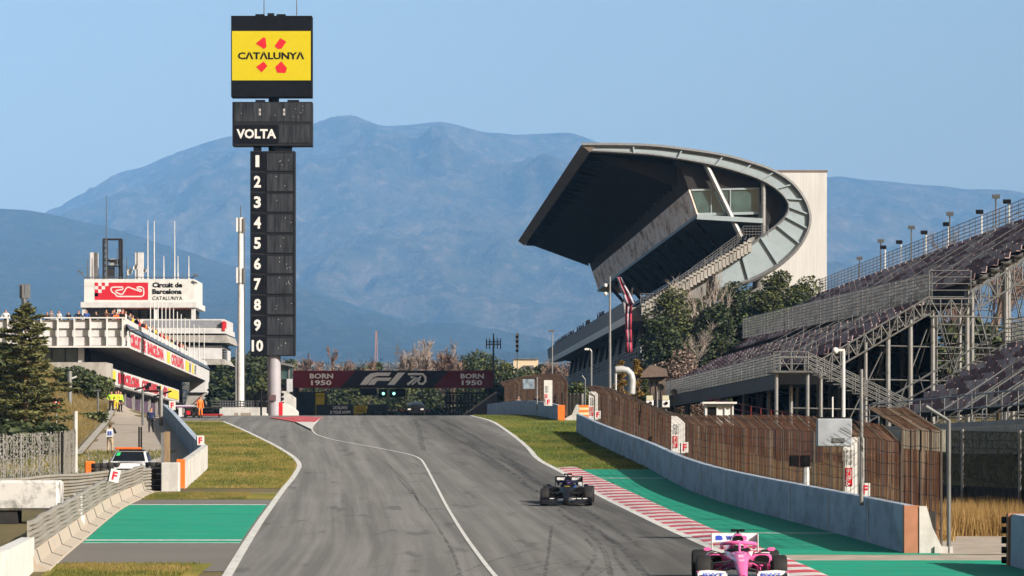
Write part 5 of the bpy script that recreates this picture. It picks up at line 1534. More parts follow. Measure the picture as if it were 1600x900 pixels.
# aerial mast on the far left
t = thing('aerial_mast', 'grey mobile phone mast with a drum of panels behind the pit building terrace', 'mast', P(38, 520, 400))
MB().tube(P(38, 620, 400), P(38, 460, 400), .35, .3, 8).build('pole', STEELD, t)
for px in (32, 36, 40.5, 45):
    q = MB(); bpx(q, px-1.7, 444, px+1.7, 466, 400-(.3 if 33 < px < 43 else 0), .4); q.build('panel', STEEL, t)
q = MB(); q.tube(P(44, 620, 400), P(44, 470, 400), .08, n=4); q.build('cable', DARK, t)
# tall white mobile mast left of the position tower
t = thing('mobile_mast', 'tall slim white mobile phone mast standing left of the position tower', 'mast', P(376, 640, 440))
MB().tube(P(376, 645, 440), P(376, 340, 440), .42, .3, 10).build('pole', WHITE, t, smooth='auto')
for py0, py1 in ((340, 362), (418, 442)):
    for px in (370.5, 376, 381.5):
        q = MB(); bpx(q, px-1.5, py0, px+1.5, py1, 440-.5, .3); q.build('panel', WHITE if px != 381.5 else STEEL, t)
mb = MB()
for k in range(60): mb.tube(P(379.5, 640-5*k, 440), P(382, 640-5*k, 440), .04, n=3)
mb.tube(P(382, 645, 440), P(382, 345, 440), .05, n=4); mb.build('ladder', STEELD, t)
MB().tube(P(376, 340, 440), P(376, 322, 440), .05, n=4).build('aerial', STEELD, t)
MB().tube(P(368.5, 645, 420), P(368.5, 545, 420), .1, .08, 6).build('lamp_pole', STEEL, None, label='short thin grey lamp pole beside the tall white mobile mast', cat='pole', origin=P(368.5, 645, 420))
# grey barrier wall behind the pit exit
t = thing('barrier_wall', 'low pale grey barrier wall behind the pit exit lane with mesh fence above', 'wall', P(380, 652, 372))
q = MB(); bpx(q, 343, 636.5, 416, 656, 372, .5); q.build('barrier', WHITEC, t)
q = MB()
for k in range(19): q.tube(P(344+4*k, 637, 376), P(344+4*k, 626, 376), .05, n=4)
for py in (627, 631, 635): q.tube(P(330, py, 376), P(420, py, 376), .05, n=4)
q.build('fence_mesh', STEELD, t)
for x0, x1 in ((366, 372), (376, 392)):
    k = MB(); bpx(k, x0, 645, x1, 655, 368, .3); k.build('crate_panel', mat('tan_board', (.26, .22, .18), .8), t)
q = MB(); bpx(q, 414, 646, 418.5, 655, 350, .4); q.build('guard_post', WHITE, None, label='short white post at the left foot of the position tower', cat='post', origin=P(416, 655, 350))

# ------------------------------------------------------------------ left walls and armco
t = thing('track_wall', 'white left wall with orange edge turning back along the pit lane exit', 'wall', LW[0])
def wallpoly(pts, h, th=.3):
    mb = MB(); n = len(pts); rings = []
    for i, p in enumerate(pts):
        d = pts[min(i+1, n-1)]-pts[max(i-1, 0)]; d.z = 0; d.normalize(); s = Vector((-d.y, d.x, 0))*th/2
        z = gz(p.x, p.y) - .1; hh = h if not callable(h) else h(p)
        rings.append([Vector((p.x-s.x, p.y-s.y, z)), Vector((p.x-s.x, p.y-s.y, z+hh)), Vector((p.x+s.x, p.y+s.y, z+hh)), Vector((p.x+s.x, p.y+s.y, z))])
    return mb.loft(rings)
wp = [LW[0].lerp(LW[1], k/4) for k in range(5)]
wallpoly(wp, 1.3).build('barrier', WHITEC, t)
wp = [Vector((LWX(y), y, 0)) for y in np.linspace(LW[1].y-.1, 318, 14)]
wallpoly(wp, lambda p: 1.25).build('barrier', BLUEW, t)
q = LW[0]; MB().box((q.x-.08, q.y-.12, q.z+.6), (.34, .3, 1.35)).build('end_post', ORANGE, t)
q0 = G(252, 768)
t = thing('barrier_block', 'white concrete block with chipped foot between the tyre stack and the orange edged wall', 'barrier', G(267, 768))
mb = MB(); a = G(251.5, 768.5); b = G(283, 767); mb.box(((a.x+b.x)/2, a.y+.4, a.z+.62), (b.x-a.x, .8, 1.26)); mb.build('block', WHITEC, t, bevel=.03)
# tyre walls
def tyre(mb, c, r=.33, h=.24, n=14):
    mb.lathe([(r*.62, -h*.45), (r*.9, -h*.5), (r, -h*.25), (r, h*.25), (r*.9, h*.5), (r*.62, h*.45)], c, 'Z', n)
i = 0
for col_, px in enumerate((236.5, 247.5)):
    g = G(px, 768)
    for k in range(5):
        mb = MB(); tyre(mb, (g.x, g.y+.3, g.z+.13+.25*k), .29)
        mb.build('stacked_tyre', TYRE, None, smooth='auto', label=f'black tyre, {ORD[k]} from the ground in the {"stack touching the armco end" if col_ == 0 else "stack touching the white block"}', cat='tyre', group='tyres stacked at the armco end', origin=(g.x, g.y+.3, g.z))
g0, g1 = G(146, 760), G(233, 757)
tyn = 0
for k in range(9):
    for j in range(4):
        p = g0.lerp(g1, k/8); c = (p.x, p.y+.9, zp(p.y+.9)+.13+.25*j)
        mb = MB(); tyre(mb, c, .21 if False else .20, .24, 12); tyn += 1
        mb.build('wall_tyre', TYRE, None, smooth='auto', label='dark tyre in the long tyre wall in front of the white pickup', cat='tyre', group='tyres in the wall before the pickup', origin=c)
t = thing('belt_cover', 'orange end wrap of the dark tyre wall in front of the white pickup', 'barrier', G(139, 758))
p = G(137, 757); MB().box((p.x, p.y+.9, zp(p.y+1)+.5), (.42, .5, 1.05)).build('wrap', ORANGE, t, bevel=.05)

# armco: concrete foot with three wavy rails
ARM = mat('armco_rail', (.29, .28, .25), .55, .25, var=.16, scale=1.5, dirt=(.26, .2, .13), dirt_amt=.35)
FOOT = mat('armco_concrete', (.37, .345, .30), .85, var=.15, scale=1.2, bump=.2, dirt=(.30, .17, .09), dirt_amt=.4)
def armco(t, pts, z0, nr, rh=.30, side=1, wall=False):
    """w-beam rails following pts; side: +1 ribs towards +normal"""
    n = len(pts)
    prof = [(0, 0), (.05, .02), (.085, .06), (.085, .11), (.02, .14), (.02, .16), (.085, .19), (.085, .24), (.05, .28), (0, .30)]
    for r in range(nr):
        mb = MB(); rings = []
        for i, p in enumerate(pts):
            d = pts[min(i+1, n-1)]-pts[max(i-1, 0)]; d.z = 0; d.normalize(); s = Vector((d.y, -d.x, 0))*side
            z = zp(p.y)+z0+r*(rh+.01)+.025*math.sin(i*1.7+r)
            rings.append([Vector((p.x, p.y, z))+s*(dx+.02)+ZA*(dz*rh/.3) for dx, dz in prof]+[Vector((p.x, p.y, z+rh))-s*.02, Vector((p.x, p.y, z))-s*.02])
        mb.loft(rings); mb.build('rail', ARM, t, smooth='auto')
t = thing('armco_barrier', 'curving three rail armco barrier on a pale concrete foot beside the green run-off', 'barrier', G(133, 845))
ap = [Vector((LB(y)-.55, y, 0)) for y in np.arange(92.5, 162.6, 2.0)]
armco(t, ap, .46, 3, .24)
mb = MB(); rings = []
for p in ap:
    z = zp(p.y); x = p.x
    rings.append([Vector((x+.55, p.y, z-.1)), Vector((x+.5, p.y, z+.06)), Vector((x+.2, p.y, z+.16)), Vector((x+.1, p.y, z+.48)), Vector((x-.2, p.y, z+.48)), Vector((x-.3, p.y, z-.1))])
mb.loft(rings); mb.build('concrete_foot', FOOT, t)
for p in ap[1::3]:
    mb = MB(); mb.bar((p.x+.11, p.y, zp(p.y)+.47), (p.x+.21, p.y, zp(p.y)+.155), .02, .03); mb.bar((p.x+.205, p.y, zp(p.y)+.165), (p.x+.5, p.y, zp(p.y)+.07), .02, .02)
    mb.build('joint', mat('dark_joint', (.1, .095, .09), .9), t)
for p in ap[::2]:
    pass
mb = MB()
for p in ap[1::2]: mb.bar((p.x-.06, p.y, zp(p.y)+.45), (p.x-.06, p.y, zp(p.y)+1.2), .1, .1)
mb.build('post_row', STEELD, t)['kind'] = 'stuff'
p = ap[15]; mb = MB()
for k in range(3): mb.box((p.x+.07, p.y-1.0, zp(p.y)+.58+.25*k), (.13, 1.2, .2))
mb.box((p.x+.2, p.y-1.0, zp(p.y)+.28), (.06, .9, .42)); mb.build('white_patch', WHITE, t)
t = thing('armco_barrier', 'straight four rail armco barrier running to the left edge below the wire fence', 'barrier', G(60, 795))
aq = [Vector((-15.3-5.5*k/12, 162-19*(k/12)**1.1, 0)) for k in range(13)]
armco(t, aq, .02, 4, .25, -1)
for p in aq[::3]: MB().box((p.x, p.y+.15, zp(p.y)+.55), (.1, .12, 1.15)).build('post', STEELD, t)
fboard(P(177, 753, 140), .36, .46, 'tilted letter F board where the two armco barriers meet', rz=.25, tilt=.22)
d = LW[1].y; fboard(Vector((P(314, 0, d).x, d-.2, zp(d)+1.22)), .36, .48, 'letter F board on top of the left wall at its bend')
fboard(Vector((P(271, 0, 300).x, 299, gz(-26, 299)+1.0)), .5, .7, 'distant letter F board on the pit lane wall near the white van')
# big scuffed block and near wall
SCUFF = mat('scuffed_white_block', (.56, .56, .55), .7, var=.06, scale=.6, bump=.15, dirt=(.10, .10, .10), dirt_amt=.8, dirt_scale=1.6)
t = thing('barrier_block', 'large white concrete block with black scuffs behind the near armco', 'barrier', P(100, 820, 128))
a = P(101, 800, 130)
mb = MB(); mb.box((a.x-4, 129.0, zp(129)+.95), (8, 1.5, 1.0)); mb.build('block', SCUFF, t, bevel=.08)
MB().box((a.x-4.6, 129.0, zp(129)+.25), (6.4, 1.2, .5)).build('dark_base', CHAR, t)
t = thing('track_wall', 'plain white wall end at the bottom left corner before the armco', 'wall', P(25, 895, 93))
pts = [Vector((-11.72, 93.0, 0)), Vector((-10.75, 81, 0)), Vector((-10.1, 70, 0))]
wallpoly(pts, lambda p: 1.0-zp(p.y)).build('barrier', WHITE, t)

# chain-link fence at the left, with posts
t = thing('wire_fence', 'weathered wire fence with pale posts below the cedar tree', 'fence', P(60, 752, 180))
fa, fb, fc = P(-40, 752, 172), P(90, 750, 178), P(118, 742, 186)
WIRE = netmat('pale_wire_net', (.24, .235, .22), .0)
for i, (a, b) in enumerate(((fa, fb), (fb, fc))):
    a = Vector((a.x, a.y, zp(a.y))); b = Vector((b.x, b.y, zp(b.y)))
    mb = MB(); mb.strip([a, b], [a+ZA*2.15, b+ZA*2.3]); mb.build('net', WIRE, t)
    mb = MB(); n = max(2, int((b-a).length/.16))
    for k in range(n):
        if R.random() < .8: q = a.lerp(b, k/n); mb.tube(q, q+ZA*(2.1+.2*R.random())+XA*R.uniform(-.08, .08), .018, n=3)
    for k in range(5): mb.tube(a+ZA*(.1+.5*k), b+ZA*(.1+.5*k), .014, n=3)
    mb.build('wire', mat('old_wire', (.27, .26, .24), .6, .2), t)
for px in (-20, 5, 33, 62, 97):
    dd = 172+6*(px+40)/130; q = P(px, 0, dd); q.z = zp(dd)
    MB().tube(q, q+ZA*2.25, .04 if px != 97 else .06, n=6).build('post', STEEL if px != 97 else DARK, t)
q = Vector((fc.x, fc.y, zp(fc.y))); MB().tube(q, q+ZA*3.1, .1, n=8).build('corner_post', mat('pale_post', (.45, .44, .42), .7), t)
# warning triangle
d = 235; t = thing('warning_sign', 'red bordered white triangle warning sign on a post above the wire fence', 'sign', P(88, 680, d))
MB().tube(P(88, 700, d), P(88, 625, d), .05, n=6).build('post', STEEL, t)
mb = MB(); tri = [(79.5, 637), (97, 637), (88.2, 621)]
mb.prism([(x-88, -(y-637)) for x, y in tri], P(88, 637, d-.06), XA*(d/F), ZA*(d/F), YA*.04); mb.build('border', REDP, t)
mb = MB(); mb.prism([(x-88, -(y-637)) for x, y in [(82.5, 635.3), (94, 635.3), (88.2, 625)]], P(88, 637, d-.075), XA*(d/F), ZA*(d/F), YA*.03); mb.build('face', WHITE, t)
mb = MB(); bpx(mb, 86, 630, 87.6, 635, d-.085, .02); bpx(mb, 89, 629, 90.6, 635, d-.085, .02); mb.build('symbol', DARK, t)
for px, y0, lab in ((109, 580, 'grey lamp post on the bank beside the cedar tree'), (153, 610, 'thin grey post in front of the pit building block')):
    dd = 300; q = P(px, 0, dd); q.z = gz(q.x, dd)
    t = thing('lamp_post', lab, 'lamp', q)
    MB().tube(q-ZA*.2, P(px, y0, dd), .18 if px == 109 else .07, n=8).build('pole', STEEL if px == 109 else STEELD, t)
    if px == 109: MB().path([P(109, 592, dd), P(116, 590, dd), P(120, 588, dd)], .07, 5).build('arm', WHITE, t)
    else: MB().box(P(px, y0, dd), (.4, .2, .1)).build('lamp_head', STEELD, t)

# gate frame across the service road
t = thing('overhead_frame', 'grey goalpost frame across the service road with signal heads on its beam', 'gate', P(225, 650, 288))
d = 288
for px in (223, 251.5):
    q = P(px, 0, d); MB().tube((q.x, d, gz(q.x, d)-.2), (q.x, d, P(px, 609, d).z), .1 if px == 223 else .16, n=6).build('post', STEELD if px == 223 else STEEL, t)
mb = MB(); mb.tube(P(221, 611, d), P(253, 611, d), .07, n=5); mb.path([P(210, 609, d), P(222, 606, d), P(233, 601, d)], .07, 5); mb.path([P(240, 620, d), P(253, 616, d), P(268, 611, d)], .07, 5); mb.build('beam', DARK, t)
for px, py in ((233, 601), (230, 606), (248, 606)):
    q = MB(); q.box(P(px, py, d), (.3, .25, .28)); q.build('signal_head', DARK, t)
t = thing('gate_post', 'tall weathered plank post standing in the wall shadow beside the pickup', 'post', P(258, 725, 190))
q = P(258, 727, 192); mb = MB(); mb.box((q.x-.13, 192, zp(192)+.95), (.16, .12, 1.95)); mb.build('pale_face', STEEL, t)
mb = MB(); mb.box((q.x+.1, 192.05, zp(192)+.98), (.28, .12, 1.98)); mb.build('plank', mat('weathered_plank', (.25, .18, .11), .8, var=.3, stretch=(4, 4, .3)), t)
t = thing('gate_post', 'pair of thin dark gate uprights behind the pickup mirror', 'post', P(219, 705, 205))
for px in (217.3, 220.8): q = P(px, 0, 205); MB().tube((q.x, 205, zp(205)), (q.x, 205, P(px, 667, 205).z), .05, n=6).build('upright', DARK, t)
# ------------------------------------------------------------------ racing cars
def ring(y, cx, cz, w, h, n=16, e=2.6, top=1.0, cut=None):
    """super-ellipse cross-section"""
    out = []
    for k in range(n):
        a = 2*math.pi*k/n + math.pi/n
        c, s_ = math.cos(a), math.sin(a)
        x = abs(c)**(2/e)*math.copysign(1, c)*w/2; z = abs(s_)**(2/e)*math.copysign(1, s_)*h/2
        if z > 0: x *= top
        out.append(Vector((cx+x, y, cz+z)))
    return out
def carpaint(name, col, rough=.28, coat=.6):
    return mat(name, col, rough, var=.05, scale=2, coat=coat)
CARB = mat('carbon_fibre', (.008, .008, .009), .45, spec=.3, var=.3, scale=10)
def wheel(t, x, y, r, w, front):
    mb = MB(); s = 1 if x > 0 else -1
    mb.lathe([(r*.66, -w*.5), (r*.84, -w*.53), (r*.955, -w*.47), (r, -w*.33), (r, w*.33), (r*.955, w*.47), (r*.84, w*.53), (r*.66, w*.5), (r*.62, w*.3), (r*.62, -w*.3)], (x, y, r), 'X', 40)
    o = mb.build('wheel', TYRE, t, smooth='auto')
    k = MB(); k.lathe([(r*.64, -w*.46), (r*.6, -w*.42), (r*.2, -w*.36), (.03, -w*.40), (.03, w*.40), (r*.2, w*.36), (r*.6, w*.42), (r*.64, w*.46)], (x, y, r), 'X', 24)
    k.build('rim', mat('dark_wheel_rim', (.05, .05, .052), .35, .6), o, smooth='auto')
    k = MB()
    for sgn in (-1, 1):
        xx = x+sgn*w*.535
        ro, ri = r*.80, r*.765
        A = [Vector((xx, y+ro*math.cos(a), r+ro*math.sin(a))) for a in np.linspace(.5, 2.6, 14)]; B = [Vector((xx, y+ri*math.cos(a), r+ri*math.sin(a))) for a in np.linspace(.5, 2.6, 14)]
        k.strip(A, B)
        A = [Vector((xx, y+ro*math.cos(a), r+ro*math.sin(a))) for a in np.linspace(3.7, 5.8, 14)]; B = [Vector((xx, y+ri*math.cos(a), r+ri*math.sin(a))) for a in np.linspace(3.7, 5.8, 14)]
        k.strip(A, B)
    k.build('sidewall_mark', mat('tyre_marking', (.35, .35, .33), .7), o)
def racing_car(label, body, accent, wingm, words_rear, words_front, ink, helmetcols, extra=None, loc=(0, 0, 0), rz=0, who=''):
    t = thing('racing_car', label, 'racing car', (0, 0, 0))
    # survival cell and nose
    secs = [(-2.86, 0, .235, .12, .08), (-2.80, 0, .245, .19, .13), (-2.6, 0, .275, .21, .15), (-2.2, 0, .38, .26, .2), (-1.8, 0, .47, .32, .27), (-1.3, 0, .495, .41, .34), (-.9, 0, .50, .50, .40), (-.55, 0, .50, .60, .44), (-.2, 0, .49, .68, .46), (.1, 0, .48, .70, .46), (.5, 0, .46, .72, .44)]
    MB().loft([ring(*s) for s in secs]).build('nose', body, t, smooth='auto')
    # dark cockpit opening and padded headrest
    mb = MB(); mb.loft([ring(y, 0, z, w, h) for y, z, w, h in ((-.62, .705, .34, .04), (-.5, .715, .46, .06), (-.1, .725, .52, .06), (.12, .73, .5, .06))]); mb.build('cockpit_rim', DARK, t, smooth='auto')
    mb = MB(); mb.loft([ring(y, 0, z, w, h, top=.8) for y, z, w, h in ((.06, .74, .54, .26), (.3, .76, .60, .30), (.55, .74, .62, .34))]); mb.build('headrest', accent, t, smooth='auto')
    # engine cover with airbox
    secs = [(.16, .93, .30, .26), (.3, .86, .40, .46), (.7, .77, .46, .54), (1.2, .62, .42, .46), (1.7, .52, .32, .36), (2.1, .44, .2, .26)]
    MB().loft([ring(y, 0, z, w, h, top=.72) for y, z, w, h in secs]).build('engine_cover', body, t, smooth='auto')
    mb = MB(); mb.loft([ring(.15, 0, .945, .245, .185), ring(.2, 0, .94, .2, .15)]); mb.build('air_intake', DARK, t, smooth='auto')
    mb = MB(); mb.bar((0, .4, 1.0), (0, .35, 1.14), .05, .04); mb.box((0, .32, 1.15), (.32, .10, .045)); mb.box((-.1, .32, 1.15), (.08, .14, .06)); mb.box((.1, .32, 1.15), (.08, .14, .06)); mb.build('roll_camera', DARK, t)
    # side pods
    for s in (-1, 1):
        secs = [(-.05, s*.52, .50, .42, .30), (.1, s*.53, .47, .50, .40), (.5, s*.52, .42, .54, .46), (1.0, s*.42, .38, .46, .42), (1.5, s*.28, .33, .34, .32), (1.9, s*.18, .3, .22, .24)]
        MB().loft([ring(*q) for q in secs]).build('side_pod', body, t, smooth='auto')
        mb = MB(); mb.loft([ring(-.075, s*.54, .505, .33, .2), ring(-.03, s*.54, .505, .3, .18)]); mb.build('side_intake', DARK, t, smooth='auto')
        # turning vanes
        for j, (xx, yy, hh) in enumerate(((.42, -.95, .30), (.58, -.7, .38), (.70, -.45, .34), (.74, -.2, .30))):
            MB().box((s*xx, yy, .07+hh/2), (.015, .34, hh), rz=s*.22).build('turning_vane', CARB if j % 2 else body, t)
        MB().bar((s*.34, -.45, .64), (s*.66, -.42, .73), .05, .02).build('mirror_arm', CARB, t)
        mb = MB(); mb.loft([ring(-.50, s*.72, .75, .15, .07), ring(-.46, s*.72, .75, .19, .09), ring(-.38, s*.72, .75, .17, .08)]); mb.build('mirror', accent, t, smooth='auto')
        # suspension
        for (ax, ay, az, bx_, by, bz) in ((.17, -1.95, .52, .70, -1.82, .48), (.17, -1.55, .53, .70, -1.78, .48), (.16, -2.05, .38, .70, -1.85, .24), (.2, -1.45, .36, .70, -1.76, .24), (.18, -1.75, .56, .68, -1.8, .27)):
            MB().bar((s*ax, ay, az), (s*bx_, by, bz), .055, .022).build('wishbone', CARB, t)
        for (ax, ay, az, bx_, by, bz) in ((.16, 1.5, .48, .64, 1.8, .46), (.14, 2.05, .46, .64, 1.84, .46), (.16, 1.5, .26, .64, 1.8, .22)):
            MB().bar((s*ax, ay, az), (s*bx_, by, bz), .055, .022).build('wishbone', CARB, t)
        wheel(t, s*.845, -1.8, .335, .31, True); wheel(t, s*.795, 1.8, .335, .405, False)
        MB().box((s*.665, -1.8, .34), (.05, .34, .40)).build('brake_duct', CARB, t)
    # floor
    mb = MB(); mb.prism([(-.35, -1.0), (.35, -1.0), (.72, -.5), (.76, .9), (.55, 1.5), (.5, 2.1), (-.5, 2.1), (-.55, 1.5), (-.76, .9), (-.72, -.5)], (0, 0, .045), XA, YA, ZA*.03); mb.build('floor', CARB, t)
    # halo
    mb = MB(); pts = []
    for a in np.linspace(-1, 1, 15):
        th = a*math.pi*.62; pts.append((.37*math.sin(th)/math.sin(math.pi*.62)*1.0 if abs(a) == 1 else .39*math.sin(th), -.18-.42*math.cos(th), .80+.10*math.cos(th*.72)))
    pts = [(-.36, .32, .76)] + pts + [(.36, .32, .76)]
    mb.path(pts, .043, 8); mb.path([(0, -.60, .90), (0, -.78, .72), (0, -.86, .60)], [.035, .022, .03], 8); mb.build('halo', accent, t, smooth='auto')
    # front wing: stacked elements with outer flaps and end plates
    def wing(mb, s, x0, x1, y0, y1, z0, z1, rise, m=None):
        n = 6; A = []; B = []; C = []; D = []
        for k in range(n+1):
            u = k/n; x = s*(x0+(x1-x0)*u); zz = rise*math.sin(u*math.pi*.5)
            A.append(Vector((x, y0+.12*u, z0+zz*.3))); B.append(Vector((x, y1+.1*u, z1+zz)))
        mb.strip(A, B, m); mb.strip([p+ZA*.018 for p in A], [p+ZA*.018 for p in B], m); mb.strip(A, [p+ZA*.018 for p in A], m); mb.strip(B, [p+ZA*.018 for p in B], m)
    for s in (-1, 1):
        mb = MB(); wing(mb, s, .13, .97, -2.80, -2.55, .085, .115, .0); mb.build('front_wing_plane', CARB, t)
        for j, (ya, yb, za, zb) in enumerate(((-2.62, -2.42, .12, .19), (-2.46, -2.3, .18, .255), (-2.34, -2.2, .24, .30))):
            mb = MB(); wing(mb, s, .30+.03*j, .96, ya, yb, za, zb, .03); o = mb.build('front_wing_flap', wingm if j else CARB, t)
        if words_front:
            mb = MB(); text(mb, words_front, (s*.64-.23, -2.44, .215), XA, Vector((0, .85, .55)), .46, .13, .015); mb.build('wing_lettering', ink, t)
        mb = MB(); mb.box((s*.985, -2.5, .19), (.02, .62, .24)); mb.build('end_plate', wingm, t)
        MB().box((s*.985, -2.6, .33), (.06, .3, .015)).build('end_plate_fin', accent, t)
        MB().bar((s*.09, -2.66, .2), (s*.10, -2.64, .1), .02, .2).build('nose_pillar', CARB, t)
        # rear wing end plates
        mb = MB(); mb.prism([(2.0, .30), (2.42, .42), (2.46, 1.02), (1.92, 1.02), (1.86, .62)], (s*.525, 0, 0), YA, ZA, XA*.016*s); mb.build('rear_end_plate', wingm, t)
    rl = [[Vector((x, 2.0, .80)), Vector((x, 2.25, .86)), Vector((x, 2.34, 1.01)), Vector((x, 2.32, 1.02)), Vector((x, 2.2, .89)), Vector((x, 1.98, .83))] for x in (-.52, .52)]
    MB().loft(rl).build('rear_wing_plane', wingm, t)
    mb = MB(); mb.box((0, 2.16, .91), (1.035, .03, .21), rx=-.25); o = mb.build('rear_wing_flap', wingm, t)
    k = MB()
    for s_, x, w in words_rear: text(k, s_, (x, 2.115, .87), XA, Vector((0, .25, .97)), w, .11, .05)
    k.build('wing_lettering', ink, t)
    MB().box((0, 2.2, .56), (1.0, .2, .03)).build('beam_wing', CARB, t)
    MB().bar((0, 2.05, .40), (0, 2.2, .86), .03, .12).build('wing_pylon', CARB, t)
    if who:
      mb = MB(); text(mb, who, (-.12, -1.15, .688), XA, Vector((0, 1, .06)), .24, .14, .03); mb.build('nose_lettering', ink, t)
    if extra: extra(t)
    t.location = loc; t.rotation_euler = (math.atan(zp(loc[1])*0+(zp(loc[1]+2)-zp(loc[1]-2))/4), 0, rz)
    # driver: helmet, shoulders and arms down to the wheel, one body
    dr = thing('person', f'driver in a {helmetcols[1]} helmet sitting in the {label.split(" racing")[0]} racing car', 'person', (0, 0, 0), 'racing drivers')
    mb = MB()
    mb.loft([ring(y, 0, z, w, h) for y, z, w, h in ((.28, .52, .40, .30), (.12, .58, .44, .22), (-.02, .60, .40, .14), (-.10, .62, .2, .1))])
    mb.build('body', helmetcols[2], dr, smooth='auto')
    mb = MB(); mb.ball((0, .02, .80), .135, 18, sq=(.93, 1.08, 1.0)); hl = mb.build('helmet', helmetcols[0], dr, smooth=True)
    mb = MB()
    for zz, r in ((.775, 1.0), ):
        A = [Vector((.128*math.sin(a), .02-.149*math.cos(a), .765)) for a in np.linspace(-1.25, 1.25, 12)]; B = [Vector((.128*math.sin(a), .02-.147*math.cos(a), .825)) for a in np.linspace(-1.25, 1.25, 12)]
        mb.strip(A, B)
    mb.build('visor', GLASSD, hl)
    dr.location = t.location; dr.rotation_euler = t.rotation_euler
    return t
PINK = carpaint('pink_paint', (.76, .13, .37)); WHT = carpaint('white_car_paint', (.68, .66, .68)); BLUEI = mat('blue_ink', (.02, .06, .42), .4)
def pinkx(t):
    # white and blue flashes on cockpit sides, side pods and nose
    for s in (-1, 1):
        mb = MB(); mb.add([Vector((s*.262, -.75, .60)), Vector((s*.315, -.2, .62)), Vector((s*.33, -.2, .70)), Vector((s*.20, -.75, .695))], [(0, 1, 2, 3)]); mb.build('cockpit_flash', WHT, t)
        mb = MB(); mb.bar((s*.30, -.30, .86), (s*.37, .05, .84), .03, .05); mb.build('halo_flash', BLUEI, t)
        mb = MB(); mb.box((s*.54, -.03, .66), (.34, .10, .02)); mb.build('pod_flash', WHT, t)
    mb = MB(); mb.bar((0, -2.0, .545), (0, -1.5, .655), .12, .008); mb.build('nose_flash', mat('pale_pink', (.8, .45, .6), .35), t)
    # white and blue sponsor patches
    mb = MB()
    for x in (.22, -.02): mb.lathe([(.001, -.008), (.065, -.006), (.065, 0)], (x, 2.10, .915), 'Y', 14)
    mb.build('pink_roundel', PINK, t)
    mb = MB(); mb.lathe([(.065, -.01), (.065, .0)], (0, -2.865, .235), 'Y', 16); 
    for i, v in enumerate(mb.v): mb.v[i] = (v[0], v[1], .235+(v[2]-.235)*.42)
    mb.build('nose_ring', mat('dark_pink', (.35, .03, .14), .4), t)
c = G(1161, 914)
car = racing_car('bright pink racing car with white and blue wings heading for the camera at the kerb', PINK, PINK, WHT, [('B', -.44, .17), ('W', -.2, .14)], 'BWT', BLUEI, (WHT, 'white and pink', mat('pink_suit', (.6, .2, .35), .8)), pinkx, (c.x, c.y+1.8, zp(c.y+1.8)), math.radians(-1.2), 'BWT')
BLACKP = carpaint('black_yellow_car_paint', (.006, .006, .008), .5, 0); DBLUE = carpaint('dark_blue_paint', (.008, .010, .03), .5, 0)
INKW = mat('white_ink', (.65, .65, .66), .5)
def darkx(t):
    MB().box((0, -.75, .712), (.20, .14, .012)).build('yellow_patch', YELLOW, t)
    mb = MB(); mb.box((0, -2.05, .50), (.12, .14, .012), rx=.42); mb.build('white_patch', INKW, t)
    mb = MB(); mb.bar((.25, -.6, .66), (.33, .1, .73), .05, .03); mb.build('blue_flash', mat('bright_blue', (.02, .07, .3), .4), t)
    mb = MB()
    for x, y in ((.5, -2.3), (.72, -2.28), (.3, -2.4), (-.55, -2.3)): mb.box((x, y, .29), (.16, .05, .03))
    mb.build('wing_mark', INKW, t)
c = G(888, 790)
racing_car('black and dark blue racing car with a yellow patch driving down the straight', BLACKP, DBLUE, BLACKP, [('RENAULT', -.47, .38), ('RENAULT', .12, .36)], '', INKW, (mat('purple_helmet', (.13, .05, .28), .3), 'dark purple', mat('black_suit', (.03, .03, .04), .8)), darkx, (c.x, c.y+1.8, zp(c.y+1.8)), math.radians(-2.2), '')
# far black car on the crest
t = thing('saloon_car', 'black car half hidden behind the crest between orange and red barrier blocks', 'car', P(650, 648, 372))
q = P(650, 0, 372); z = zp(372)
mb = MB(); mb.loft([ring(y, q.x, z+zz, w, h) for y, zz, w, h in ((371, .55, 1.75, .55), (371.5, .62, 1.85, .75), (373, .65, 1.85, .8), (375.4, .62, 1.8, .7))]); mb.build('body', DARK, t, smooth='auto')
mb = MB(); mb.loft([ring(y, q.x, z+zz, w, h) for y, zz, w, h in ((371.9, .98, 1.5, .2), (372.6, 1.2, 1.3, .42), (374, 1.2, 1.3, .42), (375, .98, 1.5, .2))]); mb.build('cabin', GLASSD, t, smooth='auto')
for s in (-1, 1):
    k = MB(); k.lathe([(.2, -.1), (.3, -.1), (.3, .1), (.2, .1)], (q.x+s*.8, 371.9, z+.3), 'X', 14); k.build('wheel', TYRE, t)
    k = MB(); k.box((q.x+s*.62, 370.97, z+.66), (.3, .1, .14)); k.build('headlight', WHITE, t)

# ------------------------------------------------------------------ white pickup with an orange light bar
SW = carpaint('white_van_paint', (.58, .59, .62))
g = G(200, 757); X0, Y0, Z0 = g.x, g.y, zp(g.y)
t = thing('pickup_truck', 'white course pickup with an orange roof light bar parked behind the tyre wall', 'car', (X0, Y0, Z0))
mb = MB(); mb.loft([ring(Y0+y, X0, Z0+z, w, h, 20, 4, .93) for y, z, w, h in ((-.9, .62, 1.6, .5), (-.75, .72, 1.8, .78), (.1, .76, 1.84, .84), (.4, .78, 1.86, .86), (4.2, .78, 1.86, .86), (4.3, .78, 1.8, .8))]); mb.build('body', SW, t, smooth='auto')
mb = MB(); cab = [(.35, 1.17, 1.72), (1.15, 1.75, 1.34), (2.3, 1.78, 1.34), (2.8, 1.2, 1.66)]
def cabring(y, z, w): return [Vector((X0-w/2, Y0+y, Z0+z)), Vector((X0+w/2, Y0+y, Z0+z))]
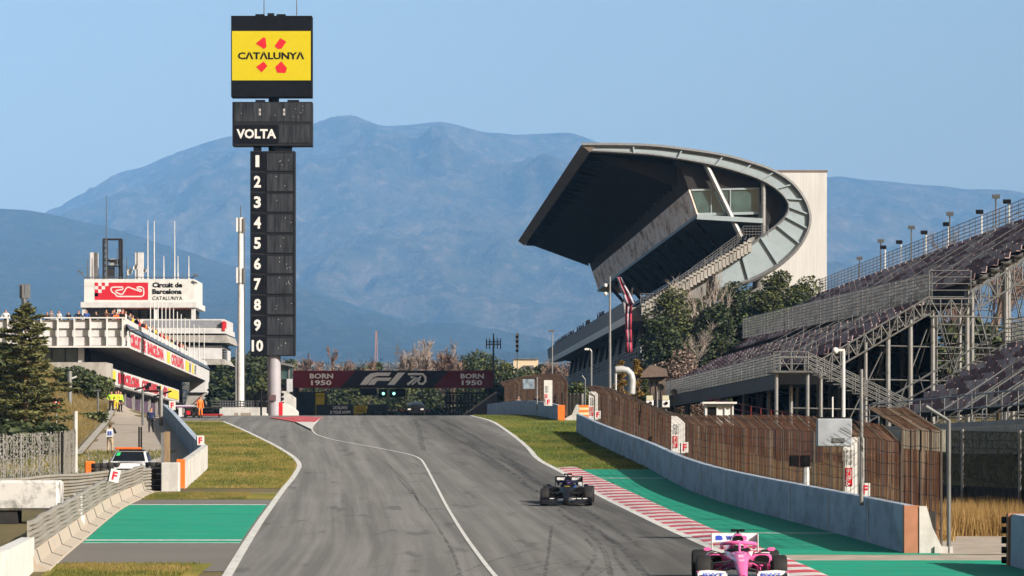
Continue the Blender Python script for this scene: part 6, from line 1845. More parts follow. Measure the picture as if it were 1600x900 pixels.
cabpts = [(-.86, .35, 1.16), (.86, .35, 1.16), (.66, 1.15, 1.74), (-.66, 1.15, 1.74), (-.66, 2.3, 1.76), (.66, 2.3, 1.76), (.84, 2.9, 1.18), (-.84, 2.9, 1.18)]
V8 = [Vector((X0+a, Y0+b, Z0+c)) for a, b, c in cabpts]
mb.add(V8, [(0, 1, 2, 3), (3, 2, 5, 4), (4, 5, 6, 7), (1, 6, 5, 2), (0, 3, 4, 7)]); mb.build('cabin', SW, t, bevel=.05)
def quad_in(a, b, c, d, i0, i1, j0, j1, off):
    f = lambda u, v: (a.lerp(b, u)).lerp(d.lerp(c, u), v)+off
    return [f(i0, j0), f(i1, j0), f(i1, j1), f(i0, j1)]
mb = MB(); mb.add(quad_in(V8[0], V8[1], V8[2], V8[3], .06, .94, .1, .93, Vector((0, -.03, .02))), [(0, 1, 2, 3)]); ws = mb.build('windscreen', GLASSD, t)
mb = MB(); mb.add(quad_in(V8[0], V8[1], V8[2], V8[3], .09, .2, .55, .85, Vector((0, -.045, .03))), [(0, 1, 2, 3)]); mb.build('sticker', mat('green_sticker', (.03, .5, .15), .5), ws)
for s, (a, b, c_, d_) in ((-1, (7, 0, 3, 4)), (1, (1, 6, 5, 2))):
    mb = MB(); mb.add(quad_in(V8[a], V8[b], V8[c_], V8[d_], .1, .92, .12, .88, Vector((s*.03, 0, .01))), [(0, 1, 2, 3)]); mb.build('side_window', GLASSD, t)
    mb = MB(); mb.loft([ring(Y0+y, X0+s*1.08, Z0+1.18, w, h) for y, w, h in ((.42, .2, .18), (.5, .27, .22), (.62, .24, .2))]); mb.build('mirror', mat('grey_mirror', (.3, .31, .32), .4), t, smooth='auto')
    MB().bar((X0+s*.86, Y0+.6, Z0+1.12), (X0+s*1.02, Y0+.55, Z0+1.15), .06, .05).build('mirror_arm', DARK, t)
    k = MB(); k.lathe([(.2, -.12), (.36, -.12), (.36, .12), (.2, .12)], (X0+s*.82, Y0+.15, Z0+.36), 'X', 18); k.build('wheel', TYRE, t)
    k = MB(); k.lathe([(.2, -.12), (.36, -.12), (.36, .12), (.2, .12)], (X0+s*.82, Y0+3.3, Z0+.36), 'X', 18); k.build('wheel', TYRE, t)
    MB().box((X0+s*.68, Y0-.8, Z0+.82), (.36, .2, .2)).build('headlight', mat('headlamp_glass', (.4, .42, .44), .1), t)
MB().box((X0, Y0-.9, Z0+.7), (.8, .1, .28)).build('grille', DARK, t)
mb = MB(); mb.box((X0+.05, Y0+1.4, Z0+1.80), (1.15, .5, .05)); mb.bar((X0-.6, Y0+1.3, Z0+1.72), (X0+.6, Y0+1.3, Z0+1.72), .1, .1); mb.build('roof_rack', DARK, t)
MB().box((X0-.12, Y0+1.35, Z0+1.89), (1.18, .34, .12)).build('light_bar', mat('orange_lens', (.75, .13, .02), .3), t, bevel=.03)
t.scale = (1, 1, .86)

# ------------------------------------------------------------------ recovery trailer and white van at the pit exit
d = 322; q = P(315, 655, d); z = zp(d)
t = thing('flatbed_trailer', 'low red flatbed trailer with dark gear parked by the pit exit grass', 'trailer', (q.x, d, z))
def bx(m, name, x0, y0, x1, y1, dd, dep_, par, **k):
    mb = MB(); bpx(mb, x0, y0, x1, y1, dd, dep_); return mb.build(name, m, par, **k)
bx(mat('deep_red_deck', (.28, .03, .03), .5), 'deck', 287, 646.5, 344, 649.5, d, 3, t); bx(REDP, 'toolbox', 291, 642, 296, 648, d-.2, 1, t); bx(DARK, 'dark_load', 318, 640.5, 334, 646.5, d+.2, 2, t, bevel=.2)
bx(CHAR, 'rack', 286, 636, 344, 638, d+1, 2, t); bx(CHAR, 'tail_prop', 341, 648, 343, 653, d, .3, t)
for px in (303, 311, 290):
    k = MB(); k.lathe([(.1, -.12), (.24, -.12), (.24, .12), (.1, .12)], (P(px, 0, d).x, d-.1, z+.22), 'X', 12); k.build('wheel', TYRE, t)
    k = MB(); k.tube(P(px, 650, d+1.5), P(px, 637, d+1.5), .06, n=4); k.build('stake', CHAR, t)
d = 330
t = thing('van', 'white van with dark windows parked nose out by the pit lane wall', 'van', P(270, 654, d))
bx(SW, 'body', 255, 634, 283, 655, d, 4.5, t, bevel=.15); bx(GLASSD, 'windscreen', 267, 637, 277, 647, d-.05, .1, t); bx(mat('mauve_stripe', (.25, .12, .25), .5), 'stripe', 265, 634.5, 300, 636.2, d-.08, .1, t); bx(SW, 'canopy', 262, 633, 302, 635, d, 4, t)
bx(SW, 'door', 279, 637, 284, 655, d-.3, .3, t)
for px in (260, 278): k = MB(); k.lathe([(.15, -.1), (.32, -.1), (.32, .1), (.15, .1)], (P(px, 0, d).x, d+.1, zp(d)+.3), 'X', 12); k.build('wheel', TYRE, t)
# red and white cars in the paddock beyond
for px, c_, lab in ((196, REDP, 'red car roof seen beyond the marshals in the shade of the pit building'), (206, SW, 'pale car roof seen beyond the marshals beside the red one')):
    d = 400+px*.1; t = thing('parked_car', lab, 'car', P(px, 634, d)); q = P(px, 634, d); z = gz(q.x, d)
    mb = MB(); mb.loft([ring(d+y, q.x, z+zz, w, h) for y, zz, w, h in ((-.1, .5, 1.6, .4), (.3, .6, 1.75, .7), (3.6, .6, 1.75, .7), (4, .5, 1.6, .5))]); mb.build('body', c_, t, smooth='auto')
    mb = MB(); mb.loft([ring(d+y, q.x, z+zz, w, h) for y, zz, w, h in ((.9, 1.0, 1.5, .2), (1.6, 1.22, 1.25, .44), (2.8, 1.22, 1.25, .44), (3.5, 1.0, 1.5, .2))]); mb.build('cabin', GLASSD, t, smooth='auto')
    for s in (-1, 1): k = MB(); k.lathe([(.15, -.1), (.3, -.1), (.3, .1), (.15, .1)], (q.x+s*.76, d+.6, z+.3), 'X', 12); k.build('wheel', TYRE, t)
# ------------------------------------------------------------------ people
def skinbody(joints, edges, rad):
    """one continuous body grown over a skeleton; returns a mesh"""
    names = list(joints); idx = {n: i for i, n in enumerate(names)}
    me = bpy.data.meshes.new('person'); me.from_pydata([joints[n] for n in names], [(idx[a], idx[b]) for a, b in edges], []); me.update()
    o = bpy.data.objects.new('person', me); COL.objects.link(o)
    o.modifiers.new('skin', 'SKIN'); sv = me.skin_vertices[0].data
    for n in names:
        r = rad[n]; sv[idx[n]].radius = (r if isinstance(r, tuple) else (r, r)); sv[idx[n]].use_root = (n == 'pelvis')
    sub = o.modifiers.new('sub', 'SUBSURF'); sub.levels = 1; sub.render_levels = 1
    dg = bpy.context.evaluated_depsgraph_get(); out = bpy.data.meshes.new_from_object(o.evaluated_get(dg))
    bpy.data.objects.remove(o); bpy.data.meshes.remove(me)
    return out
SLOTS = 4    # 0 jacket, 1 trousers, 2 skin, 3 hair / hat
def person_mesh(pose):
    j = dict(pelvis=(0, 0, .95), waist=(0, .01, 1.1), chest=(0, .01, 1.32), neck=(0, 0, 1.47), chin=(0, -.02, 1.56), head=(0, -.01, 1.68), top=(0, .01, 1.745),
             shl=(-.19, .01, 1.40), shr=(.19, .01, 1.40), hipl=(-.10, 0, .90), hipr=(.10, 0, .90),
             kneel=(-.12, -.02, .49), kneer=(.12, -.02, .49), anl=(-.13, .02, .09), anr=(.13, .02, .09), toel=(-.14, -.15, .035), toer=(.14, -.15, .035),
             ell=(-.26, .04, 1.13), elr=(.26, .04, 1.13), wrl=(-.27, -.04, .89), wrr=(.27, -.04, .89), hal=(-.27, -.07, .80), har=(.27, -.07, .80))
    if pose == 'lean':
        j.update(chest=(0, -.10, 1.30), neck=(0, -.17, 1.43), chin=(0, -.22, 1.51), head=(0, -.22, 1.62), top=(0, -.20, 1.69), shl=(-.19, -.12, 1.38), shr=(.19, -.12, 1.38), ell=(-.30, -.25, 1.14), elr=(.30, -.25, 1.14), wrl=(-.14, -.42, 1.10), wrr=(.14, -.42, 1.10), hal=(-.06, -.44, 1.10), har=(.06, -.44, 1.10))
    if pose == 'camera':
        j.update(ell=(-.30, -.16, 1.24), elr=(.30, -.16, 1.24), wrl=(-.12, -.34, 1.52), wrr=(.12, -.34, 1.52), hal=(-.07, -.38, 1.58), har=(.07, -.38, 1.58))
    if pose == 'walk':
        j.update(kneel=(-.11, -.22, .52), anl=(-.11, -.24, .10), toel=(-.12, -.40, .06), kneer=(.11, .05, .49), anr=(.12, .26, .14), toer=(.13, .14, .04), wrl=(-.26, .14, .91), hal=(-.26, .14, .82), wrr=(.26, -.22, .95), har=(.26, -.27, .87))
    if pose == 'hips':
        j.update(ell=(-.40, .10, 1.18), elr=(.40, .10, 1.18), wrl=(-.22, -.02, 1.02), wrr=(.22, -.02, 1.02), hal=(-.17, -.05, 1.0), har=(.17, -.05, 1.0))
    if pose == 'sit':
        j.update({k: (v[0], v[1], v[2]-.42) for k, v in j.items()})
        j.update(kneel=(-.13, -.44, .50), kneer=(.13, -.44, .50), anl=(-.13, -.42, .09), anr=(.13, -.42, .09), toel=(-.13, -.58, .035), toer=(.13, -.58, .035), hal=(-.1, -.36, .58), har=(.1, -.36, .58), wrl=(-.14, -.28, .60), wrr=(.14, -.28, .60))
    e = [('pelvis', 'waist'), ('waist', 'chest'), ('chest', 'neck'), ('neck', 'chin'), ('chin', 'head'), ('head', 'top'), ('chest', 'shl'), ('chest', 'shr'), ('shl', 'ell'), ('ell', 'wrl'), ('wrl', 'hal'), ('shr', 'elr'), ('elr', 'wrr'), ('wrr', 'har'), ('pelvis', 'hipl'), ('pelvis', 'hipr'), ('hipl', 'kneel'), ('kneel', 'anl'), ('anl', 'toel'), ('hipr', 'kneer'), ('kneer', 'anr'), ('anr', 'toer')]
    r = dict(pelvis=(.16, .12), waist=(.155, .115), chest=(.185, .13), neck=.062, chin=.08, head=.105, top=.07, shl=.085, shr=.085, ell=.058, elr=.058, wrl=.043, wrr=.043, hal=.04, har=.04, hipl=.105, hipr=.105, kneel=.072, kneer=.072, anl=.055, anr=.055, toel=.045, toer=.045)
    me = skinbody(j, e, r)
    V = {k: Vector(v) for k, v in j.items()}
    part = {0: ('waist', 'chest', 'shl', 'shr', 'ell', 'elr', 'wrl', 'wrr'), 1: ('pelvis', 'hipl', 'hipr', 'kneel', 'kneer'), 2: ('hal', 'har', 'chin'), 3: ('top', 'toel', 'toer', 'anl', 'anr')}
    for s in range(SLOTS): me.materials.append(None)
    for p in me.polygons:
        c = p.center
        best = min(((c-V[n]).length - (.03 if n in ('hal', 'har') else 0), s) for s, ns in part.items() for n in ns)[1]
        if c.z > V['chin'].z-.08 and (c-V['head']).length < .25:
            best = 3 if (c.y > V['head'].y+.0 and c.z > V['chin'].z) or c.z > V['head'].z+.02 else 2
        elif best == 2 and (c-V['chin']).length < .2: best = 2
        p.material_index = best
        p.use_smooth = True
    return me
PM = {k: person_mesh(k) for k in ('stand', 'lean', 'camera', 'walk', 'hips', 'sit')}
SKIN = mat('skin', (.42, .23, .16), .6, var=.08); 
CL = {'black': (.015, .015, .018), 'navy': (.02, .03, .09), 'blue': (.04, .09, .32), 'red': (.45, .03, .03), 'white': (.55, .55, .55), 'grey': (.16, .16, .17), 'orange': (.62, .16, .03), 'yellow': (.62, .42, .03), 'brown': (.11, .06, .035), 'green': (.05, .12, .06), 'beige': (.36, .29, .2), 'lime': (.42, .72, .04), 'purple': (.13, .06, .2)}
def cloth(c): return mat(c+'_cloth', CL[c], .85, var=.2, scale=6)
HAIR = [mat('dark_hair', (.02, .014, .01), .7), mat('brown_hair', (.07, .04, .02), .7), mat('grey_hair', (.25, .24, .23), .7), mat('black_cap', (.015, .015, .018), .8)]
def person(loc, pose, jacket, trousers, label, rz=0, scale=1, group=None, hair=None):
    o = bpy.data.objects.new('person', PM[pose]); COL.objects.link(o)
    o.location = loc; o.rotation_euler = (0, 0, rz); o.scale = (scale,)*3
    ms = [cloth(jacket), cloth(trousers), SKIN, hair or R.choice(HAIR)]
    for i, m in enumerate(ms):
        o.material_slots[i].link = 'OBJECT'; o.material_slots[i].material = m
    return tag(o, label, 'person', group)
# along the front rail of the pit terrace
fz = P(0, 541, DP+1).z + 1.0
row = [(9, 'white', 'hips'), (73, 'black', 'lean'), (80, 'grey', 'stand'), (92, 'white', 'stand'), (108, 'black', 'lean'), (123, 'black', 'hips'), (135, 'blue', 'stand'), (151, 'black', 'lean'), (166, 'brown', 'hips'), (176, 'navy', 'stand'), (181, 'orange', 'lean'), (191, 'black', 'stand')]
for i, (px, c, pose) in enumerate(row):
    q = P(px, 0, DP+.95); top = P(px, 484.5 if pose != 'lean' else 486, DP+.95).z
    person((q.x, DP+.95, top-1.74), pose, c, R.choice(('black', 'navy', 'grey')), f'{c} jacketed spectator {"leaning" if pose == "lean" else "standing"} at the pit terrace front rail, {ORD[i]} from the cedar', R.uniform(-.3, .3), R.uniform(.97, 1.03), 'spectators at the pit terrace rail')
k = MB(); k.box((P(60, 0, DP).x, DP+1.6, P(0, 484, DP).z-1.80), (18, 2.0, .06)); k.build('terrace_deck', CONCD, tP)
# along the side of the terrace, packed rows
cols = ['red', 'black', 'orange', 'navy', 'white', 'red', 'grey', 'brown', 'black', 'blue', 'yellow', 'red', 'black', 'white', 'navy', 'green', 'red', 'orange', 'black', 'grey']
for i in range(70):
    y = 1.5+i*1.75; x = P(197, 0, DP).x-.035*y-.6-(.7 if i % 2 else 0)
    c = cols[i % 20]
    person((x, DP+y, P(0, 497, DP).z-.25-.55), 'stand' if i % 3 else 'lean', c, 'black', f'spectator in a {c} top in the packed row along the side of the pit terrace' , math.radians(75), 1, f'spectators in {c} on the pit terrace side')
# on the lower balcony
for i in range(48):
    y = 18+i*2.3; x = P(163, 0, DP).x-.035*y-.55-(.6 if i % 3 == 0 else 0); c = cols[(i*7+3) % 20]
    person((x, DP+y, P(0, 597, DP).z), 'lean' if i % 2 else 'stand', c, 'black', f'person in a {c} top at the lower balcony of the pit building', math.radians(80), 1, f'people in {c} on the lower pit balcony')
# crowd on the main stand terrace
for i in range(40):
    y = R.choice((22, 40, 62, 88, 96, 118, 140, 160, 172, 190))+R.uniform(-5, 5); q = P(979, 489, DM)+Vector((-.035*y, y, 0)); c = ('black', 'navy', 'black', 'grey', 'brown')[i % 5]
    person((q.x+.3+.5*(i % 2), q.y, q.z+.55+.2*(i % 2)), 'stand' if i % 3 else 'hips', c, 'black', f'dark clothed spectator on the main stand terrace in a {c} coat', math.radians(-85), 1, f'spectators in {c} on the main stand terrace')
for i in range(60):
    y = 5+R.uniform(0, 160); u = R.uniform(.1, .9); q = P(1005+19*u, 557-16*u, DM)+Vector((-.035*y, y, 0)); c = ('black', 'navy', 'blue', 'purple')[i % 4]
    person((q.x+.3, q.y, q.z-.3), 'sit', c, 'black', f'seated spectator in {c} in the lower rows of the main stand', math.radians(-85), 1, f'seated spectators in {c} in the main stand')
# photographer, walkers and marshals on the service road
g = G(172, 712); o = person((g.x, g.y, gz(g.x, g.y)+.03), 'camera', 'black', 'beige', 'photographer in black with a blue and white bib and raised camera behind the pickup', math.radians(170))
q = o.location
mb = MB(); mb.loft([[Vector((q.x+dx*w, q.y+yy, q.z+z)) for dx in (-1, 1)]+[Vector((q.x+dx*w, q.y+yy+.05, q.z+z)) for dx in (1, -1)] for z, w, yy in ((1.02, .19, -.19), (1.25, .21, -.2), (1.48, .17, -.16))]); 
BIB = mat('white_bib', (.5, .52, .56), .8)
tag(mb.build('bib', BIB, o), None); ob = bpy.data.objects[-1] if False else None
def fixchild(par):
    for ch in par.children:
        # vertices were built in world axes from the root: undo the turn of the root
        ch.matrix_parent_inverse = Matrix.Rotation(-par.rotation_euler.z, 4, 'Z')
fixchild(o)
mb = MB(); mb.box((q.x-.06, q.y-.215, q.z+1.25), (.07, .03, .22)); mb.box((q.x+.07, q.y-.215, q.z+1.25), (.07, .03, .22)); mb.build('bib_mark', mat('bib_blue', (.03, .08, .4), .8), o); fixchild(o)
d = 268; g = G(236, 677); person((g.x, g.y, gz(g.x, g.y)+.03), 'walk', 'navy', 'black', 'person in navy walking in the shade beside the pit lane wall', 0)
for k, (px, c, tr, lab) in enumerate(((174, 'lime', 'black', 'marshal in a lime vest at the top of the service road, beside the bank'), (181, 'yellow', 'yellow', 'marshal in plain yellow overalls between two lime vested ones'), (188, 'lime', 'black', 'marshal in a lime vest turned to the paddock, right of the yellow one'), (184.5, 'black', 'black', 'marshal in black behind the yellow overalls'))):
    d = 318+k*1.5; q = P(px, 0, d); person((q.x, d, gz(q.x, d)+.03), 'hips' if k < 2 else 'stand', c, tr, lab, .4*k)
q = P(313, 0, 318); person((q.x, 318, zp(318)), 'stand', 'orange', 'orange', 'marshal in orange yellow overalls standing in front of the red trailer', .6, 1.05)
for px, c, lab, dd in ((790, 'white', 'marshal in a white cap at the curved wall on the crest', 372), (845, 'black', 'marshal in black with a white helmet behind the curved far wall', 345)):
    q = P(px+ (2 if px < 800 else 0), 0, dd)
    person((FW(dd)+.75, dd, zp(dd)+.15), 'stand', c if px > 800 else 'grey', 'black', lab, 0, 1, None, mat('white_helmet', (.6, .6, .6), .4))
# ------------------------------------------------------------------ trees
def leaves(name, pts, size, m, parent, seed=1, elong=1.6, up=.3):
    """many leaf-sized faces at pts (n,3)"""
    rg = np.random.RandomState(seed); n = len(pts); o_ = np.array(root_loc(parent))
    a = rg.normal(size=(n, 3)); a[:, 2] *= up; a /= np.linalg.norm(a, axis=1)[:, None]+1e-9
    b = rg.normal(size=(n, 3)); b -= a*(a*b).sum(1)[:, None]; b /= np.linalg.norm(b, axis=1)[:, None]+1e-9
    s = size*rg.uniform(.55, 1.3, (n, 1))
    c = np.asarray(pts)-o_
    V = np.empty((n, 4, 3), np.float32)
    V[:, 0] = c-a*s*elong*.5; V[:, 1] = c+b*s*.5; V[:, 2] = c+a*s*elong*.5; V[:, 3] = c-b*s*.5
    me = bpy.data.meshes.new(name); me.vertices.add(n*4); me.vertices.foreach_set('co', V.ravel())
    me.loops.add(n*4); me.loops.foreach_set('vertex_index', np.arange(n*4, dtype=np.int32))
    me.polygons.add(n); me.polygons.foreach_set('loop_start', np.arange(0, n*4, 4, dtype=np.int32))
    me.update(calc_edges=True); me.materials.append(m)
    o = bpy.data.objects.new(name, me); COL.objects.link(o); o.parent = parent
    return o
PINE = leafmat('pine_needles', (.028, .036, .012), (.062, .078, .022), (.13, .14, .04), .15)
DARKG = leafmat('dark_evergreen', (.016, .026, .011), (.034, .05, .018), (.075, .095, .03), .12)
CEDAR = leafmat('cedar_needles', (.035, .042, .014), (.095, .10, .03), (.19, .185, .055), .15)
RUSSET = leafmat('russet_cypress', (.12, .07, .012), (.22, .13, .02), (.32, .2, .04), .2)
BUSHM = leafmat('bush_leaves', (.03, .045, .014), (.075, .095, .03), (.16, .17, .06), .2)
BROWNL = leafmat('brown_scrub', (.08, .05, .02), (.17, .11, .045), (.27, .19, .08), .2)
def blob_points(c, rx, ry, rz, n, rg, shell=.55):
    d = rg.normal(size=(n, 3)); d /= np.linalg.norm(d, axis=1)[:, None]
    r = rg.uniform(shell**3, 1, (n, 1))**(1/3)
    return np.asarray(c)+d*r*np.array([rx, ry, rz])
def evergreen(label, base, h, w, m=PINE, n=2600, size=.42, group=None, seed=1, clear=.18, lobes=16, shape='round', name='pine_tree'):
    rg = np.random.RandomState(seed); base = Vector(base)
    t = thing(name, label, 'tree', base, group)
    mb = MB(); mb.path([base-ZA*.3, base+ZA*h*.45+XA*.1*w, base+ZA*h*.88], [.028*h, .018*h, .006*h], 7)
    pts = []
    for k in range(lobes):
        u = (k+.5)/lobes
        zz = clear+(1-clear)*u
        prof = math.sin(math.pi*min(1, (u*.82+.16)))**.7 if shape == 'round' else (1.02-u)
        a = k*2.4+rg.uniform(-.4, .4); rr = w*.5*prof*rg.uniform(.35, .75)
        c = (base.x+rr*math.cos(a), base.y+rr*math.sin(a), base.z+h*zz*.94)
        lr = w*rg.uniform(.16, .27)*(.6+.5*prof)
        pts.append(blob_points(c, lr, lr, lr*.72, n//lobes, rg, .3))
        mb.path([base+ZA*h*zz*.75, Vector(c)], [.01*h, .003*h], 4)
    mb.build('trunk', BARK, t)
    leaves('crown', np.concatenate(pts), size, m, t, seed)
    return t
def bare_tree(label, base, h, spread, m=PALEB, mtw=TWIG, group=None, seed=1, depth=4, name='bare_tree', stems=1, twigs=4, fine=.07):
    rg = random.Random(seed); base = Vector(base)
    t = thing(name, label, 'tree', base, group)
    tr = MB(); cr = MB(); tips = []
    r = 0
    def grow(p, d, l, r, k):
        d = (d+Vector((rg.uniform(-.12, .12), rg.uniform(-.12, .12), rg.uniform(0, .1)))).normalized()
        q = p+d*l
        (tr if k < 2 else cr).path([p, p.lerp(q, .5)+Vector((rg.uniform(-1, 1), rg.uniform(-1, 1), 0))*l*.05, q], [r, r*.85, r*.62], 5 if k < 2 else 3, 0, False)
        if k >= depth-1: tips.append((tuple(p.lerp(q, .3)), tuple(q), l))
        if k >= depth: return
        for j in range(rg.choice((3, 4)) if k < depth-1 else 5):
            u = rg.uniform(.35, 1.0); a = rg.uniform(0, 6.28); el = rg.uniform(.3, .75)*spread
            nd_ = (d+Vector((math.cos(a)*el, math.sin(a)*el, rg.uniform(.0, .4)))).normalized()
            grow(p.lerp(q, u), nd_, l*rg.uniform(.5, .72), r*rg.uniform(.42, .58), k+1)
    for s in range(stems):
        grow(base-ZA*.2+Vector((rg.uniform(-.5, .5)*(stems-1), rg.uniform(-.5, .5)*(stems-1), 0)), Vector((rg.uniform(-.1, .1), rg.uniform(-.1, .1), 1)), h*.42, h*.016, 0)
    tr.build('trunk', m, t)
    # fine twigs: thin slivers fanned round the branch ends
    rn = np.random.RandomState(seed); w = fine*.5
    for a, b, l in tips:
        a, b = np.array(a), np.array(b)
        for _ in range(twigs):
            s = rn.uniform(0, 1); o_ = a+(b-a)*s; dv = (b-a)/(np.linalg.norm(b-a)+1e-9)*.8+rn.normal(size=3)*.55+np.array([0, 0, .22]); dv /= np.linalg.norm(dv)
            e = o_+dv*h*rn.uniform(.03, .07); sd = np.cross(dv, rn.normal(size=3)); sd /= np.linalg.norm(sd)+1e-9
            cr.add([o_-sd*w, o_+sd*w, e], [(0, 1, 2)], 0)
    cr.build('crown', mtw, t)
    return t
def gb(px, d): x = (px-800)*d/F; return Vector((x, d, gz(x, d)-.1))
def hgt(py, d, base): return P(0, py, d).z-base.z
def shrub(label, px, py, d, w, m, n, size, h=None, group=None, seed=1, name='shrub', base=None):
    b = base or gb(px, d); hh = hgt(py, d, b) if h is None else h; rg = np.random.RandomState(seed)
    t = thing(name, label, 'shrub', b, group)
    pts = []
    for k in range(7):
        a = k*2.4; rr = w*.28*rg.uniform(.2, 1.2); lr = w*.27
        pts.append(blob_points((b.x+rr*math.cos(a), b.y+rr*math.sin(a), b.z+hh*rg.uniform(.25, .75)), lr, lr, hh*.28, n//7, rg, .2))
    leaves('foliage', np.concatenate(pts), size, m, t, seed)
    mb = MB()
    for k in range(5): mb.tube(b, b+Vector((rg.uniform(-.3, .3)*w, rg.uniform(-.3, .3)*w, hh*.6)), .03, n=4)
    mb.build('stem', BARK, t)
    return t
# big cedar at the left with layered drooping boughs
def cedar(px, py, d):
    b = gb(px, d); h = hgt(py, d, b); rg = np.random.RandomState(5)
    t = thing('cedar_tree', 'tall olive green cedar with layered boughs in front of the pit building', 'tree', b)
    mb = MB(); mb.path([b-ZA*.3, b+ZA*h*.5, b+ZA*h], [.19, .12, .02], 8); pts = []
    for k in range(64):
        u = .2+.8*(k/64)**.9; a = k*2.399; L = (1.03-u)**.8*4.3*rg.uniform(.55, 1.25)
        p0 = b+ZA*h*u; dirv = Vector((math.cos(a), math.sin(a), .12)); p1 = p0+dirv*L+ZA*(.10*L-.16*L*L*.25)
        mb.path([p0, p0.lerp(p1, .5)+ZA*.12*L*.3, p1], [.045*(1.15-u)+.01, .03*(1.15-u)+.008, .008], 4, cap=False)
        n = int(45+105*L)
        for _ in range(n):
            s = rg.uniform(.18, 1.05); c = p0.lerp(p1, s)+ZA*(.1*L*math.sin(s*3.1)*.4)
            wd = .36*L*(1-.55*s)*.6+.1
            sd = Vector((-dirv.y, dirv.x, 0))
            c = c+sd*rg.normal()*wd*.55+ZA*(-abs(rg.normal())*.10+.04)
            pts.append(tuple(c))
    mb.build('trunk', BARK, t)
    leaves('crown', np.array(pts), .10, CEDAR, t, 3, 3.2, .35)
cedar(40, 474, 226)
for i, (px, py, d, w) in enumerate(((6, 560, 240, 5.5), (-22, 520, 232, 6))):
    b = gb(px, d); evergreen('dark evergreen at the left edge half hidden by the cedar' if i == 0 else 'evergreen tree mostly outside the left edge behind the cedar', b, hgt(py, d, b), w, DARKG, 5200, .26, seed=20+i, clear=.05)
for i, (px, d, w, h) in enumerate(((20, 212, 4.5, 2.4), (62, 216, 4.0, 2.0), (-8, 205, 4, 2.0))):
    shrub(f'low dark undergrowth bush under the cedar, {ORD[i]} of three', px, 0, d, w, DARKG, 2600, .2, h, 'bushes under the cedar', 30+i)
for i, (px, d, w, h) in enumerate(((112, 318, 4.0, 2.6), (128, 325, 4.5, 2.4), (143, 332, 4.2, 2.0), (156, 340, 3.6, 1.6))):
    shrub(f'dark green bush along the bank below the pit building, {ORD[i]} from the cedar', px, 0, d, w, (DARKG, DARKG, BUSHM, BUSHM)[i], 2600, .22, h, 'bushes on the bank', 40+i)
shrub('pale flowering weeds on the bank edge near the marshals', 146, 0, 292, 3.2, BUSHM, 900, .2, .9, seed=47)
blades('grass', lambda rg: (lambda y, v: (RDL(y)-.8-v, y, gz(RDL(y)-.8-v, y)))(rg.uniform(222, 330), rg.uniform(0, 1)**1.3*9), 26000, .38, leafmat('bank_grass', (.10, .09, .025), (.24, .17, .06), (.34, .25, .10), .3), .05, seed=13, label='rough brown and green grass on the bank beside the service road')
blades('grass', lambda rg: (lambda y, x: (x, y, gz(x, y)))(rg.uniform(164, 224), rg.uniform(-27, -19.5)), 12000, .22, GR_L, .05, seed=14, label='rough grass between the wire fence and the service road')
# trees beside the main stand
for i, (px, py, d, w, m, lab) in enumerate((
        (1048, 446, 432, 8, PINE, 'rounded pine with a light crown by the stand stairs'), (1082, 462, 436, 8, PINE, 'pine behind the bare pale tree in front of the stand stairs'),
        (1142, 438, 438, 10, DARKG, 'dark dense pine below the curved blade'), (1178, 446, 441, 9, DARKG, 'dark pine tucked under the blade beside the concrete pier'),
        (1215, 414, 447, 9, PINE, 'tall ragged pine in front of the white tower'), (1256, 428, 452, 9, PINE, 'bushy pine at the right foot of the white tower'),
        (1032, 492, 428, 7, DARKG, 'small dark pine by the main stand terrace slab'), (1118, 470, 431, 8, DARKG, 'small dark pine between the light and the dark large pines'),
        (1200, 452, 436, 8, PINE, 'low pine half behind the far end of the open stand'), (1236, 448, 446, 8, DARKG, 'low dark pine between the two pines at the white tower'))):
    b = gb(px, d)
    evergreen(lab, b, hgt(py, d, b), w, m, 9000, .25, 'pines beside the main stand', 60+i, .08, 22)
for i, (px, py, d, lab) in enumerate(((1100, 388, 432, 'tall bare pale tree in front of the stand stairs'), (1076, 470, 429, 'small bare twiggy tree by the main stand stairs'))):
    b = gb(px, d); bare_tree(lab, b, hgt(py, d, b), .75, PALEB, mat('pale_twigs', (.36, .31, .27), .9), None, 80+i, 4, twigs=2, fine=.035)
for i, (px, py, d, w) in enumerate(((1060, 540, 424, 7), (1085, 545, 426, 6))):
    shrub(f'brown leafless thicket at the foot of the pines, {ORD[i]} from the main stand', px, py, d, w, leafmat('bare_thicket', (.09, .06, .045), (.2, .14, .11), (.3, .22, .18), .1), 3200, .22, None, 'thickets below the pines', 84+i, 'thicket')
for i, (px, py, d, w) in enumerate(((995, 556, 330, 1.6), (1008, 590, 330, 1.2), (970, 558, 335, 1.5))):
    b = gb(px, d); evergreen(f'narrow russet green cypress by the tubular arch, {ORD[(1, 2, 0)[i]]} from the camera mast', b, hgt(py, d, b), w*1.3, RUSSET if i != 1 else BUSHM, 1500, .2, 'cypresses by the arch', 90+i, .03, 14, 'cone', 'cypress_tree')
shrub('climbing green bush on the grey hoarding before the main stand', 905, 597, 325, 4, BUSHM, 2400, .24, None, None, 95)
shrub('dark shrub between the far fence and the main stand', 893, 612, 345, 4, DARKG, 1800, .26, None, None, 96)
t = thing('hoarding', 'grey weathered hoarding between the far fence and the long right wall', 'fence', P(890, 660, 318))
mb = MB(); bpx(mb, 878, 615, 912, 657, 318, .2); mb.build('panel', CONCD, t)
for k in range(6): q = MB(); bpx(q, 878+6*k, 613, 879+6*k, 658, 317.8, .2); q.build('batten', CHAR, t)
t = thing('hut', 'small brown roofed hut behind the cypresses by the main stand', 'hut', P(1020, 600, 345))
mb = MB(); bpx(mb, 1003, 588, 1040, 625, 345, 5); mb.build('wall', mat('brown_boards', (.12, .09, .075), .8), t)
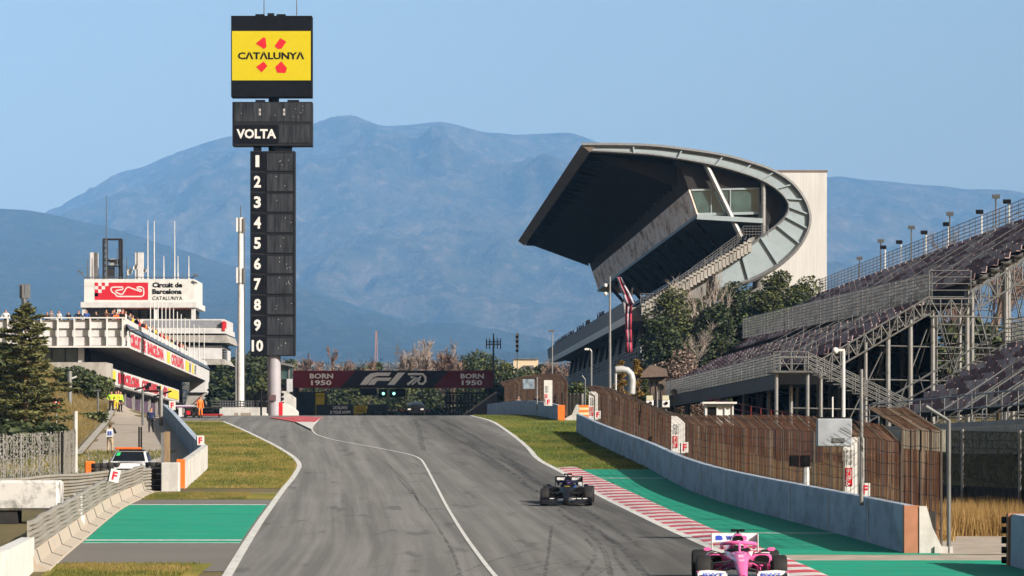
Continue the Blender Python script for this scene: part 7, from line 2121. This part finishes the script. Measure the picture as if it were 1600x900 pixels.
mb = MB(); mb.prism([(x-1020, -(y-590)) for x, y in [(1000, 586), (1016, 570), (1040, 576), (1044, 588), (1001, 590)]], P(1020, 590, 344.5), XA*(345/F), ZA*(345/F), YA*6); mb.build('roof', mat('tan_roof', (.15, .11, .09), .9), t)
# background woods: every trunk its own tree
bgp = []
bg_list = [(338, 575, 520, 8, DARKG), (352, 562, 540, 9, DARKG), (392, 548, 560, 10, PINE), (405, 556, 540, 9, DARKG), (413, 575, 530, 8, PINE), (362, 590, 515, 6, PINE), (384, 585, 505, 6, DARKG), (399, 600, 500, 5, PINE), (345, 600, 505, 5, DARKG),
           (447, 558, 640, 9, PINE), (478, 590, 620, 8, DARKG), (498, 596, 630, 9, PINE), (560, 570, 640, 7, DARKG), (585, 562, 660, 8, PINE), (530, 600, 600, 8, DARKG), (556, 605, 600, 8, PINE), (596, 600, 620, 9, DARKG), (640, 602, 610, 8, PINE), (668, 606, 600, 8, DARKG),
           (722, 560, 660, 9, DARKG), (738, 546, 640, 10, PINE), (757, 552, 620, 10, DARKG), (772, 562, 600, 9, PINE), (786, 566, 580, 10, PINE), (800, 578, 570, 9, DARKG), (815, 575, 590, 8, PINE), (842, 566, 640, 6, DARKG), (835, 590, 600, 8, PINE), (855, 595, 600, 7, DARKG), (780, 600, 540, 8, DARKG), (812, 605, 520, 6, BUSHM), (705, 600, 640, 8, PINE), (868, 600, 620, 7, DARKG), (880, 606, 560, 6, PINE), (690, 575, 680, 8, PINE)]
for i, (px, py, d, w, m) in enumerate(bg_list):
    if px > 440: d += 125; w *= 1.2
    b = gb(px, d)
    kind = {id(DARKG): 'dark dense evergreen', id(PINE): 'olive green pine', id(BUSHM): 'pale green bush'}[id(m)]
    side = 'behind the pit exit left of the tower pole' if px < 430 else 'behind the gantry' if px < 775 else 'right of the gantry behind the crest'
    evergreen(f'{kind} tree in the wood {side}', b, hgt(py, d, b), w, m, 3000, .4, f'{kind} trees {side}', 100+i, .08, 14)
bare_list = [(461, 550, 640), (480, 548, 650), (505, 553, 660), (523, 556, 650), (545, 556, 660), (560, 552, 670), (583, 556, 660), (592, 550, 650), (606, 545, 640), (621, 540, 640), (640, 530, 640), (680, 528, 640), (705, 536, 640), (716, 545, 650), (664, 526, 640), (890, 560, 640), (834, 568, 660), (432, 552, 640), (466, 562, 620), (530, 566, 620), (572, 564, 620),
 (452, 552, 680), (470, 556, 700), (487, 562, 690), (515, 566, 700), (535, 572, 690), (575, 558, 720), (612, 560, 700), (630, 545, 680), (648, 536, 670), (655, 530, 660), (672, 540, 670), (690, 527, 660), (697, 534, 670), (708, 548, 680), (718, 556, 690), (660, 548, 690), (845, 560, 660), (858, 552, 640), (868, 556, 650), (877, 562, 640), (424, 556, 660), (438, 560, 670), (600, 566, 720), (548, 570, 720)]
for i, (px, py, d) in enumerate(bare_list):
    d += 115
    b = gb(px, d); pale = px in (648, 655, 690, 697, 672, 708, 640, 664, 621)
    bare_tree('tall pale barked bare birch rising above the gantry' if pale else 'reddish brown bare tree in the wood behind the gantry' if px < 800 else 'reddish bare tree by the end of the main stand', b, hgt(py, d, b)*1.12, .55 if pale else .85, PALEB if pale else TWIG, mat('pale_birch_twigs', (.27, .225, .195), .9) if pale else mat('reddish_twigs', (.2, .135, .105), .9), 'pale birches above the gantry' if pale else 'bare trees behind the gantry' if px < 800 else 'bare trees by the main stand', 200+i, 3, twigs=9 if pale else 15, fine=.15 if pale else .2)
# bare trees behind the open stand
for i, (px, py, d) in enumerate(((1505, 312, 470), (1478, 335, 480), (1530, 330, 475))):
    b = gb(px, d); bare_tree(f'bare brown tree rising behind the rim of the open stand, {("tallest", "left of the tallest", "right of the tallest")[i]}', b, hgt(py, d, b), .85, TWIG, mat('reddish_twigs', (.2, .135, .105), .9), 'bare trees behind the open stand', 240+i, 4, twigs=4, fine=.09)
for i, px in enumerate((1340, 1385, 1430, 1480, 1520, 1560, 1595, 1640)):
    b = gb(px, 318+7*(i % 3)); evergreen(f'dark evergreen seen through the stand legs, {ORD[i]} from the stair', b, (5, 6, 7, 8, 8.5, 8, 8, 9)[i], 7, DARKG, 1500, .4, 'evergreens behind the stand legs', 250+i, .05, 12)
shrub('dark low hedge beyond the far barrier boards under the gantry', 640, 625, 560, 30, DARKG, 4000, .5, 3, None, 97)
# far woods of the plain, one mass
def woodland():
    rg = np.random.RandomState(77); pts = []
    for _ in range(900):
        d = rg.uniform(1500, 6000); px = rg.uniform(-200, 1800); x0 = (px-800)*d/F; n = 110; w = 14+d*.012
        p = rg.normal(size=(n, 3))*np.array([w*1.4, w*.6, 3.2])+np.array([x0, d, 0]); p[:, 2] = [zp(y)+abs(z)*1.2+1.5 for y, z in zip(p[:, 1], p[:, 2])]
        pts.append(p)
    t = bpy.data.objects.new('tmp', None); COL.objects.link(t)
    o = leaves('woodland', np.concatenate(pts), 2.4, leafmat('far_wood_leaves', (.045, .045, .022), (.07, .06, .032), (.10, .08, .045), .1), t, 5, 1.3, .25)
    o.parent = None; bpy.data.objects.remove(t)
    tag(o, 'far brown and green woods spread over the plain before the mountains', 'woods', None, 'stuff')
woodland()
# distant masts
for px, y0, y1, d, lab in ((588, 517, 562, 1300, 'faint red and white lattice mast in the distance over the gantry'), (621, 536, 562, 1000, 'dark lattice mast with small panels beyond the gantry')):
    t = thing('lattice_mast', lab, 'mast', P(px, 580, d))
    mb = MB(); w = 2.2*d/F
    for s in (-1, 1): mb.tube(P(px+s*2.2, y1+15, d), P(px+s*.7, y0, d), .1*d/1000, n=3)
    n = 9
    for k in range(n): mb.tube(P(px-2.2+1.5*k/n, y1-(y1-y0)*k/n, d), P(px+2.2-1.5*(k+1)/n, y1-(y1-y0)*(k+1)/n, d), .07*d/1000, n=3)
    mb.build('lattice', STEELD if d == 1000 else mat('faded_red_lattice', (.35, .2, .18), .7), t)
    if d == 1000: 
        k = MB(); bpx(k, px-5, y0+14, px+5, y0+17, d, .5); bpx(k, px-4, y0+8, px+4, y0+9, d, .5); k.build('panel', STEELD, t)
d = 620; t = thing('mobile_mast', 'dark mobile mast with a ring of grey panels above the evergreen wood', 'mast', P(771, 600, d))
MB().tube(P(771, 600, d), P(771, 521, d), .25, .12, 6).build('pole', STEELD, t)
mb = MB(); mb.bar(P(759, 538, d), P(783, 538, d), .2, .2); mb.bar(P(759, 534, d), P(783, 534, d), .15, .15); mb.build('frame', STEELD, t)
for px in (760, 765, 772, 777, 782): k = MB(); bpx(k, px-.9, 529, px+.9, 545, d-.2, .3); k.build('panel', STEEL, t)
# pale hall and scattered houses of the town
HW = mat('town_wall', (.40, .37, .32), .8, var=.1); HR = mat('town_roof', (.3, .16, .1), .8, var=.2)
def house(px, py, d, w, h, label, roof=HR, wallm=HW, group='houses of the far town'):
    c = P(px, py, d); base = gz(c.x, d)
    z0 = base
    t = thing('house', label, 'house', (c.x, d, z0), group)
    MB().box((c.x, d+w*.4, z0-1+h/2), (w, w*.8, h+2)).build('wall', wallm, t)
    mb = MB(); mb.prism([(-w*.55, 0), (w*.55, 0), (0, w*.2)], (c.x, d-.2, z0+h), XA, ZA, YA*w*.84); mb.build('roof', roof, t)
t = thing('warehouse', 'long cream flat roofed hall behind the wood right of the gantry', 'building', P(822, 575, 1200))
mb = MB(); bpx(mb, 802, 561, 841, 590, 1200, 30); mb.build('wall', mat('cream_wall', (.58, .48, .34), .8), t); mb = MB(); bpx(mb, 801.5, 560.3, 841.5, 561.3, 1199.5, 31); mb.build('roof_edge', STEEL, t)
mb = MB(); bpx(mb, 818, 571, 834, 580, 1199, 1); mb.build('canopy', STEELD, t)
for i in range(22):
    px = 455+i*4.1+R.uniform(-4, 4) if i < 18 else R.uniform(340, 440); py = R.uniform(552, 560)
    d = R.uniform(3600, 6500)
    house(px, py, d, R.uniform(7, 13), R.uniform(5, 8), 'pale small house of the far town at the foot of the mountains', R.choice((HR, HW)), HW)
# ------------------------------------------------------------------ mountains
def vnoise(x, y, seed):
    """smooth value noise on arrays"""
    rg = np.random.RandomState(seed); T = rg.uniform(-1, 1, (256, 256))
    xi = np.floor(x).astype(int); yi = np.floor(y).astype(int); fx = x-xi; fy = y-yi
    fx = fx*fx*(3-2*fx); fy = fy*fy*(3-2*fy)
    g = lambda a, b: T[a % 256, b % 256]
    return (g(xi, yi)*(1-fx)+g(xi+1, yi)*fx)*(1-fy)+(g(xi, yi+1)*(1-fx)+g(xi+1, yi+1)*fx)*fy
def ridged(x, y, seed, o=5):
    s = 0; a = 1; tot = 0
    for k in range(o):
        s = s+a*(1-2*np.abs(vnoise(x*2**k, y*2**k, seed+k))); tot += a; a *= .5
    return s/tot
def mountmat(name, stops, rockc, rocka):
    m, t, b = NT(name)
    v = coords(t, 'Object', (.0006, .0002, .0006))
    n = noise(t, v, 9, 10, .7)
    c = ramp(t, n, stops)
    n2 = noise(t, v, 24, 8, .7)
    c = mixc(t, math_(t, 'MULTIPLY', ramp(t, n2, [(.52, 0.0), (.66, 1.0)]), rocka), c, rockc)
    t.links.new(c, b.inputs['Base Color']); b.inputs['Roughness'].default_value = 1; b.inputs['Specular IOR Level'].default_value = 0
    bn = nd(t, 'ShaderNodeBump'); bn.inputs['Strength'].default_value = 1.0; bn.inputs['Distance'].default_value = 90
    t.links.new(noise(t, v, 14, 8, .7), bn.inputs['Height']); t.links.new(bn.outputs[0], b.inputs['Normal'])
    return m
def mountain(name, ridge, d0, d1, y0, amp, seed, m, rows=110, px0=-900, px1=2500, step=4, label=None):
    pxs = np.arange(px0, px1, step); rx = np.array([p[0] for p in ridge]); ry = np.array([p[1] for p in ridge])
    top = np.interp(pxs, rx, ry); top = np.convolve(np.pad(top, 4, mode='edge'), np.ones(5)/5, mode='same')[4:-4]
    V = []; T = np.linspace(0, 1.25, rows)
    zr = CAMZ+(710-top)*d1/F
    zb = CAMZ+(710-y0)*d0/F
    for i, t in enumerate(T):
        d = d0+(d1-d0)*t
        x = (pxs-800)*(d0+(d1-d0)*t*.9)/F if False else (pxs-800)*d/F
        sh = t**1.25 if t <= 1 else 1-((t-1)/.25)*.45
        z = zb-120*(t == 0)+(zr-zb)*sh
        u = x/1600*.8; w_ = np.full_like(x, d/1600*.5)
        nz = (ridged(u*1.3+1.1*vnoise(u*.9, w_*1.2, seed+50), w_*.5, seed)*.75+ridged(u*3.1+.8*vnoise(u*2, w_*2, seed+51), w_*1.6, seed+7, 4)*.35)*amp
        fade = (math.sin(math.pi*t)**.8 if t < 1 else 0)*.95+.035
        z = z+nz*fade+vnoise(u*9, w_*9, seed+9)*amp*.05*min(1, t*6)
        V.append(np.stack([x, np.full_like(x, d), z], 1))
    nx = len(pxs); V = np.concatenate(V).astype(np.float32)
    me = bpy.data.meshes.new(name)
    F_ = [(i*nx+k, i*nx+k+1, (i+1)*nx+k+1, (i+1)*nx+k) for i in range(rows-1) for k in range(nx-1)]
    me.from_pydata(V.tolist(), [], F_); me.materials.append(m); me.polygons.foreach_set('use_smooth', [True]*len(me.polygons))
    o = bpy.data.objects.new(name, me); COL.objects.link(o)
    return tag(o, label, None, None, 'structure')
MM = mountmat('mountain_slopes', [(.36, (.010, .016, .008)), (.5, (.055, .053, .028)), (.64, (.13, .10, .065))], (.34, .26, .2), .35)
FM = mountmat('foothill_forest', [(.3, (.012, .02, .01)), (.6, (.03, .036, .016)), (.8, (.07, .06, .035))], (.25, .2, .15), .2)
mountain('mountains', [(-900, 480), (-500, 440), (-150, 390), (0, 355), (60, 340), (90, 328), (130, 305), (200, 275), (260, 245), (330, 222), (365, 213), (430, 205), (500, 196), (530, 187), (548, 184), (575, 190), (600, 199), (640, 197), (690, 194), (720, 198), (760, 208), (800, 213), (850, 212), (885, 209), (905, 212), (930, 222), (980, 235), (1050, 255), (1150, 270), (1290, 278), (1310, 275), (1350, 282), (1400, 285), (1450, 292), (1500, 296), (1560, 298), (1600, 305), (1700, 330), (1900, 380), (2500, 450)], 14000, 24000, 552, 430, 3, MM, 150)
mountain('foothills', [(-900, 400), (-500, 350), (-200, 330), (0, 325), (40, 326), (90, 335), (150, 350), (200, 365), (260, 385), (330, 405), (400, 420), (470, 440), (560, 470), (650, 500), (740, 528), (800, 545), (1000, 560), (1300, 562), (2500, 560)], 10500, 15500, 556, 170, 23, FM, 110)

# ------------------------------------------------------------------ the air
def haze():
    mb = MB(); mb.box((0, 14000, 2098), (80000, 32000, 4204))
    m = bpy.data.materials.new('haze'); m.use_nodes = True; t = m.node_tree; t.nodes.clear()
    out = t.nodes.new('ShaderNodeOutputMaterial'); v = t.nodes.new('ShaderNodeVolumePrincipled')
    v.inputs['Color'].default_value = (.22, .50, 1.0, 1); v.inputs['Density'].default_value = HAZE_D; v.inputs['Anisotropy'].default_value = -.3
    t.links.new(v.outputs[0], out.inputs['Volume'])
    o = mb.build('haze', m, None, kind='stuff', label='pale blue haze over the plain and mountains')
HAZE_D = 3.5e-5
haze()
